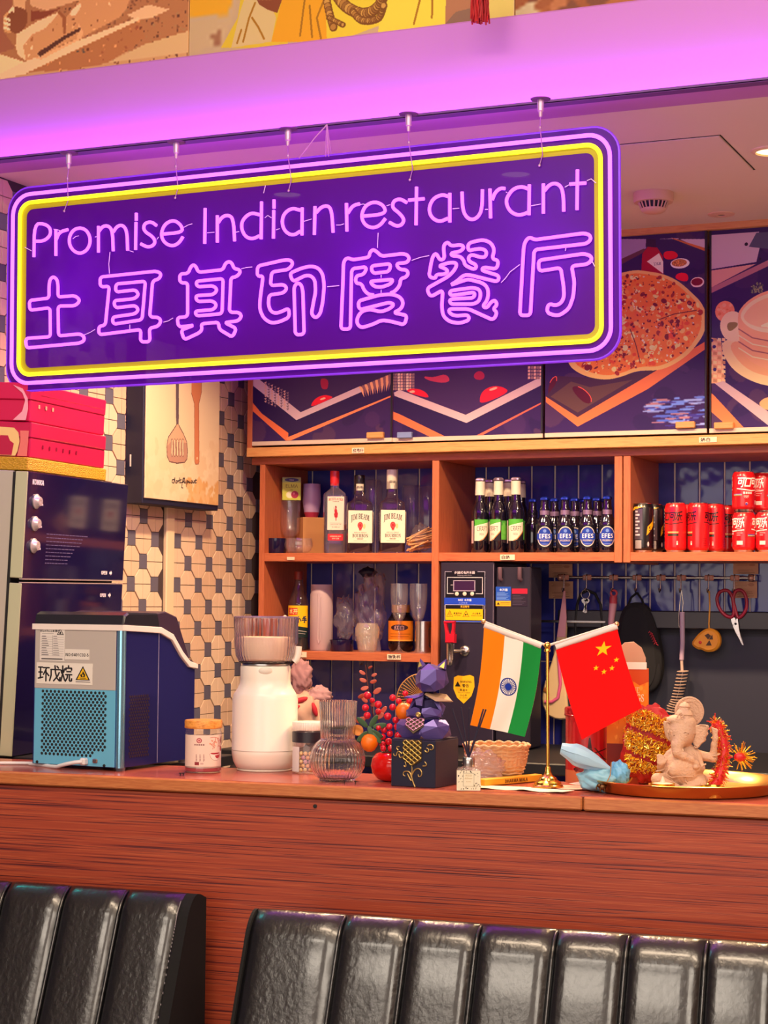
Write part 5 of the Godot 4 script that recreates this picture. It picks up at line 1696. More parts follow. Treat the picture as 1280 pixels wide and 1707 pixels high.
func sx(u: float, z: float, v := 900.0) -> float: return pz(u, v, z).x
func prof(s: String, m: float) -> Array:
	var r := []
	for q in pts2(s): r.append(Vector2(q.x * m, q.y * m))
	return r

func top_shelf() -> void:
	var m := 0.00174
	var amber := mat(H("3a1c14"), 0.06, 0.0, 0.6)
	# ---- left compartment
	var p := Vector3(sx(483, 0.17), YS, 0.17)
	var g := solo("tall_glass", MB.new().lathe(prof("0,0 16,0 17,2 8,6 6,22 9,30 17,40 18,92 17.2,92 16.4,42 8,32 0,31", m), 24), M.glass, "tall clear glass under the small tea carton", "glass", p)
	var cv := Cv.new(128, 160, H("c8cc4c"))
	cv.rect(0, 0, 128, 34, H("9cae6a"))
	cv.ell(64, 17, 48, 13, H("3a3a6a"))
	cv.text("Elma", 64, 22, 10, H("e8e0c8"))
	cv.text("ELMA", 64, 72, 24, H("5a4a20"))
	cv.text("cay", 64, 90, 9, H("6a5a20"))
	cv.ell(52, 122, 26, 25, H("e8e0a0"))
	cv.ell(52, 122, 20, 20, H("f4ecc8"))
	cv.ell(86, 120, 25, 26, H("a8284c"))
	cv.ell(80, 112, 7, 8, H("d86a84"))
	var t := thing("tea_carton", "small yellow green apple tea carton standing on a glass", "carton", p + Vector3(0.003, 92 * m + 0.0005, 0), 0.5)
	var bx := MB.new().box(Vector3(0, 0.034, 0), Vector3(0.056, 0.068, 0.05), 0.001)
	part("carton", bx, print_mat(cv.tex(), 0.5), t)
	part("tuck_flap", MB.new().box(Vector3(0, 0.0685, 0), Vector3(0.054, 0.001, 0.048)), mat(H("b4b87a"), 0.6), t)
	solo("cup", MB.new().lathe(prof("0,0 15,0 16.5,2 17,26 16,26 15.4,3 0,3", m), 24), M.gloss, "small black cup at the left end of the upper shelf", "cup", Vector3(sx(461, 0.24), YS, 0.24))
	solo("stemless_glass", MB.new().lathe(prof("0,0 14,0 21,5 24.5,14 22,26 21.4,26 23.8,14 20.4,6 13,1.5 0,1.5", m), 28), M.glass, "round stemless glass beside the black cup", "glass", Vector3(sx(498, 0.235), YS, 0.235))
	var bk := thing("kraft_box", "plain brown kraft box behind the stemless glass", "box", Vector3(sx(517, 0.125), YS, 0.125), 0.75)
	part("carton", MB.new().box(Vector3(0, 0.055, 0), Vector3(0.066, 0.11, 0.066), 0.001), mat(H("c08a58"), 0.8), bk)
	part("top_flap", MB.new().box(Vector3(0.0, 0.1105, 0), Vector3(0.064, 0.001, 0.064)), mat(H("cc9866"), 0.8), bk)
	var tum := thing("tumbler", "frosted violet cup with a red foot, standing on the kraft box", "cup", Vector3(sx(519, 0.125), YS + 0.1115, 0.125), 0.0, "frosted violet cups")
	part("cup_wall", MB.new().lathe(prof("0,9 13.2,9 16,28 15,58 14.2,58 14.8,28 0,11", m), 26), mat(H("b89ac4"), 0.35), tum)
	part("red_foot", MB.new().lathe(prof("0,0 10.5,0 13.3,9 0,9", m), 26), mat(H("a82c4c"), 0.3), tum)
	var tu2 := dup(tum, Vector3(sx(564, 0.1), YS + 0.075, 0.1), 0.0, "frosted violet cup behind the gin and whiskey bottles")
	solo("storage_tin", MB.new().lathe(prof("0,0 16,0 16.5,1 16.5,42 0,42.5", m), 24), mat(H("6a5a70"), 0.5), "grey tin under the violet cup behind the bottles", "tin", Vector3(sx(564, 0.1), YS, 0.1))
	# gin bottle: square shoulders, red cap
	p = Vector3(sx(557, 0.235), YS, 0.235)
	t = thing("gin_bottle", "clear square gin bottle with red cap and white label", "bottle", p, 0.55)
	var gl := clear(H("b4acc4"), 0.12)
	part("glass", MB.new().lathe(prof("0,0 17.5,0 18.3,1.5 18.3,96 17.4,101 12,106 7.2,110 6.8,118 0,118", m), 40, Vector3.ZERO, 0, 0, 0.9), gl, t)
	part("cap", MB.new().lathe(prof("0,114 7,114 7.4,115 7.8,121 7.8,137.5 7.4,139 0,139", m), 24), mat(H("d02430"), 0.3), t)
	cv = Cv.new(200, 400, H("e6d8cc"))
	cv.text("BEEFEATER", 100, 44, 28, H("c01c2c"), true, 0.74, "Droid Serif", 8.0)
	cv.text("LONDON", 100, 66, 13, H("3a2430"), true)
	cv.poly(pts2("92,120 108,118 112,134 106,140 118,170 116,180 126,200 122,250 110,252 108,290 100,292 98,252 86,250 80,210 88,190 86,172 94,140"), H("b01c30"))
	cv.line(pts2("78,130 90,200"), 4, H("b01c30"))
	cv.ell(100, 120, 9, 9, H("8a2030"))
	cv.line(pts2("30,318 170,318"), 3, H("8a7a78"))
	cv.text("LONDON DRY GIN", 100, 338, 12, H("3a2430"))
	cv.line(pts2("30,352 170,352"), 2, H("8a7a78"))
	cv.text("70 cl 40% vol", 100, 372, 12, H("3a2430"))
	part("label", MB.new().box(Vector3(0, 67 * m, 18.4 * m), Vector3(28 * m, 56 * m, 0.0008)), print_mat(cv.tex(), 0.6), t)
	cv = Cv.new(160, 64, H("c42434"))
	cv.text("LONDON DRY", 80, 30, 13, H("f0d0b8"), true)
	cv.text("DRY GIN", 80, 52, 13, H("f0d0b8"), true)
	part("label", MB.new().box(Vector3(0, 27 * m, 18.4 * m), Vector3(26 * m, 11 * m, 0.0008)), print_mat(cv.tex(), 0.6), t, Vector3.ZERO, "red lower label")
	# two bourbon bottles
	cv = Cv.new(256, 256, H("e8dccc"))
	cv.text("JIM BEAM", 128, 68, 42, H("181420"), true, 0.66, "Droid Serif", 16.0)
	cv.ell(128, 118, 28, 27, H("c82834"))
	cv.poly(pts2("112,138 120,164 128,150 136,164 146,138"), H("c82834"))
	cv.ell(128, 118, 18, 18, H("e05a58"))
	cv.ell(128, 118, 13, 13, H("a81c2c"))
	cv.ell(170, 125, 14, 20, H("dcc890"))
	cv.text("KENTUCKY STRAIGHT", 128, 180, 10, H("3a2c30"))
	cv.text("BOURBON", 128, 212, 26, H("181420"), true, 0.9, "Droid Serif")
	cv.text("WHISKEY", 128, 230, 11, H("3a2c30"), true)
	cv.line(pts2("60,240 196,240"), 2, H("8a7a70"))
	var jl := print_mat(cv.tex(), 0.6)
	cv = Cv.new(64, 32, H("d8ccbc"))
	cv.text("BEAM", 32, 22, 12, H("201820"), true)
	var nl := print_mat(cv.tex(), 0.6)
	var whisk := clear(H("4a3444"), 0.3)
	for k in 2:
		t = thing("whiskey_bottle", ["square bourbon bottle with black cap next to the gin", "square bourbon bottle with white cap, right of the black capped one"][k], "bottle", Vector3(sx([598.5, 652.5][k], 0.235), YS, 0.235), 0.5, "bourbon bottles on the upper shelf")
		var hb := 131.0 if k == 0 else 139.0
		part("glass", MB.new().lathe(prof("0,0 21,0 22.3,2 22.3,78 21,84 12,90 9.5,94 8.4,106 8.2,%f 0,%f" % [hb - 20, hb - 20], m), 40, Vector3.ZERO, 0, 0, 0.85), whisk, t)
		part("liquor", MB.new().lathe(prof("0,3 20,3 21.2,5 21.2,%d 0,%d" % [30, 30], m), 32, Vector3.ZERO, 0, 0, 0.85), mat(H("2c1420"), 0.1), t)
		part("neck_band", MB.new().lathe(prof("8.9,%f 8.9,%f" % [hb - 32, hb - 10], m), 24), mat(H("dcd0c4"), 0.5) if k == 1 else mat(H("1c1420"), 0.3), t)
		part("neck_label", MB.new().patch(9.1 * m, (hb - 26) * m, (hb - 15) * m, 1.5), nl, t)
		part("cap", MB.new().lathe(prof("0,%f 8.8,%f 9,%f 9,%f 8.4,%f 0,%f" % [hb - 12, hb - 12, hb - 11, hb - 1.5, hb, hb], m), 24), mat(H("e0d4d0"), 0.4) if k == 1 else mat(H("14101c"), 0.25), t)
		part("label", MB.new().box(Vector3(0, 44 * m, 22.4 * m), Vector3(40 * m, 54 * m, 0.0009)), jl, t)
		part("side_label", MB.new().box(Vector3(22.4 * m, 44 * m, 0), Vector3(0.0009, 50 * m, 30 * m)), mat(H("d8ccbc"), 0.6), t)
		var sl := MB.new()
		for i in 9: sl.box(Vector3(22.9 * m, (24 + i * 4.6) * m, 0), Vector3(0.0004, 1.6 * m, (12 + (i * 7) % 12) * m))
		part("side_print", sl, mat(H("5a4648"), 0.6), t)
	# wrapped glasses behind, and the sticks in their bag
	solo("wrapped_glass", MB.new().lathe(prof("0,0 17,0 18,2 18,118 15,128 0,130", m), 20, Vector3.ZERO, 0.03, 9), M.film, "tall clear wrapped glass behind the black capped bourbon", "glass", Vector3(sx(619, 0.1), YS, 0.1), 0.0, "wrapped tall glasses")
	solo("wrapped_glass", MB.new().lathe(prof("0,0 16,0 17,2 17,112 14,118 0,119", m), 20, Vector3.ZERO, 0.03, 9), M.film, "tall wrapped glass behind the wooden skewers, left one", "glass", Vector3(sx(686, 0.08), YS, 0.08), 0.0, "wrapped tall glasses")
	solo("wrapped_glass", MB.new().lathe(prof("0,0 14,0 15,2 15,110 12,116 0,117", m), 20, Vector3.ZERO, 0.03, 7), M.film, "tall wrapped glass behind the wooden skewers, right one", "glass", Vector3(sx(712, 0.08), YS, 0.08), 0.0, "wrapped tall glasses")
	var rng := RandomNumberGenerator.new()
	rng.seed = 41
	var sk := mat(H("c89468"), 0.7)
	var bag := thing("skewer_bag", "clear bag that wraps the bundle of wooden skewers", "bag", Vector3(sx(698, 0.2), YS, 0.2))
	part("film", MB.new().blob(Vector3(0.008, 0.046, 0), Vector3(0.027, 0.04, 0.045), 0.2, 0.12, 6), M.film, bag)
	for i in 34:
		var a := Vector3(sx(679 + rng.randf() * 10, 0.24), YS + 0.004 + rng.randf() * 0.05, 0.235 + rng.randf() * 0.02)
		var d := Vector3(rng.randf_range(0.034, 0.062), rng.randf_range(0.0, 0.035), rng.randf_range(-0.08, -0.02))
		if a.x + d.x > 0.138: d.x = 0.138 - a.x
		var b := MB.new()
		b.tube(PackedVector3Array([Vector3.ZERO, d]), 0.0021, 6)
		b.ball(Vector3.ZERO, Vector3(0.0032, 0.0032, 0.0032), 6, 5)
		solo("skewer", b, sk, "thin wooden skewer in the bundle at the right of the bourbon", "skewer", a, 0.0, "bundle of wooden skewers")
	# ---- middle compartment: craft beer and blue-label beer
	var brown := mat(H("100c1c"), 0.07, 0.0, 0.7)
	var m2 := 0.00168
	cv = Cv.new(256, 192, H("dcd0c0"))
	cv.poly(pts2("0,0 256,0 256,24 0,60"), H("4ea83c"))
	cv.poly(pts2("0,60 256,24 256,30 0,68"), H("e8e0d0"))
	cv.poly(pts2("256,110 150,180 100,192 256,192"), H("140e1c"))
	cv.poly(pts2("256,100 150,170 80,192 100,192 160,174 256,112"), H("c87838"))
	cv.text("CRAFT", 128, 104, 40, H("3a2c38"), false, 1.1)
	cv.text("INDIA", 120, 142, 20, H("5a4a50"))
	cv.text("brewed", 128, 70, 12, H("4a3c48"))
	var crl := print_mat(cv.tex(), 0.5)
	cv = Cv.new(96, 160, H("58a83c"))
	cv.rect(0, 0, 96, 40, H("3c8a34"))
	cv.spots(14, rng, 0, 0, 96, 160, 6, 20, [H("50a038"), H("62b048")])
	var crg := print_mat(cv.tex(), 0.5)
	var craft := func(label: String, at: Vector3, turn: float) -> Node3D:
		var t2 := thing("craft_beer_bottle", label, "beer bottle", at, turn, "craft beer bottles")
		part("glass", MB.new().lathe(prof("0,0 13.4,0 14.3,2 14.3,66 13,74 9,84 7.6,92 7,122 0,122", m2), 28), brown, t2)
		part("neck_foil", MB.new().lathe(prof("8.6,97 7.9,120", m2), 24), mat(H("d8ccc0"), 0.45), t2)
		part("crown_cap", MB.new().lathe(prof("0,121 8,121 8.6,122 8.2,124.5 6,126 0,126.4", m2), 24, Vector3.ZERO, 0.03, 21), mat(H("b8a0c0"), 0.3, 0.6), t2)
		part("label", MB.new().patch(14.42 * m2, 20 * m2, 56 * m2, 1.9), crl, t2)
		part("label", MB.new().patch(14.42 * m2, 16 * m2, 54 * m2, 1.3, 10, Vector3.ZERO, PI / 2 + 1.75), mat(H("c8a8b0"), 0.5), t2)
		part("label", MB.new().patch(14.42 * m2, 22 * m2, 54 * m2, 1.0, 10, Vector3.ZERO, PI / 2 - 1.55), crg, t2)
		return t2
	craft.call("left front craft beer bottle, its green side turned forward", Vector3(sx(800, 0.25), YS, 0.25), 1.5 - 0.9)
	craft.call("middle front craft beer bottle with half its label showing", Vector3(sx(830.5, 0.25), YS, 0.25), -0.35)
	craft.call("right front craft beer bottle with cream label facing forward", Vector3(sx(859.5, 0.25), YS, 0.25), 0.35)
	craft.call("craft beer bottle behind, between the left and middle front ones", Vector3(sx(815.5, 0.18), YS, 0.18), 2.6)
	craft.call("craft beer bottle behind, between the middle and right front ones", Vector3(sx(847, 0.18), YS, 0.18), 2.9)
	craft.call("craft beer bottle at the right rear with a green side", Vector3(sx(868, 0.11), YS, 0.11), 1.1)
	cv = Cv.new(200, 240, H("100c1e"))
	cv.ell(100, 120, 92, 108, H("d8d0d4"))
	cv.ell(100, 120, 84, 100, H("b88838"))
	cv.ell(100, 120, 80, 96, H("1c3ca8"))
	cv.rect(0, 86, 200, 66, H("2440b0"))
	cv.ell(100, 60, 18, 18, H("6a88d8"))
	cv.text("EFES", 100, 138, 46, H("e8e4f0"), true, 1.0)
	cv.text("PILSENER", 100, 172, 18, H("d8c8b0"), true)
	cv.line(pts2("50,200 150,200"), 4, H("8a9ae0"))
	var el := print_mat(cv.tex(), 0.45)
	var efes := func(label: String, at: Vector3, turn: float) -> Node3D:
		var t2 := thing("pilsener_bottle", label, "beer bottle", at, turn, "short pilsener bottles")
		part("glass", MB.new().lathe(prof("0,0 14.2,0 15,2 15,46 13.6,52 9.2,60 8.6,66 9,70 7,76 6.6,88 0,88", m2), 28), brown, t2)
		part("crown_cap", MB.new().lathe(prof("0,87 7.2,87 7.8,88 7.4,90.5 5,92.6 0,93", m2), 24, Vector3.ZERO, 0.03, 21), mat(H("2038b8"), 0.25, 0.5), t2)
		part("label", MB.new().patch(15.15 * m2, 8 * m2, 45 * m2, 1.95), el, t2)
		part("neck_label", MB.new().patch(8.9 * m2, 62 * m2, 70 * m2, 2.0, 10, Vector3.ZERO, PI / 2, 9.1 * m2), mat(H("8a7098"), 0.4, 0.5), t2)
		return t2
	var nm := ["leftmost labelled", "second labelled", "third labelled", "rightmost labelled"]
	for i in 4: efes.call("%s short pilsener bottle in the front row" % nm[i], Vector3(sx([907.5, 941.5, 979, 1012][i], 0.25), YS, 0.25), [0.34, 0.36, 0.32, 0.30][i])
	efes.call("short pilsener bottle beside the craft beer, its label turned away", Vector3(sx(887.5, 0.17), YS, 0.17), 2.6)
	for i in 5: efes.call("short pilsener bottle in the rear row, %s" % ["leftmost", "second", "third", "fourth", "rightmost"][i], Vector3(sx([924, 958, 969.5, 995, 1006.5][i], [0.18, 0.18, 0.12, 0.18, 0.12][i]), YS, [0.18, 0.18, 0.12, 0.18, 0.12][i]), 0.3)
	# ---- right compartment: cans
	can_rows(rng)

func can_body(called: String, label: String, cat_group: String, at: Vector3, turn: float, r: float, h: float, m: Material) -> Node3D:
	var t := thing(called, label, "drink can", at, turn, cat_group)
	part("wall", MB.new().lathe([Vector2(r * 0.86, 0.006), Vector2(r * 0.985, 0.011), Vector2(r, 0.014), Vector2(r, h - 0.014), Vector2(r * 0.96, h - 0.009), Vector2(r * 0.84, h - 0.002)], 36), m, t)
	part("base", MB.new().lathe([Vector2(0, 0.004), Vector2(r * 0.7, 0.003), Vector2(r * 0.76, 0), Vector2(r * 0.82, 0.001), Vector2(r * 0.86, 0.006)], 28), M.steel, t)
	part("lid", MB.new().lathe([Vector2(r * 0.84, h - 0.002), Vector2(r * 0.855, h), Vector2(r * 0.82, h), Vector2(r * 0.78, h - 0.004), Vector2(0, h - 0.004)], 28), M.steel, t)
	part("pull_tab", MB.new().prism(rrect(-0.006, -0.008, 0.006, 0.012, 0.005), 0, 0.001), M.steel, t, Vector3(0, h - 0.0036, 0))
	var tb: MeshInstance3D = t.get_node("pull_tab")
	tb.rotation.x = -PI / 2
	return t

func can_rows(rng: RandomNumberGenerator) -> void:
	# sleek red cans: dark script, a gold and a dark band; the texture runs once round the can
	var c := Cv.new(1024, 512, H("c8141e"))
	for k in 2:
		var x := 40 + k * 512
		c.han("可口可乐", x + 20, 90, 108, H("2a0c10"), 15, 0.3, 0.86)
		c.line(pts2("%d,205 %d,228 %d,212" % [x + 30, x + 240, x + 430]), 9, H("2a0c10"))
		c.rect(x + 190, 308, 170, 16, H("e0a868"))
		c.rect(x + 190, 334, 170, 22, H("2c2a1c"))
		c.rect(x + 330, 410, 22, 42, H("e8dcd8"))
		c.rect(x + 335, 416, 12, 10, H("a01820"))
		for i in 5: c.rect(x + 10, 380 + i * 18, 60, 6, H("8a0c18"))
	var red := print_mat(c.tex(), 0.22, 0.6)
	red.texture_repeat = true
	# standard cans: white script
	c = Cv.new(1024, 400, H("cc1520"))
	for k in 2:
		var x := 20 + k * 512
		c.han("可口可乐", x + 24, 52, 118, H("f0e8e8"), 15, 0.3, 0.86)
		c.line(pts2("%d,178 %d,200 %d,186" % [x + 40, x + 250, x + 440]), 11, H("f0e8e8"))
		c.rect(x - 20, 232, 130, 9, H("2c50b0"))
		c.rect(x - 20, 241, 130, 6, H("e8d0a0"))
		c.rect(x - 20, 248, 130, 8, H("2a6a3c"))
		for i in 4: c.rect(x + 130 + i * 34, 212, 26, 22, H("e8dce0"))
		for i in 5:
			var e: Array = [[0, 0], [24, 0], [48, 0], [12, 10], [36, 10]][i] as Array
			var ring := PackedVector2Array()
			for a in 15: ring.append(Vector2(x + 150 + e[0] + cos(TAU * a / 14) * 10, 258 + e[1] + sin(TAU * a / 14) * 10))
			c.line(ring, 2.4, H("f0e8e8"))
		c.ell(x + 176, 340, 18, 14, H("5a3a9c"))
		c.line(pts2("%d,330 %d,324 %d,334" % [x + 160, x + 178, x + 196]), 5, H("f0c0c8"))
		for i in 9: c.rect(x + 330, 60 + i * 22, 90 - (i * 29) % 40, 9, H("e89098"))
		c.rect(x + 330, 300, 90, 40, H("e8d8d8"))
		c.rect(x + 440, 40, 44, 230, H("b0101a"))
	var std := print_mat(c.tex(), 0.22, 0.6)
	std.texture_repeat = true
	c = Cv.new(1024, 512, H("141018"))
	for k in 2:
		var x := k * 512
		c.poly(pts2("%d,60 %d,36 %d,36 %d,80" % [x + 30, x + 60, x + 230, x + 20]), H("e0a020"))
		c.rect(x + 70, 60, 130, 330, H("4a3e4c"))
		for i in 8: c.rect(x + 84, 80 + i * 36, 40 + (i * 31) % 60, 18, H("c8bcc8"))
		c.rect(x + 84, 400, 100, 90, H("b8b0b4"))
		for i in 8: c.rect(x + 90 + i * 11, 404, 4, 82, H("2a2028"))
		c.poly(pts2("%d,250 %d,190 %d,120 %d,240 %d,330 %d,350" % [x + 280, x + 380, x + 400, x + 400, x + 290, x + 260]), H("e8a81c"))
		c.text("S", x + 320, 300, 50, H("141018"), true)
		c.ell(x + 290, 440, 16, 26, H("d8c8d0"))
	var blk := print_mat(c.tex(), 0.25, 0.6)
	blk.texture_repeat = true
	var rs := 0.0295
	var hs := 0.134
	var n := ["front black energy drink can at the left end of the can shelf", "second black energy drink can, half behind the front one", "third black energy drink can, mostly hidden by the first two"]
	var xs := [[1071.5, 0.25, -1.0], [1089, 0.19, -0.6], [1098, 0.13, 0.1]]
	for i in 3: can_body("energy_drink_can", n[i], "black energy drink cans", Vector3(sx(xs[i][0], xs[i][1]), YS, xs[i][1]), xs[i][2], rs, hs, blk)
	n = ["leftmost tall red cola can, beside the black cans", "second tall red cola can from the left", "third tall red cola can, slightly behind", "tall red cola can just left of the short cola cans", "tall red cola can behind the second one"]
	xs = [[1126, 0.25, 1.2], [1164, 0.235, 0.35], [1190.5, 0.18, 0.9], [1212, 0.10, 1.5], [1146, 0.17, 2.2]]
	for i in 5: can_body("sleek_cola_can", n[i], "tall red cola cans", Vector3(sx(xs[i][0], xs[i][1]), YS, xs[i][1]), xs[i][2], rs, hs, red)
	var r := 0.0308
	var h := 0.107
	n = ["short red cola can under the top left one of the pile", "short red cola can at the lower right edge of the picture", "short red cola can on top of the pile, left one", "short red cola can on top of the pile, set back at the right"]
	xs = [[1240, 0.25, 0.55, 0], [1279.5, 0.25, 0.45, 0], [1239.5, 0.25, 2.4, 1], [1272, 0.19, 0.55, 1], [1275, 0.185, 0.4, 0]]
	n.append("short red cola can behind, carrying the set back upper can")
	for i in 5: can_body("cola_can", n[i], "pile of short red cola cans", Vector3(sx(xs[i][0], xs[i][1]), YS + (h + 0.0006) * xs[i][3], xs[i][1]), xs[i][2], r, h, std)

func lower_shelf() -> void:
	var m := 0.00174
	var rng := RandomNumberGenerator.new()
	rng.seed = 19
	var X := func(u: float, z: float) -> float: return pz(u, 1060, z).x
	# soy sauce bottle
	var t := thing("sauce_bottle", "dark sauce bottle with brown cap and yellow label on the lower shelf", "bottle", Vector3(X.call(497, 0.2), YL, 0.2), 0.35)
	part("glass", MB.new().lathe(prof("0,0 17,0 18,3 18,74 16.5,84 11,100 7.5,112 7,121 0,121", m), 32), clear(H("4a3a40"), 0.25), t)
	part("sauce", MB.new().lathe(prof("0,2 16.6,2 17.4,4 17.4,70 0,70", m), 28), mat(H("0c2a30"), 0.12), t)
	part("cap", MB.new().lathe(prof("0,120 7.8,120 8.2,121 8.2,132 7.4,134 0,134", m), 22, Vector3.ZERO, 0.02, 24), mat(H("8a3834"), 0.45), t)
	var c := Cv.new(256, 288, H("14282c"))
	c.poly(pts2("0,0 256,0 256,200 0,170"), H("e8b818"))
	c.poly(pts2("0,110 90,120 110,200 0,190"), H("6a2030"))
	c.rect(20, 22, 110, 62, H("c82828"))
	c.han("水开", 30, 28, 48, H("f0d890"), 7)
	c.han("小手", 110, 96, 62, H("1a2848"), 11)
	c.line(pts2("90,220 240,236"), 5, H("c8c0b8"))
	c.line(pts2("90,244 220,256"), 5, H("a8a0a0"))
	part("label", MB.new().patch(18.15 * m, 22 * m, 76 * m, 2.3), print_mat(c.tex(), 0.4), t)
	# white tipped lighter beside it
	t = thing("gas_lighter", "white upright gas lighter with a red band, left of the sauce bottle", "lighter", Vector3(X.call(474.5, 0.235), YL, 0.235))
	part("handle", MB.new().lathe(prof("0,0 4,0 4.2,12 4.4,26 0,26", m), 14), M.red, t)
	part("barrel", MB.new().lathe(prof("4.4,26 4.4,52 3.6,58 0,60", m), 14), M.white, t)
	part("trigger", MB.new().box(Vector3(-0.007, 20 * m, 0), Vector3(0.006, 0.02, 0.006), 0.001), M.ink, t)
	# frosted shaker
	t = thing("frosted_shaker", "tall frosted plastic shaker without a lid", "shaker", Vector3(X.call(535.5, 0.19), YL, 0.19))
	var fr := mat(H("cbb2bc"), 0.5)
	fr.transparency = BaseMaterial3D.TRANSPARENCY_ALPHA
	fr.albedo_color.a = 0.72
	part("wall", MB.new().lathe(prof("0,0 18,0 19.5,2 19.5,96 18.5,100 17.4,103 18.2,104 18.2,112 17,112 16.4,103 18,97 18,3 0,2", m), 30), fr, t)
	part("grip_rib", MB.new().tube(PackedVector3Array([Vector3(0.004, 96 * m, 18.6 * m), Vector3(0.004, 20 * m, 19.4 * m), Vector3(0.008, 12 * m, 19.2 * m), Vector3(0.012, 20 * m, 18.6 * m), Vector3(0.012, 90 * m, 17.8 * m)]), 0.0022, 8), fr, t)
	# small dark tub with a crumpled clear bag on it
	t = thing("black_tub", "small round black tub beneath a crumpled clear bag", "tub", Vector3(X.call(569.5, 0.21), YL, 0.21))
	part("tub", MB.new().lathe(prof("0,0 18,0 19.5,2 20,18 18.8,18 18.4,3 0,3", m), 28), M.gloss, t)
	part("rim", MB.new().lathe(prof("18.8,18 20.4,17.6 20.4,19.4 18.8,19.4", m), 28), M.gloss, t)
	solo("clear_bag", MB.new().blob(Vector3.ZERO, Vector3(0.028, 0.06, 0.026), 0.35, 0.09, 12), M.film, "crumpled clear bag standing on the black tub", "bag", Vector3(X.call(570, 0.19), YL + 0.098, 0.17))
	# the big crumpled bag of foil glasses
	solo("clear_bag", MB.new().blob(Vector3.ZERO, Vector3(0.042, 0.112, 0.036), 0.5, 0.1, 27, 34, 26), clear(H("c0a8c0"), 0.14, 0.08), "tall crumpled clear bag in the middle of the lower shelf", "bag", Vector3(X.call(617, 0.14), YL + 0.115, 0.14))
	solo("bag_stopper", MB.new().blob(Vector3.ZERO, Vector3(0.026, 0.014, 0.018), 0.3, 0.1, 5, 16, 10), M.navy, "dark cloth stuffed in the mouth of the tall clear bag", "cloth", Vector3(X.call(612, 0.14), YL + 0.232, 0.14))
	solo("tumbler_glass", MB.new().lathe(prof("0,0 13,0 15,2 20,26 21,38 17,48 16.4,48 20,38 19,26 14,4 0,4", m), 28), clear(H("d0c0b0"), 0.16, 0.06), "squat iridescent tumbler in front of the tall clear bag", "glass", Vector3(X.call(612, 0.235), YL, 0.235))
	# sauce jar with orange label, flutes and a steel mug
	t = thing("sauce_jar", "round dark jar with an orange label behind the flute glasses", "jar", Vector3(X.call(668, 0.13), YL, 0.13), 0.35)
	part("glass", MB.new().lathe(prof("0,0 15,0 20,5 22,14 22,54 17,62 15,66 0,66", m), 30), mat(H("140c14"), 0.1), t)
	part("lid", MB.new().lathe(prof("0,66 15.6,66 16,67 16,78 15,79 0,79", m), 26, Vector3.ZERO, 0.015, 30), mat(H("c88a30"), 0.4), t)
	c = Cv.new(256, 200, H("dc7c1c"))
	c.ell(120, 66, 76, 30, H("3a1c28"))
	c.han("红白", 74, 44, 44, H("c8a0a8"), 5)
	c.line(pts2("40,130 220,130"), 5, H("8a3c10"))
	c.line(pts2("40,156 200,156"), 5, H("8a3c10"))
	c.rect(0, 186, 256, 8, H("f0c050"))
	part("label", MB.new().patch(22.2 * m, 18 * m, 52 * m, 2.4), print_mat(c.tex(), 0.45), t)
	var fl := thing("flute_glass", "left champagne flute on the lower shelf", "flute glass", Vector3(X.call(665, 0.245), YL, 0.245), 0.0, "champagne flutes")
	part("bowl", MB.new().lathe(prof("0,50 4,51 9,58 13,72 15,92 14.6,114 14,114 14.3,92 12.2,73 8,60 3,54 0,53.5", m), 28), M.glass, fl)
	part("stem", MB.new().lathe(prof("1.6,4 1.5,44 2.6,46 2.6,49 3,51 0,51", m), 14), M.glass, fl)
	part("foot", MB.new().lathe(prof("0,0 16,0 16.4,1 8,3 3,7 1.6,12 0,12", m), 28), M.glass, fl)
	dup(fl, Vector3(X.call(697, 0.24), YL, 0.24), 0.0, "right champagne flute on the lower shelf")
	t = thing("steel_mug", "small steel mug with a handle at the right end of the lower shelf", "mug", Vector3(X.call(706, 0.17), YL, 0.17), -0.3)
	part("cup", MB.new().lathe(prof("0,0 14,0 15,1 14,52 13.4,52 14,2 0,2", m), 26), M.steel, t)
	part("handle", MB.new().tube(PackedVector3Array([Vector3(0.025, 0.07, 0), Vector3(0.034, 0.066, 0), Vector3(0.037, 0.045, 0), Vector3(0.034, 0.022, 0), Vector3(0.025, 0.016, 0)]), 0.0026, 8), M.ink, t)

func stand(u: float, v: float, back := 0.0) -> Vector3:
	var p := py(u, v, CT)
	return p + Vector3(0, 0.0012, -back)

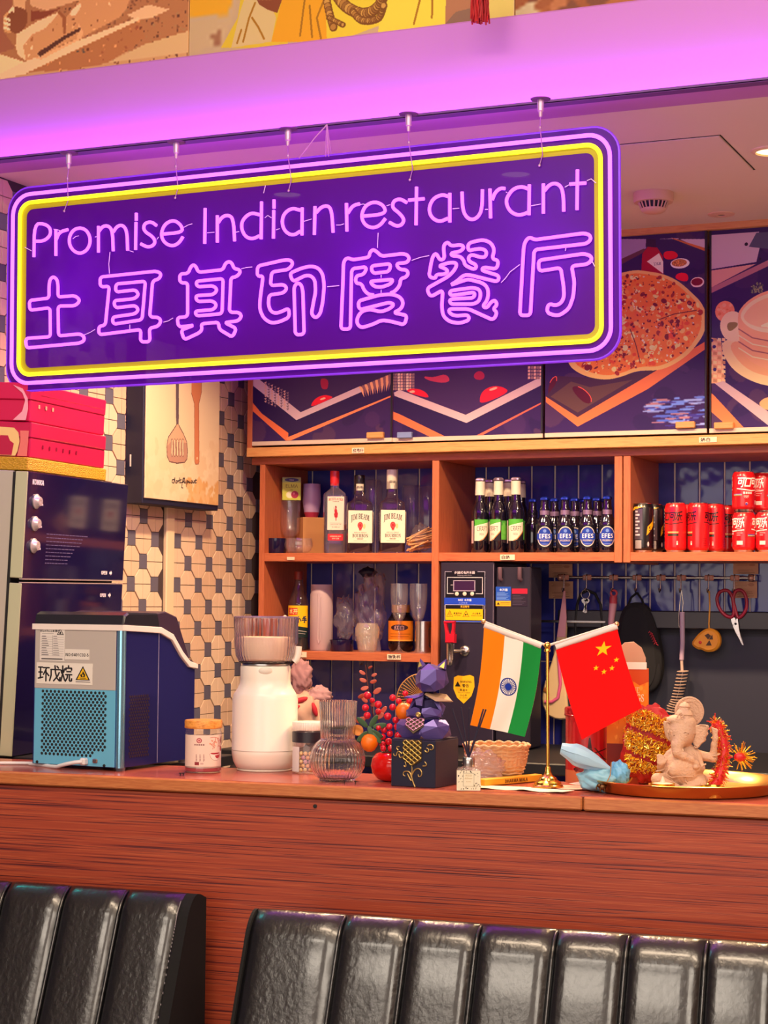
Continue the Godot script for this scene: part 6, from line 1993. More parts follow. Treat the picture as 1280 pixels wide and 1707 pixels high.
func counter_things() -> void:
	var rng := RandomNumberGenerator.new()
	rng.seed = 55
	# ---- jar with the wooden lid
	var p := stand(324, 1290, 0.036)
	var m := mpp(p)
	var t := thing("snack_jar", "clear jar with a wooden lid and cream label with a red bowl", "jar", p, face(p))
	part("glass", MB.new().lathe(prof("0,0 28,0 30.5,2 30.5,66 29,70 29,74", m), 36), M.glass, t)
	part("red_grain", MB.new().lathe(prof("0,2 28,2 29.6,3.5 29.6,8 0,8.5", m), 30), mat(H("a02028"), 0.7), t)
	part("contents", MB.new().lathe(prof("0,8.6 29.4,8.6 29.4,60 0,61", m), 30), mat(H("d8c0b0"), 0.8), t)
	var lid := grained(noise_tex([H("c87828"), H("e8a048"), H("d88c38"), H("b46820")], 0.012, 44, 256, 3), Vector3(14, 30, 14), 0.5)
	part("lid", MB.new().lathe(prof("0,73 30.6,73 31.4,73.8 31.4,85 30.4,86.4 0,86.4", m), 40), lid, t)
	var c := Cv.new(460, 360, H("e6cfc0"))
	c.ell(190, 62, 26, 30, H("a83040"))
	c.ell(190, 62, 17, 20, H("e6b8b0"))
	c.ell(190, 62, 10, 11, H("c05058"))
	for i in 5: c.rect(142 + i * 21, 104, 15, 13, H("6a2830"))
	for i in 3:
		for j in 7: c.rect(160 + i * 36, 220 + j * 12, 8 + (j * 7) % 6, 7, H("8a5a58"))
	c.rect(148, 306, 44, 36, H("8a2c34"))
	c.rect(204, 314, 30, 20, H("caa8a0"))
	for q in ["300,30 340,26 400,40", "360,36 350,70 330,90|380,40 400,100 390,140|390,40 420,110 430,150|360,44 330,140 326,160", "330,96 310,110 330,130|352,120 342,150", "420,50 440,90|410,60 450,130"]: c.ln(q, 6, H("c06858"))
	for e in [[318, 66], [338, 112], [300, 100], [364, 84], [412, 130]]: c.ell(e[0], e[1], 14, 9, H("d89a80"), 0.6)
	c.ell(452, 60, 20, 44, H("8a3830"))
	c.ell(440, 160, 16, 30, H("a82c38"))
	c.poly(pts2("290,212 300,200 420,200 430,212 414,262 384,290 340,290 308,262"), H("f0e0d4"))
	c.line(pts2("290,212 308,262 340,290 384,290 414,262 430,212"), 3, H("8a5048"))
	c.poly(pts2("296,212 310,203 412,203 424,212 380,222 330,222"), H("a82434"))
	c.poly(pts2("350,236 424,222 410,258 386,272 366,262"), H("b83440"))
	part("label", MB.new().patch(30.8 * m, 11 * m, 63 * m, 2.6, 20), print_mat(c.tex(), 0.5), t)
	# ---- white grinder
	p = stand(418, 1288, 0.062)
	m = mpp(p)
	t = thing("white_grinder", "white electric grinder with a ribbed smoky bowl on top", "grinder", p, face(p))
	var wh := mat(H("ece2d6"), 0.3)
	wh.clearcoat_enabled = true
	wh.clearcoat = 0.5
	part("body", MB.new().lathe(prof("0,3 44,3 47,5 52,14 54.5,26 55,34 54.8,34.4 54.6,118 53.6,120 53.2,124 51,128 46,136 42.6,144 41.8,152 41.8,171 40.8,173 0,173", m), 48), wh, t)
	part("foot_ring", MB.new().lathe(prof("0,0 45.5,0 46.4,1.4 45.5,3 0,3", m), 40), mat(H("d8ccc0"), 0.4), t)
	part("seam_ring", MB.new().lathe(prof("54.7,33.2 55.25,33.4 55.25,34.2 54.7,34.4", m), 48), mat(H("b0a498"), 0.5), t)
	part("pour_lip", MB.new().ball(Vector3(0, 166 * m, 39.5 * m), Vector3(12 * m, 7 * m, 4 * m), 16, 10), mat(H("d8d4c8"), 0.35), t)
	part("collar", MB.new().lathe(prof("0,173 38,173 40,174.5 40,176.5 0,176.5", m), 40), M.steel, t)
	part("switch_knob", MB.new().rot(Vector3.BACK, -PI / 2).lathe(prof("0,50 17,50 18,56 15,66 10,68 0,68", m), 24), mat(H("e0d4d4"), 0.35), t, Vector3(0, 54 * m, 4 * m))
	part("bowl", MB.new().lathe(prof("0,177 40,177 45,180 50,190 52,205 54,254 52.6,254 50.8,206 48.6,191 44,182 0,180", m), 288, Vector3.ZERO, 0.007, 48), solid_glass(H("f6eefa"), 0.06), t)
	part("rim", MB.new().lathe(prof("53.4,252 54.8,252.4 54.8,255 53.4,255.4 52.4,254", m), 48), clear(H("8a7898"), 0.4, 0.08), t)
	part("inner_cup", MB.new().lathe(prof("0,182 36,182 39,185 41,219 39.6,221 39,219 37,186 0,185", m), 40), mat(H("ffeabc"), 0.4), t)
	part("handle", MB.new().tube(PackedVector3Array([Vector3(47, 180, 14) * m, Vector3(51, 184, 14) * m, Vector3(53.5, 192, 14) * m, Vector3(54.5, 206, 14) * m]), 0.0075, 10), wh, t)
	part("bracket", MB.new().box(Vector3(50 * m, 231 * m, 16 * m), Vector3(0.009, 0.055, 0.014), 0.003), clear(H("5a4468"), 0.5, 0.15), t)
	# ---- candy jar
	p = stand(503, 1291, 0.035)
	m = mpp(p)
	t = thing("candy_jar", "clear jar of pale round candies with a white ribbed lid", "jar", p, face(p))
	part("glass", MB.new().lathe(prof("0,0 26,0 28.5,2 28.5,68 27,71", m), 36), M.glass, t)
	part("lid", MB.new().lathe(prof("0,71 28,71 28.8,72 28.8,83 28,84.4 0,84.4", m), 230, Vector3.ZERO, 0.008, 46), wh, t)
	part("black_band", MB.new().lathe(prof("28.8,51 28.8,68", m), 36), mat(H("221c28"), 0.35), t)
	part("white_label", MB.new().patch(28.8 * m, 3 * m, 44 * m, 0.75, 8, Vector3.ZERO, PI / 2 + 1.0), mat(H("dcd4d4"), 0.5), t)
	var cand := MB.new().ball(Vector3.ZERO, Vector3(0.0047, 0.0047, 0.0047), 10, 8).mesh()
	var cm := [mat(H("e0b078"), 0.4), mat(H("d89a6c"), 0.4), mat(H("c890a0"), 0.4), mat(H("e8c890"), 0.4)]
	for j in 5:
		for i in 18:
			var a := TAU * (i + (0.5 if j % 2 else 0.0)) / 18
			if sin(a) < -0.1: continue
			var o := solo("candy", MB.new().ball(Vector3.ZERO, Vector3(0.0047, 0.0047, 0.0047), 10, 8) if j + i == 0 else MB.new(), cm[rng.randi() % 4], "small round pale candy inside the white lidded jar", "candy", p + Vector3(cos(a) * 0.0292, 0.0075 + j * 0.0085, sin(a) * 0.0292), 0.0, "candies in the jar") if false else MeshInstance3D.new()
			o.mesh = cand
			o.material_override = cm[rng.randi() % 4]
			o.name = numbered("candy")
			add_child(o)
			o.position = p + Vector3(cos(a) * 0.0292, 0.0075 + j * 0.0085, sin(a) * 0.0292)
			tag(o, "small round pale candy inside the white lidded jar", "candy", "candies in the jar")
	# ---- ribbed vase
	p = stand(548, 1306, 0.04)
	m = mpp(p)
	t = thing("glass_vase", "ribbed clear glass vase with round belly and wide neck, empty", "vase", p, face(p))
	part("glass", MB.new().lathe(prof("0,0 28,0 29.5,1.5 29,4 37,9 44,22 46,37 43,52 36,63 29,69 28,72 29.2,95 31,133 30,133.4 28.3,96 27,71 35,62 42,51 45,37 43,22 36,10 28,5.5 0,5", m), 280, Vector3.ZERO, 0.022, 40), solid_glass(H("ffffff")), t)
	# ---- persimmon pot with berries and oranges
	p = stand(640, 1306, 0.04)
	m = mpp(p)
	t = thing("persimmon_pot", "glossy red persimmon shaped pot beside the black pedestal box", "pot", p, face(p))
	var red := mat(H("cc1410"), 0.12)
	part("bowl", MB.new().lathe(prof("0,0 14,0 24,4 32,14 34.5,26 32,38 26,45.5 19,48 16,47 16,42 0,40", m), 56, Vector3.ZERO, 0.03, 4), red, t)
	part("rim", MB.new().tube(_ring(17.5 * m, 47.6 * m, 24), 0.0016, 8, true), M.ink, t)
	var twig := mat(H("5a2420"), 0.6)
	var leafm := mat(H("b04a34"), 0.5)
	var green := mat(H("3c5a3c"), 0.4)
	var berry := mat(H("d01830"), 0.18)
	var A := thing("berry_arrangement", "artificial red berries on twigs with leaves, standing in the red pot", "berries", p + Vector3(0, 44 * m, 0), face(p))
	var L := func(u: float, v: float, z := 0.0) -> Vector3: return Vector3((u - 640) * m, (1306 - 44 - v) * m, z)
	var stems := [[[632, 1262], [612, 1215], [600, 1160], [594, 1113]], [[636, 1262], [625, 1230], [612, 1190]], [[640, 1262], [645, 1220], [650, 1180], [656, 1150]], [[644, 1262], [660, 1225], [662, 1190]], [[638, 1262], [630, 1240], [598, 1215]]]
	for s in stems:
		var q := PackedVector3Array()
		for e in s: q.append(L.call(e[0], e[1]))
		part("twig", MB.new().tube(q, 0.0016, 6, false, 0.0008), twig, A)
	# eucalyptus leaves along the first stem
	for e in [[600, 1118, 0.5, 4], [592, 1128, 2.6, 6], [606, 1131, 0.4, 5], [594, 1140, 2.8, 6.5], [604, 1142, 0.3, 6], [597, 1151, 3.4, 7], [592, 1163, 3.6, 7], [610, 1159, 0.6, 8], [596, 1174, 2.4, 7], [605, 1180, 0.2, 6], [592, 1203, 3.5, 9], [613, 1200, 0.4, 9], [622, 1192, 0.9, 8]]:
		part("leaf", MB.new().at(L.call(e[0], e[1], rng.randf_range(-0.004, 0.008)), Basis(Vector3.BACK, e[2]) * Basis(Vector3.RIGHT, rng.randf_range(-0.6, 0.6))).ball(Vector3(e[3] * m * 0.6, 0, 0), Vector3(e[3] * m, e[3] * m * 0.55, 0.0008), 10, 8), leafm, A)
	for e in [[592, 1209, 2.4], [606, 1208, 1.0], [617, 1212, 0.2], [592, 1230, 3.9], [610, 1225, -0.5], [601, 1216, 5.2], [616, 1230, -1.0]]:
		part("leaf", MB.new().at(L.call(e[0] * 0.6 + 602 * 0.4, e[1] * 0.6 + 1218 * 0.4, 0.03), Basis(Vector3.BACK, e[2]) * Basis(Vector3.RIGHT, rng.randf_range(-0.5, 0.5))).ball(Vector3(8 * m, 0, 0), Vector3(12 * m, 5 * m, 0.001), 12, 8), green, A)
	# the lacquered fan
	var fan := MB.new()
	for i in 14:
		var a := deg_to_rad(88 + i * 7.5)
		fan.tube(PackedVector3Array([Vector3.ZERO, Vector3(cos(a) * 18, sin(a) * 18, 0) * m, Vector3(cos(a + 0.06) * 42, sin(a + 0.06) * 42, 0) * m]), 0.0008, 5)
	var arc := PackedVector3Array()
	for i in 18:
		var a := deg_to_rad(86 + i * 6)
		arc.append(Vector3(cos(a) * 43, sin(a) * 43, 0) * m)
	fan.tube(arc, 0.0011, 6)
	part("fan_rib", fan, mat(H("d8a050"), 0.35, 0.6), A, L.call(690, 1170, -0.012))
	var fb := PackedVector2Array([Vector2.ZERO])
	for i in 18:
		var a := deg_to_rad(86 + i * 6)
		fb.append(Vector2(cos(a) * 42, sin(a) * 42) * m)
	part("fan_leaf", MB.new().prism(fb, -0.0016, -0.0008), mat(H("2a1418"), 0.4), A, L.call(690, 1170, -0.012))
	# dried orange slice
	part("dried_slice", MB.new().rot(Vector3(1, 0.3, 0), 1.3).lathe(prof("0,0 9,0 9.6,1.4 9,2.8 0,2.8", m), 20), mat(H("c87c2c"), 0.6), A, L.call(582, 1222, 0.01))
	# berries, each by itself
	var bm := MB.new().ball(Vector3.ZERO, Vector3.ONE, 14, 10).mesh()
	var spots := [[598, 1163, 6.5], [595, 1183, 6], [616, 1178, 6.2], [616, 1190, 5], [598, 1196, 6], [640, 1167, 5.6], [650, 1172, 5], [640, 1182, 5.6], [632, 1198, 6.2], [668, 1172, 5.4], [661, 1160, 5], [635, 1214, 5.4], [626, 1220, 5.4], [636, 1226, 5.4], [624, 1231, 5.2], [634, 1240, 6], [648, 1215, 6], [650, 1229, 6], [648, 1243, 5.6], [624, 1245, 5.4], [638, 1250, 5.6], [652, 1251, 5.2], [625, 1251, 5], [612, 1243, 5], [645, 1204, 5.4], [660, 1210, 5.4], [664, 1222, 5.4], [664, 1238, 5.6], [662, 1250, 5.4], [617, 1216, 4.6], [606, 1172, 4.5], [655, 1192, 5]]
	for e in spots:
		var o := MeshInstance3D.new()
		o.mesh = bm
		o.material_override = berry
		o.name = "berry"
		A.add_child(o, true)
		o.position = L.call(e[0], e[1], rng.randf_range(0.004, 0.03))
		o.scale = Vector3.ONE * e[2] * m
	for e in [[602, 1241, 14.5, 15, 0], [659, 1189, 15, 16.5, 1]]:
		var orr := thing("orange", ["small glossy artificial orange hanging low at the left of the red berries", "small artificial orange high at the right of the berries, by the figurine"][e[4]], "orange", A.transform * L.call(e[0], e[1], 0.026), face(p), "artificial oranges in the berry arrangement")
		var om := mat(H("f07008"), 0.35)
		part("fruit", MB.new().lathe(prof("0,-15 4,-14.6 9,-12 13,-6 14.6,0 13.4,7 9,12.6 4,14.6 1.5,14.2 0,13.6", m), 26), om, orr)
		part("calyx", MB.new().lathe(prof("0,14 2.4,14.2 1,16.4 0,16.6", m), 8), green, orr)
	figurine()
	# ---- reed diffuser
	p = stand(774, 1319, 0.022)
	m = mpp(p)
	t = thing("reed_diffuser", "small square perfume bottle with floral label and dark reeds", "diffuser", p, face(p))
	part("glass", MB.new().lathe(prof("0,0 19.5,0 20.6,1.4 20.6,33 19,36 10,38 0,38", m), 40, Vector3.ZERO, 0, 0, 0.92), clear(H("d8ccc0"), 0.2), t)
	c = Cv.new(256, 240, H("e8dcc4"))
	for i in 60:
		var q := Vector2(rng.randf() * 256, rng.randf() * 240)
		if absf(q.x - 128) < 62 and absf(q.y - 112) < 84: continue
		c.ell(q.x, q.y, rng.randf_range(3, 13), rng.randf_range(2, 7), [H("4a463c"), H("7a705c"), H("2e2c2a"), H("9a8c70")][rng.randi() % 4], rng.randf() * 3)
	c.line(pts2("70,34 186,34 186,190 70,190 70,34"), 3, H("6a6048"))
	for q in [["REED", 70, 22], ["diffuser", 104, 18], ["120 ml", 140, 14]]: c.text(q[0], 128, q[1], q[2], H("b0904c"), false, 0.9, "Droid Serif")
	part("label", MB.new().box(Vector3(0, 17 * m, 20.8 * m), Vector3(39 * m, 33 * m, 0.0006)), print_mat(c.tex(), 0.5), t)
	part("collar", MB.new().lathe(prof("0,38 9.6,38 10,39 10,53 9.2,54 4,54 0,53.6", m), 28), M.steel, t)
	for e in [[-28, 134], [-13, 136], [0.5, 136], [24, 134], [28, 134]]:
		part("reed", MB.new().tube(PackedVector3Array([Vector3(e[0] * -0.12, 42, 0) * m, Vector3(e[0], e[1], rng.randf_range(-8, 8)) * m]), 0.0016, 7), mat(H("201a34"), 0.4), t)
	# ---- wicker bowl with a wrapped piece in it
	p = stand(810, 1306, 0.06)
	m = mpp(p)
	t = thing("wicker_bowl", "pale woven bowl with a plaited rim behind the perfume bottle", "bowl", p, face(p))
	var wk := mat(H("d8b084"), 0.7)
	part("side", MB.new().lathe(prof("0,0 30,0 40,6 50,30 54,58 52.4,58 48.4,31 38.6,8 0,3", m), 180, Vector3.ZERO, 0.01, 36), wk, t)
	for j in 9:
		var rr := lerpf(41, 53.6, pow(j / 8.0, 0.7)) * m
		part("weave_strand", MB.new().tube(_wave(rr, (8 + j * 6) * m, 60, 0.0011, 20, j % 2 * PI), 0.0022, 6, true), wk, t)
	part("plaited_rim", MB.new().tube(_wave(53.5 * m, 59 * m, 120, 0.0016, 40, 0.0), 0.0034, 7, true), wk, t)
	solo("wrapped_parcel", MB.new().blob(Vector3.ZERO, Vector3(0.04, 0.03, 0.013), 0.3, 0.12, 71), clear(H("d0b8c0"), 0.2, 0.1), "crumpled clear wrapped parcel leaning on the woven bowl", "parcel", Vector3(p.x + 0.002, CT + 0.035, p.z + 0.082), face(p))
	# ---- incense packet and papers under the flag stand
	var q0 := stand(802, 1312, 0.0)
	var q1 := stand(898, 1303, 0.0)
	t = thing("incense_packet", "long slim yellow incense packet with dark lettering, lying flat", "packet", (q0 + q1) / 2 + Vector3(0, 0.0012, 0), atan2(-(q1 - q0).z, (q1 - q0).x))
	part("carton", MB.new().box(Vector3(0, 0.0065, 0), Vector3((q1 - q0).length(), 0.013, 0.02), 0.001), mat(H("e8a828"), 0.5), t)
	part("lettering", MB.new().text("DHARMA MALA", 0.007, 0.0004, true), mat(H("6a3c10"), 0.6), t, Vector3(0.006, 0.0058, 0.0103))
	var pp := [[830, 1316, 0.1, 0.11, 0.06, "e8d0b8"], [905, 1321, -0.12, 0.10, 0.05, "f0dccc"], [960, 1317, 0.2, 0.10, 0.07, "e0a090"], [985, 1312, -0.1, 0.08, 0.05, "d8c0b0"]]
	var pn := ["cream paper slip under the left of the flag stand", "folded white paper slip in front of the flag stand foot", "pink paper slip between the flag stand and the tray", "pale paper slip next to the brass tray"]
	for i in 4:
		var e: Array = pp[i]
		var at := stand(e[0], e[1], 0.012)
		at.y = CT + 0.0014 + 0.0009 * i
		solo("paper_slip", MB.new().grid(6, 4, func(s: float, u: float) -> Vector3: return Vector3((s - 0.5) * e[3], 0.0014 * sin(s * 7.0 + i) * u + 0.0014, (u - 0.5) * e[4]), 0.0004), mat(H(e[5]), 0.8), pn[i], "paper", at, e[2], "paper slips on the counter")
	# ---- small bits along the counter edge
	for i in 4:
		var e: Array = [[299, 1294.5], [304, 1294.5], [573, 1307], [591, 1308]][i]
		solo("black_pin", MB.new().lathe([Vector2(0, 0), Vector2(0.0012, 0), Vector2(0.0012, 0.004), Vector2(0.0028, 0.0048), Vector2(0.0028, 0.006), Vector2(0, 0.006)], 8), M.ink, "tiny black pin at the counter edge, %s" % ["left one by the wooden lidded jar", "right one by the wooden lidded jar", "right of the vase foot", "below the red pot"][i], "pin", stand(e[0], e[1], 0.004))
	# ---- red tin with the tower picture
	p = stand(961, 1310, 0.085)
	m = mpp(p)
	t = thing("red_tin", "tall red tin printed with a dark tower, behind the red flag", "tin", p, face(p))
	c = Cv.new(512, 640, H("b81420"))
	for i in 10: c.rect(40 + i * 50 + (i * 31) % 20, 60, 6 + (i * 13) % 14, 460, H("a8101c").lerp(H("c83038"), (i % 3) / 2.0))  # upright reflection streaks painted into the tin's red
	c.rect(0, 520, 512, 120, H("c87850"))
	c.poly(pts2("252,200 262,200 270,300 300,420 340,520 180,520 220,420 244,300"), H("3a1018"))
	c.poly(pts2("244,430 270,430 300,520 215,520"), H("b81420"))
	c.line(pts2("150,470 260,360 380,300"), 9, H("3a1018"))
	c.line(pts2("290,300 350,400 400,420"), 10, H("4a1820"))
	for i in 20: c.line(pts2("%d,%d %d,%d" % [240 + i % 4 * 8, 300 + i * 11, 280 - i % 3 * 8, 306 + i * 11]), 2, H("c06050"))
	c.spots(30, rng, 160, 470, 200, 50, 8, 24, [H("5a1420"), H("7a1c28"), H("3a1018")])
	c.ln("300,610 310,560 322,600 336,560 344,606|352,606 358,584|366,606 372,560|380,606 386,560", 5, H("2a0c10"))
	var tm := print_mat(c.tex(), 0.25, 0.6)
	part("wall", MB.new().patch(40 * m, 0, 110 * m, 3.4, 30), tm, t)
	part("shell", MB.new().lathe(prof("0,0 39,0 39.6,1 39.6,110 0,110", m), 40), mat(H("a01420"), 0.25, 0.3), t)
	part("lid", MB.new().lathe(prof("39,109 41.4,109 41.8,110 41.8,121 40.4,123.4 0,123.8", m), 44), mat(H("b41824"), 0.22, 0.3), t)
	part("bead", MB.new().tube(_ring(41.6 * m, 111 * m, 40), 0.0012, 6, true), mat(H("d04048"), 0.2, 0.5), t)
	# ---- cloth bundle and lid dome behind the jars, on the rear worktop
	var wt := shell("trim_3", MB.new().box(Vector3(0.62, 1.10, 0.36), Vector3(1.9, 0.03, 0.62), 0.003), M.black, "dark rear worktop between shelf and counter", "worktop")
	var z := 0.42
	var b0 := pz(505, 1190, z)
	m = mpp(b0)
	t = thing("cloth_bundle", "knotted beige cloth bundle with red prints behind the candy jar", "cloth", Vector3(b0.x, 1.116, z), face(b0))
	var cl := mat(H("c8a090"), 0.85)
	part("bag", MB.new().blob(Vector3(0, 0.075, 0), Vector3(0.055, 0.075, 0.045), 0.25, 0.08, 61), cl, t)
	part("knot", MB.new().blob(Vector3(-0.006, 0.19, 0), Vector3(0.03, 0.048, 0.026), 0.3, 0.09, 62), mat(H("a87c84"), 0.85), t)
	part("ear", MB.new().blob(Vector3(0.044, 0.135, 0.0), Vector3(0.035, 0.026, 0.02), 0.3, 0.1, 63), mat(H("b08890"), 0.85), t)
	for e in [[-0.006, 0.126, 0.036, 0.3], [-0.028, 0.104, 0.045, 0.25], [0.032, 0.1, 0.042, 1.9]]:
		part("red_print", MB.new().at(Vector3(e[0], e[1], e[2]), Basis(Vector3.BACK, e[3])).ball(Vector3.ZERO, Vector3(0.021, 0.0075, 0.007), 14, 8), mat(H("b81c34"), 0.7), t)
	var sp := thing("dark_spoon", "dark oval spoon head sticking up behind the candy jar", "spoon", stand(510, 1292, 0.09), face(b0))
	part("head", MB.new().ball(Vector3(0.003, 0.108, 0), Vector3(0.0085, 0.016, 0.004), 14, 10), M.navy, sp)
	part("handle", MB.new().tube(PackedVector3Array([Vector3(0, 0, 0), Vector3(0.003, 0.1, 0)]), 0.0028, 8), M.navy, sp)
	b0 = pz(560, 1180, 0.36)
	t = thing("dome_lid", "pale domed lid behind the ribbed vase", "lid", Vector3(b0.x, 1.116, 0.36))
	part("dome", MB.new().lathe([Vector2(0, 0), Vector2(0.046, 0), Vector2(0.046, 0.08), Vector2(0.043, 0.09), Vector2(0.03, 0.101), Vector2(0.012, 0.107), Vector2(0, 0.108)], 32), mat(H("9a7a84"), 0.5), t)
	part("knob", MB.new().ball(Vector3(0, 0.112, 0), Vector3(0.008, 0.005, 0.008), 14, 8), mat(H("9a7a84"), 0.5), t)

func _ring(r: float, y: float, k: int) -> PackedVector3Array:
	var q := PackedVector3Array()
	for i in k: q.append(Vector3(cos(TAU * i / k) * r, y, sin(TAU * i / k) * r))
	return q
func _wave(r: float, y: float, k: int, amp: float, n: int, ph: float) -> PackedVector3Array:
	var q := PackedVector3Array()
	for i in k:
		var a := TAU * i / k
		var rr := r + amp * cos(a * n + ph)
		q.append(Vector3(cos(a) * rr, y + amp * sin(a * n * 0.5), sin(a) * rr))
	return q

func figurine() -> void:
	var base := Vector3(0.7255, CT + 0.001, 1.764)
	var m := 0.00117
	var t := thing("pedestal_box", "square black pedestal box with gilt scrolls and chain panel", "box", base, deg_to_rad(-4.0))
	var bm := mat(H("1c1c34"), 0.4)
	part("box", MB.new().box(Vector3(0, 0.0455, 0), Vector3(0.096, 0.091, 0.104), 0.0015), bm, t)
	part("top_plate", MB.new().box(Vector3(0, 0.0922, 0), Vector3(0.094, 0.0016, 0.102), 0.0006), bm, t)
	var gilt := mat(H("c8a868"), 0.35, 0.8)
	var F0 := func(u: float, v: float) -> Vector3: return Vector3((u - 691) * m * 1.13, 0.092 - (v - 1233) * m, 0.0528)
	# scrolls in relief; crop pixels of the photograph are turned into places on the front
	for q in ["390,1570 360,1500 350,1440 355,1360 350,1320", "350,1440 370,1390 410,1350 450,1360 470,1400 460,1440 430,1450 425,1420", "350,1460 330,1400 290,1390 255,1400 250,1440 275,1450", "345,1500 320,1460 300,1420", "235,1190 200,1160 175,1180 170,1220 140,1215 135,1190", "190,1150 170,1130 180,1105 205,1110", "200,1190 205,1230 225,1240 240,1220", "500,1140 520,1160 545,1150 545,1120 520,1110", "535,1080 560,1062 595,1075 600,1110 575,1130 555,1120", "480,1320 510,1320 525,1300 500,1270", "260,1330 280,1345 285,1310 270,1280"]:
		var r := PackedVector3Array()
		for e in round_path(pts2(q), false, 2):
			r.append(F0.call(640 + e.x / 7.114, 1090 + e.y / 7.114))
		part("scroll", MB.new().tube(r, 0.0017, 6, false, 0.0009), gilt, t)
	var chain := func(x0: float, x1: float, y0: float, y1: float, tip: float, par: Node3D, at: Vector3, b: Basis, mt: Material) -> void:
		var back := part("chain_panel", MB.new().at(at, b).prism(PackedVector2Array([Vector2(x0, y1), Vector2(x1, y1), Vector2(x1, y0), Vector2((x0 + x1) / 2, tip), Vector2(x0, y0)]), 0.0, 0.0016, 0.0006), mat(H("4a3c2c"), 0.5, 0.5), par)
		var lk := MB.new().at(at, b)
		var nx := 6
		var st := (x1 - x0) / nx
		var y := y1 - st * 0.5
		var r := 0
		while y > tip + st * 0.5:
			for i in nx:
				var x := x0 + st * (i + 0.5)
				var lim := lerpf(y0, tip, 1.0 - absf(x - (x0 + x1) / 2) / ((x1 - x0) / 2))
				if y < lim + st * 0.3: continue
				var s := 1.0 if (i + r) % 2 else -1.0
				lk.tube(PackedVector3Array([Vector3(x - st * 0.45, y + s * st * 0.32, 0.0022), Vector3(x, y - s * st * 0.1, 0.0034), Vector3(x + st * 0.45, y - s * st * 0.32, 0.0022)]), st * 0.2, 6)
			y -= st * 0.72
			r += 1
		part("links", lk, mt, back)
	chain.call(-0.021, 0.019, 0.052, 0.0915, 0.040, t, Vector3(0, 0, 0.0522), Basis(), mat(H("d0b060"), 0.3, 0.85))
	# the seated figure
	var g := thing("cat_figurine", "faceted violet cat headed figure sitting cross legged on the black box", "figurine", base + Vector3(0.004, 0.0942, 0.0), deg_to_rad(6.0))
	var vio := mat(H("5a4a90"), 0.28, 0.35)
	var dark := mat(H("3c3468"), 0.3, 0.35)
	var V := func(s: String) -> Array:
		# u, v of the photograph and a depth in pixels
		var r := []
		for q in s.split(" ", false):
			var e: PackedStringArray = q.split(",")
			r.append(Vector3((float(e[0]) - 704) * m, (1233 - float(e[1])) * m, float(e[2]) * m))
		return r
	part("head", MB.new().hull(V.call("699,1121,22 708,1110,8 724,1119,19 686,1131,10 699,1141,27 726,1137,22 737,1137,6 735,1122,0 687,1146,12 700,1157,16 722,1156,18 735,1150,8 690,1120,0 708,1112,-18 730,1120,-22 736,1142,-20 688,1142,-20 712,1156,-14 716,1146,25")), vio, g)
	for e in ["688,1120,2 690,1102,-4 702,1112,4 692,1122,-10 695,1118,8", "737,1120,2 736,1102,-4 722,1113,4 733,1123,-10 729,1117,8"]:
		var ear := part("ear", MB.new().hull(V.call(e)), vio, g)
		part("inner_ear", MB.new().hull(V.call("690,1117,8.6 690.5,1106,2.6 697,1114,8.6 692,1116,3" if e.begins_with("688") else "735,1118,8.6 735,1106,2.6 727,1115,8.6 733,1117,3")), mat(H("b8a858"), 0.4, 0.4), ear)
	part("neck", MB.new().hull(V.call("697,1156,6 718,1156,6 714,1168,10 698,1168,10 696,1158,-10 718,1158,-10 708,1168,-12")), dark, g)
	part("collar", MB.new().hull(V.call("702,1158,10 668,1166,14 668,1169,14 690,1168,26 703,1162,24 690,1160,-14 670,1168,-6 700,1167,12")), vio, g)
	part("collar", MB.new().hull(V.call("705,1158,10 750,1171,12 752,1173,10 722,1160,-12 726,1172,24 706,1161,24 745,1174,4 712,1168,12 735,1162,-10")), mat(H("a88a70"), 0.4, 0.3), g)
	part("torso", MB.new().hull(V.call("684,1168,4 724,1168,6 728,1200,4 680,1200,4 690,1166,-20 722,1166,-20 726,1202,-22 682,1202,-22 704,1172,14 702,1204,14")), dark, g)
	for e in ["684,1166,10 674,1190,16 672,1196,18 680,1196,4 690,1170,-4 688,1172,14 678,1186,-6", "724,1166,10 733,1186,14 735,1195,14 726,1198,2 718,1170,-4 720,1174,14 734,1182,-8", "672,1188,16 700,1184,32 702,1192,34 698,1199,30 673,1199,18 690,1182,26 680,1196,26", "734,1188,14 704,1184,32 704,1192,34 708,1199,30 733,1199,16 718,1182,26 728,1196,24"]:
		part("arm", MB.new().hull(V.call(e)), vio, g)
	part("chest_panel", MB.new().hull(V.call("691,1164,16 703,1163,18 701,1172,26 703,1180,27 692,1179,25 690,1170,24")), mat(H("7a6ab0"), 0.25, 0.4), g)
	part("clasp", MB.new().rot(Vector3.RIGHT, PI / 2).lathe(prof("0,0 4.2,0 4.6,1.4 3,2.6 1.4,2 0,2.8", m), 16), gilt, g, V.call("699,1194,35")[0])
	part("leg", MB.new().hull(V.call("654,1212,12 655,1222,16 660,1204,8 680,1202,24 700,1212,34 706,1226,36 700,1234,30 668,1234,22 660,1228,-6 690,1204,-16 684,1232,-18 672,1213,28")), vio, g)
	part("leg", MB.new().hull(V.call("746,1212,12 745,1222,16 738,1203,8 722,1202,24 706,1212,34 700,1226,36 708,1234,30 736,1234,20 745,1230,-6 714,1204,-16 722,1232,-18 730,1214,28")), vio, g)
	chain.call(-0.02, 0.017, 0.004, 0.022, -0.012, g, V.call("694,1217,38")[0], Basis(Vector3.RIGHT, -0.5), mat(H("d89ab8"), 0.3, 0.8))

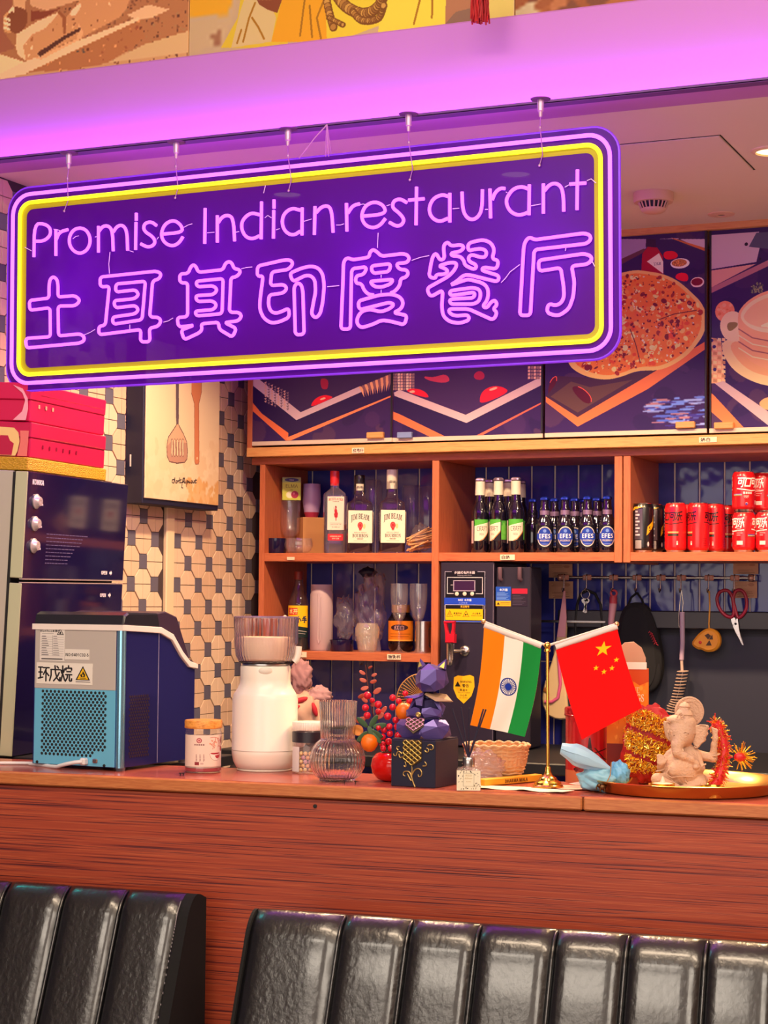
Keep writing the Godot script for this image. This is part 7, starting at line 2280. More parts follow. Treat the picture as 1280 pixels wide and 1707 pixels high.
func flags() -> void:
	var p := stand(905, 1318, 0.03)
	var m := mpp(p)
	var t := thing("flag_stand", "gold table flag stand with two slanted arms and ball tips", "flag stand", p + Vector3(0, 0.0034, 0), face(p))
	var L := func(u: float, v: float, z := 0.0) -> Vector3: return Vector3((u - 905) * m, (1316 - v) * m, z)
	part("foot", MB.new().lathe(prof("0,0 25,0 26,1.5 24,4 22.5,4.6 22,8 17,11 15.5,11.6 14.5,15 8,19 5,25 4.4,32 3,34 0,34", m), 40), M.gold, t)
	part("pole", MB.new().tube(PackedVector3Array([L.call(904.6, 1284), L.call(903, 1086)]), 2.6 * m, 12), M.gold, t)
	part("hub", MB.new().ball(L.call(903, 1081), Vector3(6, 6.4, 6) * m, 18, 12), M.gold, t)
	part("ferrule", MB.new().lathe(prof("3,0 5.4,1 5.4,4 4,6 5,8", m), 18), M.gold, t, L.call(903, 1092))
	for s in [[899, 1080, 796, 1042], [907, 1080, 1018, 1044]]:
		var arm := part("arm", MB.new().tube(PackedVector3Array([L.call(s[0], s[1]), L.call(s[2], s[3])]), 2.2 * m, 10), mat(H("d8c8c0"), 0.4), t)
		part("ball_tip", MB.new().ball(L.call(s[2], s[3]), Vector3(4.2, 4.2, 4.2) * m, 14, 10), mat(H("e0b080"), 0.25, 0.8), arm)
	var flag := func(called: String, label: String, tl: Vector2, tr: Vector2, bl: Vector2, br: Vector2, bowl: Vector2, bowr: Vector2, tex: Texture2D, ph: float) -> void:
		var f := thing(called, label, "flag", t.position, face(p), "table flags on the gold stand")
		var mt := print_mat(tex, 0.75, 0.2)
		mt.rim_enabled = true
		mt.rim = 0.3
		part("cloth", MB.new().grid(20, 30, func(s: float, u: float) -> Vector3:
			var a := tl.lerp(bl, u) + bowl * sin(u * PI)
			var b := tr.lerp(br, u) + bowr * sin(u * PI)
			var q := a.lerp(b, s)
			return L.call(q.x, q.y, (0.0035 + 0.006 * u * sin(s * 5.2 + ph + u * 1.3) + 0.002 * sin(s * 11.0 + u * 4.0)) ), 0.0006), mt, f)
		var sl := MB.new()
		sl.tube(PackedVector3Array([L.call(tl.x, tl.y - 4), L.call(tr.x, tr.y - 4)]), 5.0 * m, 12)
		part("sleeve", sl, mat(H("e0d0cc"), 0.7), f)
	var c := Cv.new(300, 440, H("f08010"))
	c.rect(108, 0, 100, 440, H("ece4dc"))
	c.rect(206, 0, 94, 440, H("18883c"))
	c.ell(155, 222, 44, 42, H("182c88"))
	c.ell(155, 222, 38, 36.5, H("ece4dc"))
	for i in 24:
		var a := TAU * i / 24
		c.line(PackedVector2Array([Vector2(155, 222), Vector2(155 + cos(a) * 39, 222 + sin(a) * 37.5)]), 3.4, H("182c88"))
	c.ell(155, 222, 17, 16, H("1c34a0"))
	flag.call("india_flag", "orange, white and green table flag with a blue wheel", Vector2(797, 1052), Vector2(893, 1086), Vector2(775, 1215), Vector2(866, 1233), Vector2(4, 4), Vector2(4, 2), c.tex(), 0.4)
	c = Cv.new(300, 400, H("e00c10"))
	var star := func(x: float, y: float, r: float, rot: float) -> void:
		var q := PackedVector2Array()
		for i in 10:
			var a := rot + TAU * i / 10 - PI / 2
			q.append(Vector2(x, y) + Vector2(cos(a), sin(a) * 0.92) * (r if i % 2 == 0 else r * 0.39))
		c.poly(q, H("f8c81c"))
	star.call(214, 74, 42, 0.35)
	for e in [[160, 148], [190, 180], [230, 180], [260, 151]]: star.call(e[0], e[1], 15, 0.35)
	flag.call("china_flag", "red table flag with one large and four small yellow stars", Vector2(917, 1088), Vector2(1019, 1052), Vector2(961, 1237), Vector2(1060, 1182), Vector2(-3, -2), Vector2(-4, -4), c.tex(), 2.0)

func idol_tray() -> void:
	var rng := RandomNumberGenerator.new()
	rng.seed = 91
	var c := Vector3(1.206, CT + 0.0012, 1.622)
	var t := thing("brass_tray", "large round brass tray with raised rim at the right of the counter", "tray", c)
	var br := mat(H("e6b262"), 0.28, 1.0)
	var R := 0.19
	part("dish", MB.new().lathe([Vector2(0, 0), Vector2(R - 0.03, 0), Vector2(R - 0.018, 0.002), Vector2(R - 0.006, 0.018), Vector2(R, 0.0225), Vector2(R + 0.001, 0.024), Vector2(R - 0.001, 0.025), Vector2(R - 0.008, 0.0215), Vector2(R - 0.02, 0.0045), Vector2(0, 0.0025)], 72), br, t)
	var y0 := c.y + 0.003
	# local frame of the idol faces the camera
	var p := Vector3(1.214, y0, 1.66)
	var m := mpp(p)
	var f := face(p) + 0.1
	var g := thing("elephant_god_statue", "cream stone statue of a seated elephant headed god on the brass tray", "statue", p, f)
	var st := mat(H("c8a48c"), 0.75)
	st.heightmap_enabled = true
	st.heightmap_texture = noise_tex([Color.BLACK, Color.WHITE], 0.05, 77, 256, 4)
	st.heightmap_scale = 0.12
	st.uv1_triplanar = true
	st.uv1_scale = Vector3(12, 12, 12)
	# capsules and ellipsoids in photo pixels: crop [960,1060,1280,1360] at 4x, origin u = 1144, v = 1312
	var K := func(x: float, y: float, z: float) -> Vector3: return Vector3(960 + x / 4.0 - 1144, 1312 - (1060 + y / 4.0), z)
	var caps := []
	var cap := func(a: Vector3, ra: float, b: Vector3, rb: float) -> void: caps.append([a, ra, b, rb])
	# trunk: down from the face, sweeping to the right, tip curled at the sweet in the left hand
	var tr := [K.call(722, 650, 14), K.call(690, 700, 22), K.call(690, 745, 26), K.call(735, 770, 27), K.call(785, 790, 27), K.call(815, 815, 26), K.call(825, 845, 25)]
	var rr := [15.0, 10.0, 8.0, 7.0, 6.0, 5.0, 4.0]
	for i in 6: cap.call(tr[i], rr[i], tr[i + 1], rr[i + 1])
	# arms: raised right hand (left in the picture), lower left hand with sweet, upper left arm with goad
	cap.call(K.call(650, 770, 2), 8, K.call(590, 850, 10), 6.5)
	cap.call(K.call(590, 850, 10), 6.5, K.call(583, 820, 22), 6)
	for i in 4: cap.call(K.call(568 + i * 11, 815, 23), 2.3, K.call(562 + i * 14, 762 + absi(i - 1) * 7, 22), 1.9)
	cap.call(K.call(606, 815, 24), 2.4, K.call(622, 795, 24), 2)
	cap.call(K.call(820, 770, 2), 9, K.call(850, 850, 12), 7)
	cap.call(K.call(850, 850, 12), 7, K.call(820, 850, 24), 7)
	cap.call(K.call(830, 770, -6), 9, K.call(940, 790, -6), 7)
	cap.call(K.call(940, 790, -6), 7, K.call(945, 700, -2), 5)
	cap.call(K.call(945, 700, -2), 5, K.call(955, 655, 0), 4.6)
	for i in 3: cap.call(K.call(950, 660, 0), 3.0, K.call(932 + i * 16, 590 + i * 6, 1), 2.2)
	# folded legs
	cap.call(K.call(640, 935, 6), 12, K.call(560, 925, 22), 10)
	cap.call(K.call(560, 925, 22), 9, K.call(680, 975, 30), 7)
	cap.call(K.call(830, 930, 6), 13, K.call(840, 960, 18), 12)
	cap.call(K.call(840, 965, 20), 10, K.call(730, 985, 30), 7)
	var ells := [[K.call(735, 860, 6), Vector3(33, 32, 26)], [K.call(745, 780, -2), Vector3(28, 22, 18)], [K.call(725, 625, 4), Vector3(23, 25, 22)], [K.call(740, 935, -2), Vector3(42, 16, 24)], [K.call(675, 865, 26), Vector3(11, 11, 8)], [K.call(715, 540, 0), Vector3(22, 10, 20)]]
	var F1 := func(q: Vector3) -> float:
		var d := 1e9
		for e in ells:
			var r: Vector3 = e[1]
			var k: float = ((q - e[0]) / r).length()
			var de: float = (k - 1.0) * minf(r.x, minf(r.y, r.z))
			d = minf(d, de) - maxf(0.0, 3.0 - absf(d - de)) ** 2 / 12.0
		for e in caps:
			var ab: Vector3 = e[2] - e[0]
			var h := clampf((q - e[0]).dot(ab) / ab.length_squared(), 0.0, 1.0)
			var de: float = (q - e[0] - ab * h).length() - lerpf(e[1], e[3], h)
			d = minf(d, de) - maxf(0.0, 3.0 - absf(d - de)) ** 2 / 12.0
		return d
	var body := MB.new()
	body.xf = Transform3D(Basis().scaled(Vector3.ONE * m), Vector3.ZERO)
	body.sdf(Vector3(-58, -4, -34), Vector3(66, 128, 46), 2.2, F1)
	part("body", body, st, g)
	# ears: broad thin lobes with scalloped edge
	for sgn in [[-1, "655,590 640,560 610,540 603,560 610,600 620,650 645,680 660,660"], [1, "800,580 840,565 900,565 910,580 895,610 905,625 885,650 890,670 860,690 835,725 810,705 795,670"]]:
		var pl := PackedVector2Array()
		for q in pts2(sgn[1]):
			var w: Vector3 = K.call(q.x, q.y, 0)
			pl.append(Vector2(w.x, w.y) * m)
		pl = round_path(pl, true, 1)
		var e := MB.new().at(Vector3(0, 0, 0.004), Basis(Vector3.UP, -0.2 * sgn[0]))
		e.prism(pl, -0.004, 0.003, 0.0018)
		part("ear", e, st, g)
		var fold := PackedVector3Array()
		for q in pl.slice(2, pl.size() - 4): fold.append(Vector3(q.x * 0.93, q.y * 0.98 + 0.002, 0.004))
		part("ear_fold", MB.new().at(Vector3(0, 0, 0.004), Basis(Vector3.UP, -0.2 * sgn[0])).tube(fold, 0.0011, 5), st, g)
	# crown in tiers, and the round halo behind it
	var cr := MB.new()
	cr.xf = Transform3D(Basis(Vector3.BACK, -0.06), Vector3.ZERO)
	cr.lathe(prof("0,66 22,66 23.4,68 22,71 21.6,80 19,90 15,94 13.6,96 14.6,98 12,103 9,106 8,109 9,111 6,116 0,119", m), 28, (K.call(715, 500, 0) * Vector3(1, 0, 1) + Vector3(0, 29, 0)) * m)
	part("crown", cr, st, g)
	var k0: Vector3 = K.call(715, 530, 22) * m
	for i in 9: part("crown_jewel", MB.new().ball(Vector3(k0.x + (i - 4) * 0.0058, 0.1135 + 0.0022 * cos((i - 4) * 0.6), 0.0265 - 0.0009 * (i - 4) ** 2), Vector3(0.003, 0.0034, 0.0026), 8, 6), st, g)
	part("crown_crest", MB.new().tube(PackedVector3Array([K.call(690, 520, 22) * m, K.call(700, 495, 21) * m, K.call(718, 485, 20) * m, K.call(732, 500, 20) * m, K.call(722, 515, 22) * m, K.call(712, 508, 22) * m]), 0.0016, 6), st, g)
	var hl := MB.new().at(K.call(785, 485, -14) * m, Basis(Vector3.UP, 0.15) * Basis(Vector3.RIGHT, PI / 2))
	hl.lathe(prof("0,-2 22,-2 25,-1.5 25.4,0 25,1.5 22.5,2 22,1.2 19.5,1.2 19,2.2 16.5,2.2 16,1.2 0,1.2", m), 40)
	part("halo", hl, st, g)
	# eye, tusk, bangles, sacred thread, sweet, anklet
	for e in [[742, 628, 25.5], [690, 640, 22]]:
		var eye := part("eye", MB.new().at(K.call(e[0], e[1], e[2]) * m, Basis(Vector3.BACK, 0.2)).ball(Vector3.ZERO, Vector3(5.0, 2.6, 2.0) * m, 12, 8), st, g)
		part("brow", MB.new().tube(PackedVector3Array([K.call(e[0] - 24, e[1] - 2, e[2] + 0.4) * m, K.call(e[0], e[1] - 14, e[2] + 1.2) * m, K.call(e[0] + 24, e[1] - 4, e[2] - 1.5) * m]), 0.0009, 5), mat(H("8a6450"), 0.8), eye)
	part("tusk", MB.new().tube(PackedVector3Array([K.call(728, 705, 20) * m, K.call(722, 722, 27) * m, K.call(730, 735, 31) * m]), 0.0026, 8, false, 0.0008), mat(H("dcc0a4"), 0.6), g)
	part("sweet", MB.new().ball(K.call(812, 838, 29) * m, Vector3(6, 5, 6) * m, 12, 8), st, g)
	part("sacred_thread", MB.new().tube(PackedVector3Array([K.call(690, 790, 18) * m, K.call(640, 850, 28) * m, K.call(612, 885, 30) * m, K.call(650, 910, 33) * m, K.call(720, 900, 34) * m, K.call(790, 905, 28) * m]), 0.0013, 6), st, g)
	for e in [[955, 770, -4, 7.6], [585, 868, 12, 7.2], [852, 835, 12, 8.0]]:
		part("bangle", MB.new().at(K.call(e[0], e[1], e[2]) * m, Basis(Vector3.BACK, 0.3)).tube(_ring(e[3] * m, 0, 18), 0.0013, 6, true), st, g)
	part("toes", MB.new().ball(K.call(700, 985, 33) * m, Vector3(9, 5, 6) * m, 12, 8).ball(K.call(765, 990, 32) * m, Vector3(9, 5, 6) * m, 12, 8), st, g)
	part("cloth_fold", MB.new().tube(PackedVector3Array([K.call(740, 930, 30) * m, K.call(770, 965, 31) * m, K.call(830, 955, 32) * m, K.call(865, 920, 22) * m]), 0.0014, 6), st, g)
	# tinsel garland at the right of the statue, and the sequined cloth at its left
	var gold := [mat(H("f0b428"), 0.25, 0.8), mat(H("e8801c"), 0.3, 0.5), mat(H("c81c24"), 0.4), mat(H("f8dc70"), 0.2, 0.8)]
	var gp := p + Vector3(0.062, 0.002, -0.05)
	var ga := thing("tinsel_garland", "red and gold tinsel garland draped at the right of the statue", "garland", gp, f)
	var path := PackedVector3Array()
	for q in ["925,985,10", "960,940,10", "985,880,6", "1000,800,2", "1010,740,-2", "1000,660,-6", "975,590,-8", "950,560,-8"]:
		var e: PackedStringArray = q.split(",")
		path.append(Vector3((960 + float(e[0]) / 4 - 1207) * m, (1312 - 1060 - float(e[1]) / 4) * m - 0.004, float(e[2]) * m))
	part("core", MB.new().tube(path, 0.010, 10), gold[2], ga)
	for s in 4:
		var tn := MB.new()
		for i in 150:
			var k := rng.randf() * (path.size() - 1.001)
			var a := path[int(k)].lerp(path[int(k) + 1], k - int(k))
			var d := Vector3(rng.randf_range(-1, 1), rng.randf_range(-1, 1), rng.randf_range(-1, 1)).normalized()
			var l := rng.randf_range(0.012, 0.022)
			var e := a + d * l
			e.y = maxf(e.y, 0.001)
			tn.tube(PackedVector3Array([a + d * 0.004, a.lerp(e, 0.6) + Vector3(0, 0.002, 0), e]), 0.0007 if s != 2 else 0.0011, 4)
		part("tinsel", tn, gold[s], ga).set_meta("kind", "stuff")
	var sp := thing("tinsel_star", "spiky red and gold tinsel tuft sticking out right of the statue", "tinsel", gp + Vector3(0.036, 0.062, -0.004), f)
	part("centre", MB.new().ball(Vector3.ZERO, Vector3(0.012, 0.009, 0.008), 14, 10), gold[2], sp)
	var tk := MB.new()
	for i in 60:
		var d := Vector3(rng.randf_range(-0.4, 1), rng.randf_range(-1, 1), rng.randf_range(-0.6, 0.6)).normalized()
		tk.tube(PackedVector3Array([d * 0.006, d * rng.randf_range(0.015, 0.034)]), 0.0007, 4)
	part("tinsel", tk, gold[0], sp).set_meta("kind", "stuff")
	# sequined red cloth
	var cp := p + Vector3(-0.085, 0.004, -0.045)
	var sc := thing("sequin_cloth", "crumpled red cloth with gold sequin trim behind the blue bag", "cloth", cp, f)
	part("cloth", MB.new().blob(Vector3(0.012, 0.078, 0), Vector3(0.056, 0.074, 0.02), 0.2, 0.12, 17, 40, 30), mat(H("b01018"), 0.55), sc)
	for s in [0, 3]:
		var tn := MB.new()
		for i in 900:
			var th := rng.randf_range(-2.7, -0.2)
			var r := rng.randf()
			var a := Vector3(rng.randf_range(-0.042, 0.05), 0.0, 0.03)
			a.y = 0.145 - 0.12 * rng.randf() - 0.25 * maxf(0, a.x - 0.01)
			if absf(fmod(a.y + a.x * 0.4, 0.05) - 0.025) > 0.02: continue
			a.z = 0.018 * sqrt(maxf(0.0, 1.0 - ((a.x - 0.012) / 0.075) ** 2 - ((a.y - 0.078) / 0.085) ** 2)) + 0.005 + 0.008 * rng.randf()
			tn.at(a, Basis(Vector3(rng.randf(), rng.randf(), rng.randf()).normalized(), rng.randf() * 3))
			tn.box(Vector3.ZERO, Vector3(0.008, 0.0016, 0.0007))
		part("sequin_trim", tn, gold[s], sc).set_meta("kind", "stuff")
	# second carton with the temple picture, and the orange blessing carton
	var cv := Cv.new(256, 400, H("e08818"))
	cv.spots(90, rng, 0, 0, 256, 400, 3, 12, [H("d87410"), H("f0a838"), H("c86010"), H("e89428")])
	cv.poly(pts2("0,0 256,0 256,44 200,58 128,30 60,60 0,44"), H("c04a10"))
	for i in 7: cv.line(pts2("%d,130 %d,160 %d,140 %d,170" % [20 + i * 34, 34 + i * 34, 44 + i * 34, 30 + i * 34]), 3, H("8a2c10"))
	cv.text("DIVINE", 150, 84, 20, H("f8e8d0"), false, 1.0, "Droid Serif")
	cv.text("BLESSINGS", 130, 114, 26, H("f8e8d0"), true, 0.95, "Droid Serif")
	cv.poly(pts2("0,260 256,260 256,400 0,400"), H("7a1810"))
	cv.poly(pts2("60,400 60,330 90,300 128,250 166,300 196,330 196,400"), H("b84018"))
	cv.ell(128, 340, 44, 56, H("e09030"))
	cv.ell(128, 350, 30, 40, H("5a1810"))
	var b0 := stand(1046, 1300, 0.13)
	b0.z = 1.585
	b0.y = y0
	b0.x = pz(1046, 1200, 1.585).x
	var bx := thing("incense_carton", "tall orange incense carton with white lettering behind the red flag", "carton", b0, face(b0))
	var m2 := mpp(b0)
	part("carton", MB.new().box(Vector3(0, 96 * m2, -0.012), Vector3(70 * m2, 192 * m2, 0.03), 0.0008), print_mat(cv.tex(), 0.45), bx)
	part("open_flap", MB.new().box(Vector3(0.012, 197 * m2, 0.004), Vector3(0.05, 0.014, 0.0012)).turned(Vector3.BACK, 0), mat(H("e8e0d8"), 0.6), bx)
	solo("paper_fan_lid", MB.new().rot(Vector3.RIGHT, 0.15).prism(pts2("-0.028,0 0.03,0 0.03,0.02 0.022,0.04 0.006,0.052 -0.012,0.05 -0.026,0.036"), -0.001, 0.0012, 0.0004), mat(H("c8a088"), 0.8), "beige rounded card behind the orange carton", "card", Vector3(b0.x, y0 + 192 * m2 + 0.0015, b0.z - 0.02), face(b0))
	# blue bag tied with thread, with its tiny bronze elephant charm
	var bp := stand(1050, 1306, 0.0)
	bp = Vector3(bp.x, y0 + 0.002, 1.735)
	var bm := mpp(bp)
	var cl := mat(H("8ccae8"), 0.35)
	cl.transparency = BaseMaterial3D.TRANSPARENCY_ALPHA
	cl.albedo_color.a = 0.86
	var bb := thing("blue_bag", "knotted pale blue translucent bag lying on the left of the tray", "bag", bp, face(bp))
	part("pouch", MB.new().blob(Vector3(-0.002, 0.02, 0), Vector3(0.04, 0.0225, 0.024), 0.22, 0.1, 31), cl, bb)
	part("pouch", MB.new().blob(Vector3(0.037, 0.03, 0.0), Vector3(0.019, 0.024, 0.02), 0.22, 0.11, 32), mat(H("68b0e0"), 0.35), bb)
	part("open_end", MB.new().at(Vector3(0.02, 0.036, 0.008), Basis(Vector3.BACK, -0.22)).grid(30, 40, func(s: float, u: float) -> Vector3:
		# pleated mouth of the bag, gathered at the knot
		var w := sin(minf(s * 1.25, 1.0) * PI * 0.62) * (1.0 - 0.55 * maxf(0.0, s - 0.72) / 0.28)
		var a := u * TAU
		return Vector3(-0.1 * s, 0.004 + 0.016 * s + sin(a) * (0.003 + 0.0135 * w) + 0.0045 * sin(a * 7.0 + s * 3.0) * w, cos(a) * (0.003 + 0.02 * w)), 0.0004), mat(H("a4cce8"), 0.4), bb)
	part("thread", MB.new().tube(PackedVector3Array([Vector3(0.022, 0.053, 0.012), Vector3(0.02, 0.03, 0.026), Vector3(0.012, 0.014, 0.03)]), 0.001, 5), mat(H("a87838"), 0.6), bb)
	var el := thing("bronze_charm", "tiny bronze elephant charm tied to the blue bag", "charm", bp + Vector3(0.016, 0.0, 0.034), face(bp))
	var bz := mat(H("6a4c30"), 0.35, 0.9)
	part("body", MB.new().ball(Vector3(0, 0.0085, 0), Vector3(0.0075, 0.0055, 0.005), 14, 10), bz, el)
	part("head", MB.new().ball(Vector3(-0.0065, 0.0115, 0.001), Vector3(0.004, 0.004, 0.004), 12, 8).tube(PackedVector3Array([Vector3(-0.0095, 0.012, 0.002), Vector3(-0.0115, 0.008, 0.003), Vector3(-0.011, 0.004, 0.003)]), 0.0013, 6), bz, el)
	for e in [[-0.004, 0.002], [0.004, 0.002], [-0.004, -0.002], [0.004, -0.002]]: part("leg", MB.new().tube(PackedVector3Array([Vector3(e[0], 0.007, e[1]), Vector3(e[0], 0.0, e[1])]), 0.0018, 7), bz, el)
	# two brass tealight cups
	for i in 2:
		var q: Vector3 = [Vector3(0, 0, 0), Vector3(0, 0, 0)][i]
		var w := py([1104.5, 1187][i], 1312, y0)
		w.z = [1.748, 1.752][i]
		w.x = pz([1104.5, 1187][i], 1312, w.z).x
		w.y = y0
		var mm := mpp(w)
		var h := thing("tealight_cup", ["brass tealight cup with a white candle left of the statue's foot", "empty brass tealight cup in front of the garland"][i], "candle holder", w, face(w), "brass tealight cups")
		part("cup", MB.new().lathe(prof("0,0 18,0 18.6,1 20.4,19 19.6,19 17.8,2 0,1.6", mm), 44, Vector3.ZERO, 0.012, 22), M.gold, h)
		if i == 0:
			part("wax", MB.new().lathe(prof("0,2 17.6,2 19,17.6 14,19.4 5,20 3,25 1,30 0,30.5", mm), 28), mat(H("e8d0b8"), 0.45), h)
	for i in 8:
		var w := Vector3(1.16 + rng.randf() * 0.13, y0, 1.72 + rng.randf() * 0.05)
		var im := [H("d02838"), H("e0a040"), H("c03040"), H("f0c8a0")]
		solo("petal", MB.new().ball(Vector3.ZERO, Vector3(0.005, 0.0022, 0.004), 10, 6), mat(im[i % 4], 0.5), "small flower petal scattered on the brass tray", "petal", w + Vector3(0, 0.0024, 0), rng.randf() * 3, "petals on the tray")
	solo("folded_paper", MB.new().grid(8, 6, func(s: float, u: float) -> Vector3: return Vector3((s - 0.5) * 0.07, 0.003 + 0.006 * s * (1 - u), (u - 0.5) * 0.05), 0.0006), mat(H("d0b090"), 0.8), "creased tan paper on the right side of the tray", "paper", Vector3(1.315, y0, 1.70), -0.4)

func boiler() -> void:
	var z := 0.292
	var x0 := 0.168
	var x1 := pz(823, 1000, z).x
	var t := thing("water_boiler", "black wall water boiler with control panel and red tap lever", "water boiler", Vector3((x0 + x1) / 2, 1.118, 0.0))
	var cx := (x0 + x1) / 2
	var bk := mat(H("2a2238"), 0.35)
	part("housing", MB.new().box(Vector3(0, 0.257, 0.152), Vector3(x1 - x0, 0.514, 0.28), 0.003), bk, t)
	part("seam", MB.new().box(Vector3((x1 - x0) / 2 - 0.0012, 0.257, 0.2925), Vector3(0.0012, 0.5, 0.001)), mat(H("7a7088"), 0.4), t)
	var P := func(u: float, v: float) -> Vector3:
		var q := pz(u, v, z)
		return Vector3(q.x - cx, q.y - 1.118, z + 0.0006)
	var a: Vector3 = P.call(741.2, 952)
	var b: Vector3 = P.call(809, 1038)
	var c := Cv.new(540, 680, H("14101e"))
	var w := H("d8d0e0")
	c.im.fill(H("14101e"))
	c.rect(4, 4, 532, 672, H("b8b4d8"))
	c.rect(10, 10, 520, 660, H("14101e"))
	c.rect(96, 0, 340, 60, H("14101e"))
	c.han("步进式电开水器", 130, 0, 38, w, 4.6, 0.0, 1.03)
	c.text("Stepping water boiler", 268, 62, 16, H("b0a8b8"), false, 0.9)
	c.rect(36, 80, 470, 222, w)
	c.rect(44, 88, 454, 206, H("14101e"))
	c.rect(124, 284, 290, 20, H("14101e"))
	c.rect(84, 180, 30, 10, H("a8a0b0"))
	c.rect(0, 354, 540, 90, H("2044c8"))
	c.text("MEI", 214, 396, 26, H("d8dcf4"), true)
	c.han("水开器", 264, 368, 30, H("d8dcf4"), 4)
	c.han("小心热水手", 190, 412, 22, H("a0b0ec"), 2.4)
	c.rect(0, 444, 540, 10, H("2a3a9a"))
	c.rect(14, 444, 500, 62, w)
	c.rect(18, 450, 492, 52, H("14101c"))
	c.han("高温警告", 214, 458, 28, H("d8a830"), 3.4)
	c.rect(18, 502, 492, 148, H("e8b818"))
	for x in [74, 288]:
		c.poly(PackedVector2Array([Vector2(x, 522), Vector2(x + 44, 606), Vector2(x - 44, 606)]), H("2a2418"))
		c.poly(PackedVector2Array([Vector2(x, 534), Vector2(x + 36, 601), Vector2(x - 36, 601)]), H("e8b818"))
	c.ln("60,586 60,570 88,570 88,586 60,586|66,562 66,552|75,562 75,552|84,562 84,552", 4, H("2a2418"))
	c.poly(pts2("270,588 276,566 296,572 312,560 306,588 298,576 284,588"), H("2a2418"))
	c.han("高温热水", 124, 548, 26, H("2a2010"), 3.2)
	c.text("Hot water", 176, 596, 13, H("3a3018"), true)
	c.han("小心烫手", 370, 548, 26, H("2a2010"), 3.2)
	c.text("Beware of scald", 424, 596, 13, H("3a3018"), true)
	c.rect(10, 660, 520, 14, H("3a58d0"))
	var pn := part("control_panel", MB.new().box(Vector3((a.x + b.x) / 2, (a.y + b.y) / 2, z + 0.001), Vector3(b.x - a.x, a.y - b.y, 0.002)), print_mat(c.tex(), 0.35), t)
	var d0: Vector3 = P.call(757, 968)
	var d1: Vector3 = P.call(792, 985)
	part("display", MB.new().box(Vector3((d0.x + d1.x) / 2, (d0.y + d1.y) / 2, z + 0.0026), Vector3(d1.x - d0.x, d0.y - d1.y, 0.0014), 0.0004), mat(H("3a2048"), 0.15), pn)
	var fr := MB.new()
	for e in [[(d0.x + d1.x) / 2, d0.y, d1.x - d0.x + 0.003, 0.0018], [(d0.x + d1.x) / 2, d1.y, d1.x - d0.x + 0.003, 0.0018], [d0.x, (d0.y + d1.y) / 2, 0.0018, d0.y - d1.y], [d1.x, (d0.y + d1.y) / 2, 0.0018, d0.y - d1.y]]: fr.box(Vector3(e[0], e[1], z + 0.003), Vector3(e[2], e[3], 0.0022))
	part("display_frame", fr, mat(H("b8a8c8"), 0.4), pn)
	for u in [762, 775, 787.5]:
		part("button", MB.new().rot(Vector3.RIGHT, PI / 2).lathe([Vector2(0, 0), Vector2(0.0056, 0), Vector2(0.0056, 0.0014), Vector2(0.0046, 0.0022), Vector2(0, 0.0022)], 18), mat(H("e0d0c0"), 0.4), pn, P.call(u, 990) + Vector3(0, 0, 0.0014))
	# tap: red lever, steel spout, round valve knob
	var L := func(s: String) -> PackedVector2Array:
		var r := PackedVector2Array()
		for q in pts2(s, Vector2(730, 930), 8.0):
			var e: Vector3 = P.call(q.x, q.y)
			r.append(Vector2(e.x, e.y))
		return r
	var rd := mat(H("c81430"), 0.3)
	var lv := MB.new()
	lv.prism(L.call("160,840 305,840 300,870 160,870"), z + 0.036, z + 0.05, 0.002)
	lv.prism(L.call("162,868 196,868 205,960 225,1020 185,1030 175,980"), z + 0.036, z + 0.05, 0.002)
	lv.prism(L.call("300,868 270,868 265,960 245,1020 295,1030 292,980"), z + 0.036, z + 0.05, 0.002)
	lv.prism(L.call("182,1015 300,1015 298,1130 180,1130"), z + 0.03, z + 0.052, 0.003)
	part("tap_lever", lv, rd, t)
	var s0: Vector3 = P.call(759.6, 1072)
	var mm := mpp(Vector3(cx, 1.4, z))
	var sp := MB.new()
	sp.lathe(prof("0,-36 4.4,-36 4.8,-35 4.8,-28 6.4,-27 6.4,-1 7,0 0,0", mm), 22, Vector3(s0.x, s0.y, z + 0.041))
	part("spout", sp, M.steel, t)
	var k0: Vector3 = P.call(774.5, 1085)
	part("stem", MB.new().tube(PackedVector3Array([Vector3(s0.x, k0.y, z + 0.041), Vector3(k0.x - 0.004, k0.y, z + 0.03), Vector3(k0.x, k0.y, z)]), 0.005, 12), M.steel, t)
	part("valve_flange", MB.new().rot(Vector3.RIGHT, PI / 2).lathe(prof("0,0 8.6,0 9,1.4 7.4,3.6 4,4.6 0,4.6", mm), 26), M.steel, t, Vector3(k0.x, k0.y, z))
	# yellow shield sticker
	var sh: PackedVector2Array = PackedVector2Array()
	for q in pts2("757,1129 763,1126 773,1127 783,1125 790,1128 791,1145 786,1160 773,1173 762,1163 756,1148"):
		var e: Vector3 = P.call(q.x, q.y)
		sh.append(Vector2(e.x, e.y))
	c = Cv.new(220, 300, H("e8b41c"))
	c.poly(pts2("44,70 74,124 14,124"), H("1c1810"))
	c.text("WARNING", 130, 84, 22, H("3a2c10"), true, 0.8)
	c.han("警告", 92, 96, 34, H("3a2c10"), 4)
	c.han("高温水", 66, 146, 26, H("3a2c10"), 3)
	c.text("Very hot water", 110, 192, 14, H("4a3c18"))
	c.han("小心手", 66, 202, 24, H("3a2c10"), 3)
	c.text("Be careful", 106, 246, 14, H("4a3c18"))
	part("shield_sticker", MB.new().prism(sh, z + 0.0002, z + 0.001), print_mat(c.tex(), 0.45), t)
	# second dark housing beside it, with its stickers
	var z2 := 0.288
	var xa := x1 + 0.004
	var xb := pz(884, 1000, z2).x
	t = thing("water_filter", "dark water filter box with blue and yellow sticker beside the boiler", "water filter", Vector3((xa + xb) / 2, 1.118, 0))
	cx = (xa + xb) / 2
	part("housing", MB.new().box(Vector3(0, 0.25, 0.2375), Vector3(xb - xa, 0.5, 0.095), 0.003), mat(H("221c2e"), 0.4), t)
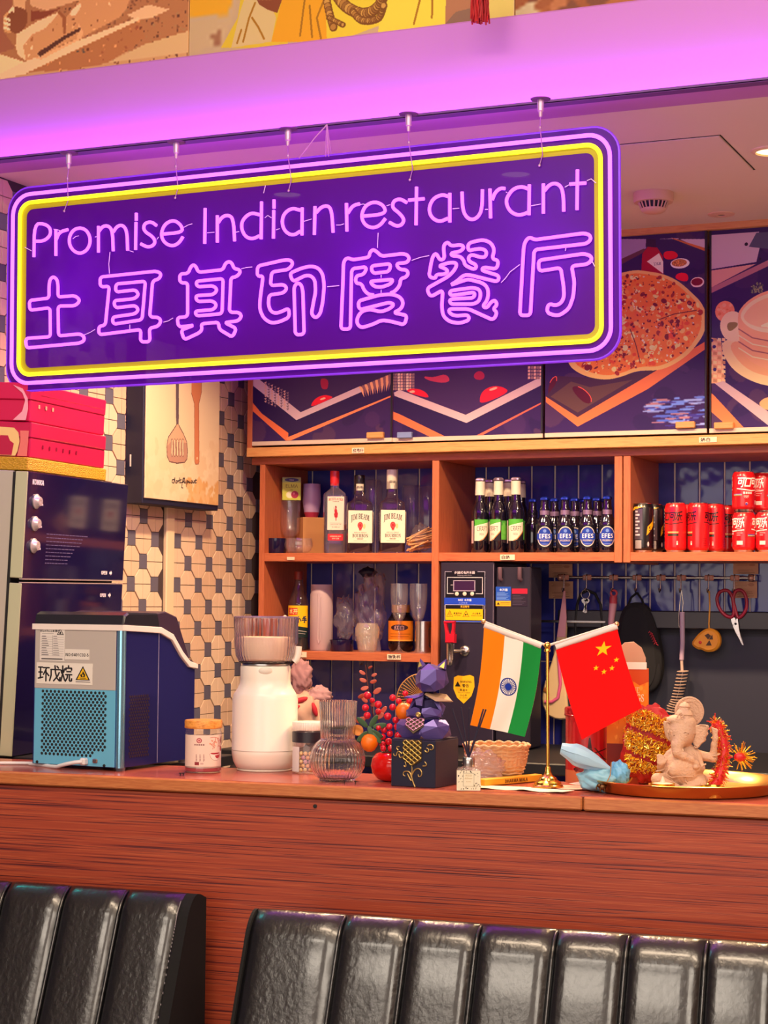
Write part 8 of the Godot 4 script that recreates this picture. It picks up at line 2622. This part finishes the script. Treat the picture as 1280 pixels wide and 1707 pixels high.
	var Q := func(u: float, v: float) -> Vector3:
		var q := pz(u, v, z2 - 0.003)
		return Vector3(q.x - cx, q.y - 1.118, z2 - 0.003)
	c = Cv.new(200, 270, H("1c4cb8"))
	c.han("水开器", 50, 26, 34, H("d8e0f4"), 4)
	for i in 7: c.line(pts2("14,%d %d,%d" % [82 + i * 16, 120 + (i * 43) % 66, 82 + i * 16]), 4, H("8ab0ec"))
	c.rect(0, 196, 200, 74, H("e0a828"))
	c.poly(pts2("34,212 54,250 14,250"), H("2a2010"))
	for i in 2: c.line(pts2("66,%d 186,%d" % [222 + i * 20, 222 + i * 20]), 5, H("4a3a18"))
	a = Q.call(826.5, 978)
	b = Q.call(851.5, 1010.5)
	part("info_sticker", MB.new().box(Vector3((a.x + b.x) / 2, (a.y + b.y) / 2, a.z + 0.0005), Vector3(b.x - a.x, a.y - b.y, 0.001)), print_mat(c.tex(), 0.45), t)
	c = Cv.new(200, 240, H("241a30"))
	c.rect(0, 0, 200, 70, H("a81838"))
	for i in 7: c.line(pts2("10,%d %d,%d" % [94 + i * 20, 110 + (i * 57) % 80, 94 + i * 20]), 4, H("5a5068"))
	a = Q.call(853.5, 981)
	b = Q.call(879, 1011)
	part("info_sticker", MB.new().box(Vector3((a.x + b.x) / 2, (a.y + b.y) / 2, a.z + 0.0005), Vector3(b.x - a.x, a.y - b.y, 0.001)), print_mat(c.tex(), 0.45), t)
	for u in [[833, 838], [864, 872]]:
		a = Q.call(u[0], 938)
		b = Q.call(u[1], 964)
		part("pipe", MB.new().tube(PackedVector3Array([Vector3((a.x + b.x) / 2, 0.5, a.z + 0.01), Vector3((a.x + b.x) / 2, b.y, a.z + 0.01), Vector3((a.x + b.x) / 2, b.y - 0.006, a.z - 0.006)]), 0.006, 12), mat(H("6a5060"), 0.4), t)

func hooks() -> void:
	# splash panel below the tiles, with its metal edge
	var sp := shell("trim_4", MB.new().box(Vector3(1.02, 1.30, 0.017), Vector3(1.16, 0.40, 0.02), 0.002), mat(H("23253a"), 0.6), "matt black splash panel below the dark blue tiles", "panel")
	shell("trim_5", MB.new().box(Vector3(1.02, 1.475, 0.035), Vector3(1.16, 0.05, 0.06), 0.003), mat(H("26222e"), 0.3), "dark ledge running along the top of the splash panel", "ledge")
	solo("metal_strip", MB.new().box(Vector3(0, 0, 0), Vector3(0.24, 0.007, 0.003), 0.001), M.steel, "thin bright metal strip on the ledge behind the flags", "strip", Vector3(pz(942, 1036, 0.067).x, pz(942, 1036, 0.067).y, 0.0672))
	var z := 0.05
	var ra := pz(934, 965, z)
	var rb := pz(1252, 961, z)
	var m := mpp(ra)
	var yr := (ra.y + rb.y) / 2
	var t := thing("hook_rail", "steel rail with eight sliding hooks on the blue tiles", "rail", Vector3(ra.x, yr, z))
	part("bar", MB.new().tube(PackedVector3Array([Vector3(0, 0, 0), Vector3(rb.x - ra.x, 0, 0)]), 0.0042, 12), M.steel, t)
	for x in [0.0, rb.x - ra.x]:
		part("end_bracket", MB.new().box(Vector3(x, 0, -0.018), Vector3(0.02, 0.02, 0.04), 0.004), M.steel, t)
		part("end_cap", MB.new().ball(Vector3(x, 0, 0.002), Vector3(0.009, 0.009, 0.009), 14, 10), mat(H("d8a8a0"), 0.3, 0.6), t)
	var us := [941.5, 979, 1023, 1062, 1102, 1136, 1182, 1225]
	var hx := []
	for i in 8:
		var x := pz(us[i], 962, z).x - ra.x
		hx.append(x + ra.x)
		var h := part("hook", MB.new().tube(PackedVector3Array([Vector3(x, 0.006, 0), Vector3(x, 0.0085, 0.005), Vector3(x, 0.004, 0.0085), Vector3(x, -0.03, 0.009), Vector3(x, -0.038, 0.012), Vector3(x, -0.04, 0.018), Vector3(x, -0.035, 0.023), Vector3(x, -0.03, 0.024)]), 0.0022, 8), mat(H("b0a0a8"), 0.25, 1.0), t)
		part("slider", MB.new().box(Vector3(x, 0, 0.001), Vector3(0.026, 0.016, 0.012), 0.003), mat(H("c8887c"), 0.45), h)
	var hy := yr - 0.036
	var hz := z + 0.017
	# paper cards tucked behind both ends of the rail
	var c := Cv.new(200, 300, H("d8a890"))
	for i in 9:
		var y := [30, 52, 80, 190, 206, 222, 244, 262, 278][i] as int
		c.line(pts2("%d,%d %d,%d" % [20 + (i * 17) % 30, y, 110 + (i * 41) % 76, y]), 5, H("8a5c54") if i < 7 else H("4a2c30"))
	c.ell(150, 60, 26, 30, H("c08a78"))
	for e in [[915, 940, 954, 963, "upper left"], [915, 969, 955, 998, "lower left"], [1222, 938, 1264, 957, "upper right"], [1222, 969, 1262, 997, "lower right"]]:
		var a := pz(e[0], e[1], 0.012)
		var b := pz(e[2], e[3], 0.012)
		solo("paper_card", MB.new().box(Vector3.ZERO, Vector3(b.x - a.x, a.y - b.y, 0.001)), print_mat(c.tex(), 0.8), "tan printed card on the tiles at the %s of the hook rail" % e[4], "card", (a + b) / 2.0, 0.0, "cards by the hook rail")
	# local helper: a place at pixel (u, v) relative to hook i
	var at := func(i: int) -> Vector3: return Vector3(hx[i], hy, hz)
	var R := func(u: float, v: float, i: int, dz := 0.0) -> Vector3: return pz(u, v, hz + dz) - Vector3(hx[i], hy, hz)
	# 1 oven mitt
	t = thing("oven_mitt", "cream oven mitt with pink edge hanging behind the flag pole", "oven mitt", at.call(0))
	var mp := PackedVector2Array()
	for q in pts2("941,990 946,1062 936,1085 940,1110 944,1150 948,1198 930,1200 912,1192 903,1172 906,1145 918,1110 925,1085 928,1062"):
		var e: Vector3 = R.call(q.x, q.y, 0)
		mp.append(Vector2(e.x, e.y))
	part("cloth", MB.new().prism(round_path(mp, true, 1), -0.006, 0.006, 0.004), mat(H("d8bc94"), 0.85), t)
	var ep := PackedVector3Array()
	for q in pts2("930,1080 932,1110 934,1140 930,1163 920,1170 908,1170"): ep.append(R.call(q.x, q.y, 0, 0.008))
	part("pink_edge", MB.new().tube(ep, 0.0048, 8), mat(H("d85c94"), 0.7), t)
	part("button", MB.new().rot(Vector3.RIGHT, PI / 2).lathe([Vector2(0, 0), Vector2(0.008, 0), Vector2(0.007, 0.003), Vector2(0, 0.004)], 16), mat(H("9a6038"), 0.5), t, R.call(910, 1150, 0, 0.006))
	var tail := PackedVector2Array()
	for q in pts2("940,985 943,985 945,1030 943,1062 929,1062 932,1040"):
		var e: Vector3 = R.call(q.x, q.y, 0)
		tail.append(Vector2(e.x, e.y))
	part("hanging_loop", MB.new().prism(tail, 0.003, 0.0075, 0.0015), mat(H("e0a0b0"), 0.7), t)
	# 2 key ring with strap
	t = thing("key_ring", "metal key ring with keys and a black strap on the second hook", "keys", at.call(1))
	part("ring", MB.new().at(Vector3(0, -0.012, 0.002), Basis(Vector3.RIGHT, PI / 2)).tube(_ring(0.0125, 0, 22), 0.0012, 6, true), M.steel, t)
	for e in [[-0.006, 0.25], [0.004, -0.1], [0.009, -0.35]]:
		part("key", MB.new().at(Vector3(e[0], -0.024, 0.003), Basis(Vector3.BACK, e[1])).prism(rrect(-0.006, -0.013, 0.006, 0.0, 0.005), 0, 0.0018, 0.0004).prism(rrect(-0.0024, -0.042, 0.0024, -0.012, 0.001), 0, 0.0018, 0.0004), M.steel, t)
	var strap := PackedVector3Array()
	for q in pts2("979,984 968,990 962,1008 959,1040 960,1068"): strap.append(R.call(q.x, q.y, 1, -0.004))
	part("strap", MB.new().tube(strap, 0.0042, 8), M.ink, t)
	strap = PackedVector3Array()
	for q in pts2("979,984 992,990 1001,1008 1004,1040 1003,1072"): strap.append(R.call(q.x, q.y, 1, -0.004))
	part("strap", MB.new().tube(strap, 0.0042, 8), M.ink, t)
	# 3 pink handled spatula
	t = thing("pink_spatula", "pink silicone spatula handle with coral top on the third hook", "spatula", at.call(2))
	part("eye", MB.new().at(R.call(1023, 989, 2), Basis(Vector3.RIGHT, PI / 2)).tube(_ring(0.0085, 0, 18), 0.0032, 8, true), mat(H("d0485c"), 0.4), t)
	part("top_band", MB.new().tube(PackedVector3Array([R.call(1022.5, 994, 2), R.call(1022, 1006, 2)]), 0.0105, 14, false, 0.0115), mat(H("d0485c"), 0.4), t)
	part("handle", MB.new().tube(PackedVector3Array([R.call(1022, 1005, 2), R.call(1019, 1032, 2), R.call(1017, 1075, 2)]), 0.0112, 14, false, 0.007), mat(H("d89aa8"), 0.45), t)
	part("blade", MB.new().at(R.call(1016, 1095, 2), Basis(Vector3.BACK, -0.05)).prism(rrect(-0.022, -0.05, 0.022, 0.036, 0.012), -0.003, 0.003, 0.001), mat(H("d08898"), 0.5), t)
	# 4 black cap
	t = thing("black_hat", "black cloth cap with a small red embroidery on the fourth hook", "cap", at.call(3))
	var cloth := mat(H("101018"), 0.9)
	var cp := PackedVector2Array()
	for q in pts2("1040,1010 1062,1002 1082,1012 1096,1050 1105,1100 1103,1130 1092,1150 1078,1157 1060,1150 1040,1130 1030,1090 1030,1045"):
		var e: Vector3 = R.call(q.x, q.y, 3)
		cp.append(Vector2(e.x, e.y))
	cp = round_path(cp, true, 2)
	part("crown", MB.new().prism(cp, -0.02, 0.022, 0.014), cloth, t)
	part("brim", MB.new().at(R.call(1072, 1115, 3, 0.012), Basis(Vector3.BACK, 0.3)).ball(Vector3.ZERO, Vector3(0.05, 0.066, 0.012), 24, 14), cloth, t)
	for q in [["1062,988 1052,996 1044,1015"], ["1062,988 1070,1000 1076,1016"]]:
		var s := PackedVector3Array()
		for e in pts2(q[0]): s.append(R.call(e.x, e.y, 3, 0.004))
		part("strap", MB.new().tube(s, 0.0032, 8), cloth, t)
	var em := MB.new()
	for i in 12:
		var u := 1083 + i * 0.9
		em.tube(PackedVector3Array([R.call(u, 1052 + i * 1.9, 3, 0.0245), R.call(u + (4 if i % 2 else -2), 1055 + i * 1.9, 3, 0.0245)]), 0.0012, 5)
	part("embroidery", em, mat(H("b8283c"), 0.7), t)
	# 6 bottle brush
	t = thing("bottle_brush", "long bottle brush with lilac handle and bent bristle head", "brush", at.call(5))
	part("hanging_wire", MB.new().tube(PackedVector3Array([R.call(1136, 984, 5), R.call(1133, 1005, 5, 0.004), R.call(1131, 1030, 5, 0.003), R.call(1132, 1046, 5, 0.002)]), 0.0013, 6), M.steel, t)
	part("handle", MB.new().tube(PackedVector3Array([R.call(1137, 1020, 5), R.call(1137, 1028, 5), R.call(1137.5, 1070, 5), R.call(1136, 1100, 5)]), 0.0078, 14, false, 0.0064), mat(H("b49ab4"), 0.35), t)
	part("loop", MB.new().tube(PackedVector3Array([R.call(1136, 984, 5), R.call(1138.5, 1005, 5), R.call(1137, 1022, 5)]), 0.0018, 6), M.steel, t)
	part("neck", MB.new().tube(PackedVector3Array([R.call(1136, 1099, 5), R.call(1137, 1119, 5)]), 0.0042, 10), mat(H("c8aca0"), 0.4), t)
	var axis := [R.call(1138, 1119, 5), R.call(1133, 1145, 5, 0.002), R.call(1127, 1168, 5, 0.004), R.call(1119, 1186, 5, 0.008)]
	for i in 15:
		var k := i / 14.0 * 2.999
		var q: Vector3 = axis[int(k)].lerp(axis[int(k) + 1], k - int(k))
		var d: Vector3 = (axis[int(k) + 1] - axis[int(k)]).normalized()
		var bs := Basis(Quaternion(Vector3.UP, d)) * Basis(Vector3.BACK, 0.25)
		part("bristle_turn", MB.new().at(q, bs).lathe([Vector2(0, -0.0016), Vector2(0.0155 if i < 12 else 0.019 - 0.003 * (i - 12), -0.0012), Vector2(0.0165 if i < 12 else 0.019 - 0.003 * (i - 12), 0.0), Vector2(0.0155, 0.0012), Vector2(0, 0.0016)], 24, Vector3.ZERO, 0.03, 12), mat(H("b89c8c"), 0.9), t)
	part("core_wire", MB.new().tube(PackedVector3Array(axis), 0.0016, 6), M.steel, t)
	# 7 orange fish toy on a string
	t = thing("fish_toy", "orange fish shaped toy with red cheek hanging on a string", "toy", at.call(6))
	part("string", MB.new().tube(PackedVector3Array([R.call(1182, 985, 6), R.call(1183, 1010, 6), R.call(1181.5, 1040, 6), R.call(1182, 1050, 6)]), 0.0024, 6), mat(H("d89a40"), 0.6), t)
	var fp := PackedVector2Array()
	for q in pts2("1152,1074 1160,1062 1170,1052 1180,1047 1190,1048 1199,1056 1202,1068 1199,1079 1191,1086 1178,1087 1169,1082 1164,1083"):
		var e: Vector3 = R.call(q.x, q.y, 6)
		fp.append(Vector2(e.x, e.y))
	part("body", MB.new().prism(round_path(fp, true, 2), -0.011, 0.012, 0.006), mat(H("e89a28"), 0.5), t)
	part("cheek", MB.new().at(R.call(1167, 1071, 6, 0.0122)).ball(Vector3.ZERO, Vector3(0.0045, 0.0045, 0.0016), 12, 8), mat(H("d8342c"), 0.5), t)
	for q in ["1176,1059 1182,1056 1187,1060 1182,1066", "1178,1076 1184,1067 1188,1076", "1183,1066 1189,1058 1190,1066"]:
		var f := PackedVector2Array()
		for e in pts2(q):
			var w: Vector3 = R.call(e.x, e.y, 6)
			f.append(Vector2(w.x, w.y))
		part("dark_mark", MB.new().prism(f, 0.0115, 0.0128), mat(H("4a2c18"), 0.5), t)
	# 8 red scissors
	t = thing("scissors", "red handled scissors hanging open on the last hook", "scissors", at.call(7))
	var sm := mat(H("a01c3c"), 0.35)
	for q in ["1205,984 1214,984 1221,995 1223,1012 1223,1024 1219,1030 1208,1026 1198,1014 1194,998 1198,988", "1226,984 1236,983 1243,992 1245,1008 1242,1020 1234,1029 1229,1030 1226,1018 1221,998"]:
		var f := PackedVector3Array()
		for e in round_path(pts2(q), true, 2): f.append(R.call(e.x, e.y, 7, 0.004))
		part("grip", MB.new().tube(f, 0.0048, 8, true), sm, t)
	for q in ["1218,1026 1226,1030 1232,1048 1240,1076 1237,1075 1226,1054 1219,1036", "1230,1028 1226,1036 1222,1044 1227,1055 1233,1066 1238,1074 1233,1050"]:
		var f := PackedVector2Array()
		for e in pts2(q):
			var w: Vector3 = R.call(e.x, e.y, 7)
			f.append(Vector2(w.x, w.y))
		part("blade", MB.new().prism(f, 0.002 if q.begins_with("1218") else 0.0045, 0.004 if q.begins_with("1218") else 0.0065, 0.0008), M.steel, t)
	part("screw", MB.new().rot(Vector3.RIGHT, PI / 2).lathe([Vector2(0, 0), Vector2(0.0034, 0), Vector2(0.0028, 0.002), Vector2(0, 0.002)], 14), M.ink, t, R.call(1226, 1040, 7, 0.0066))
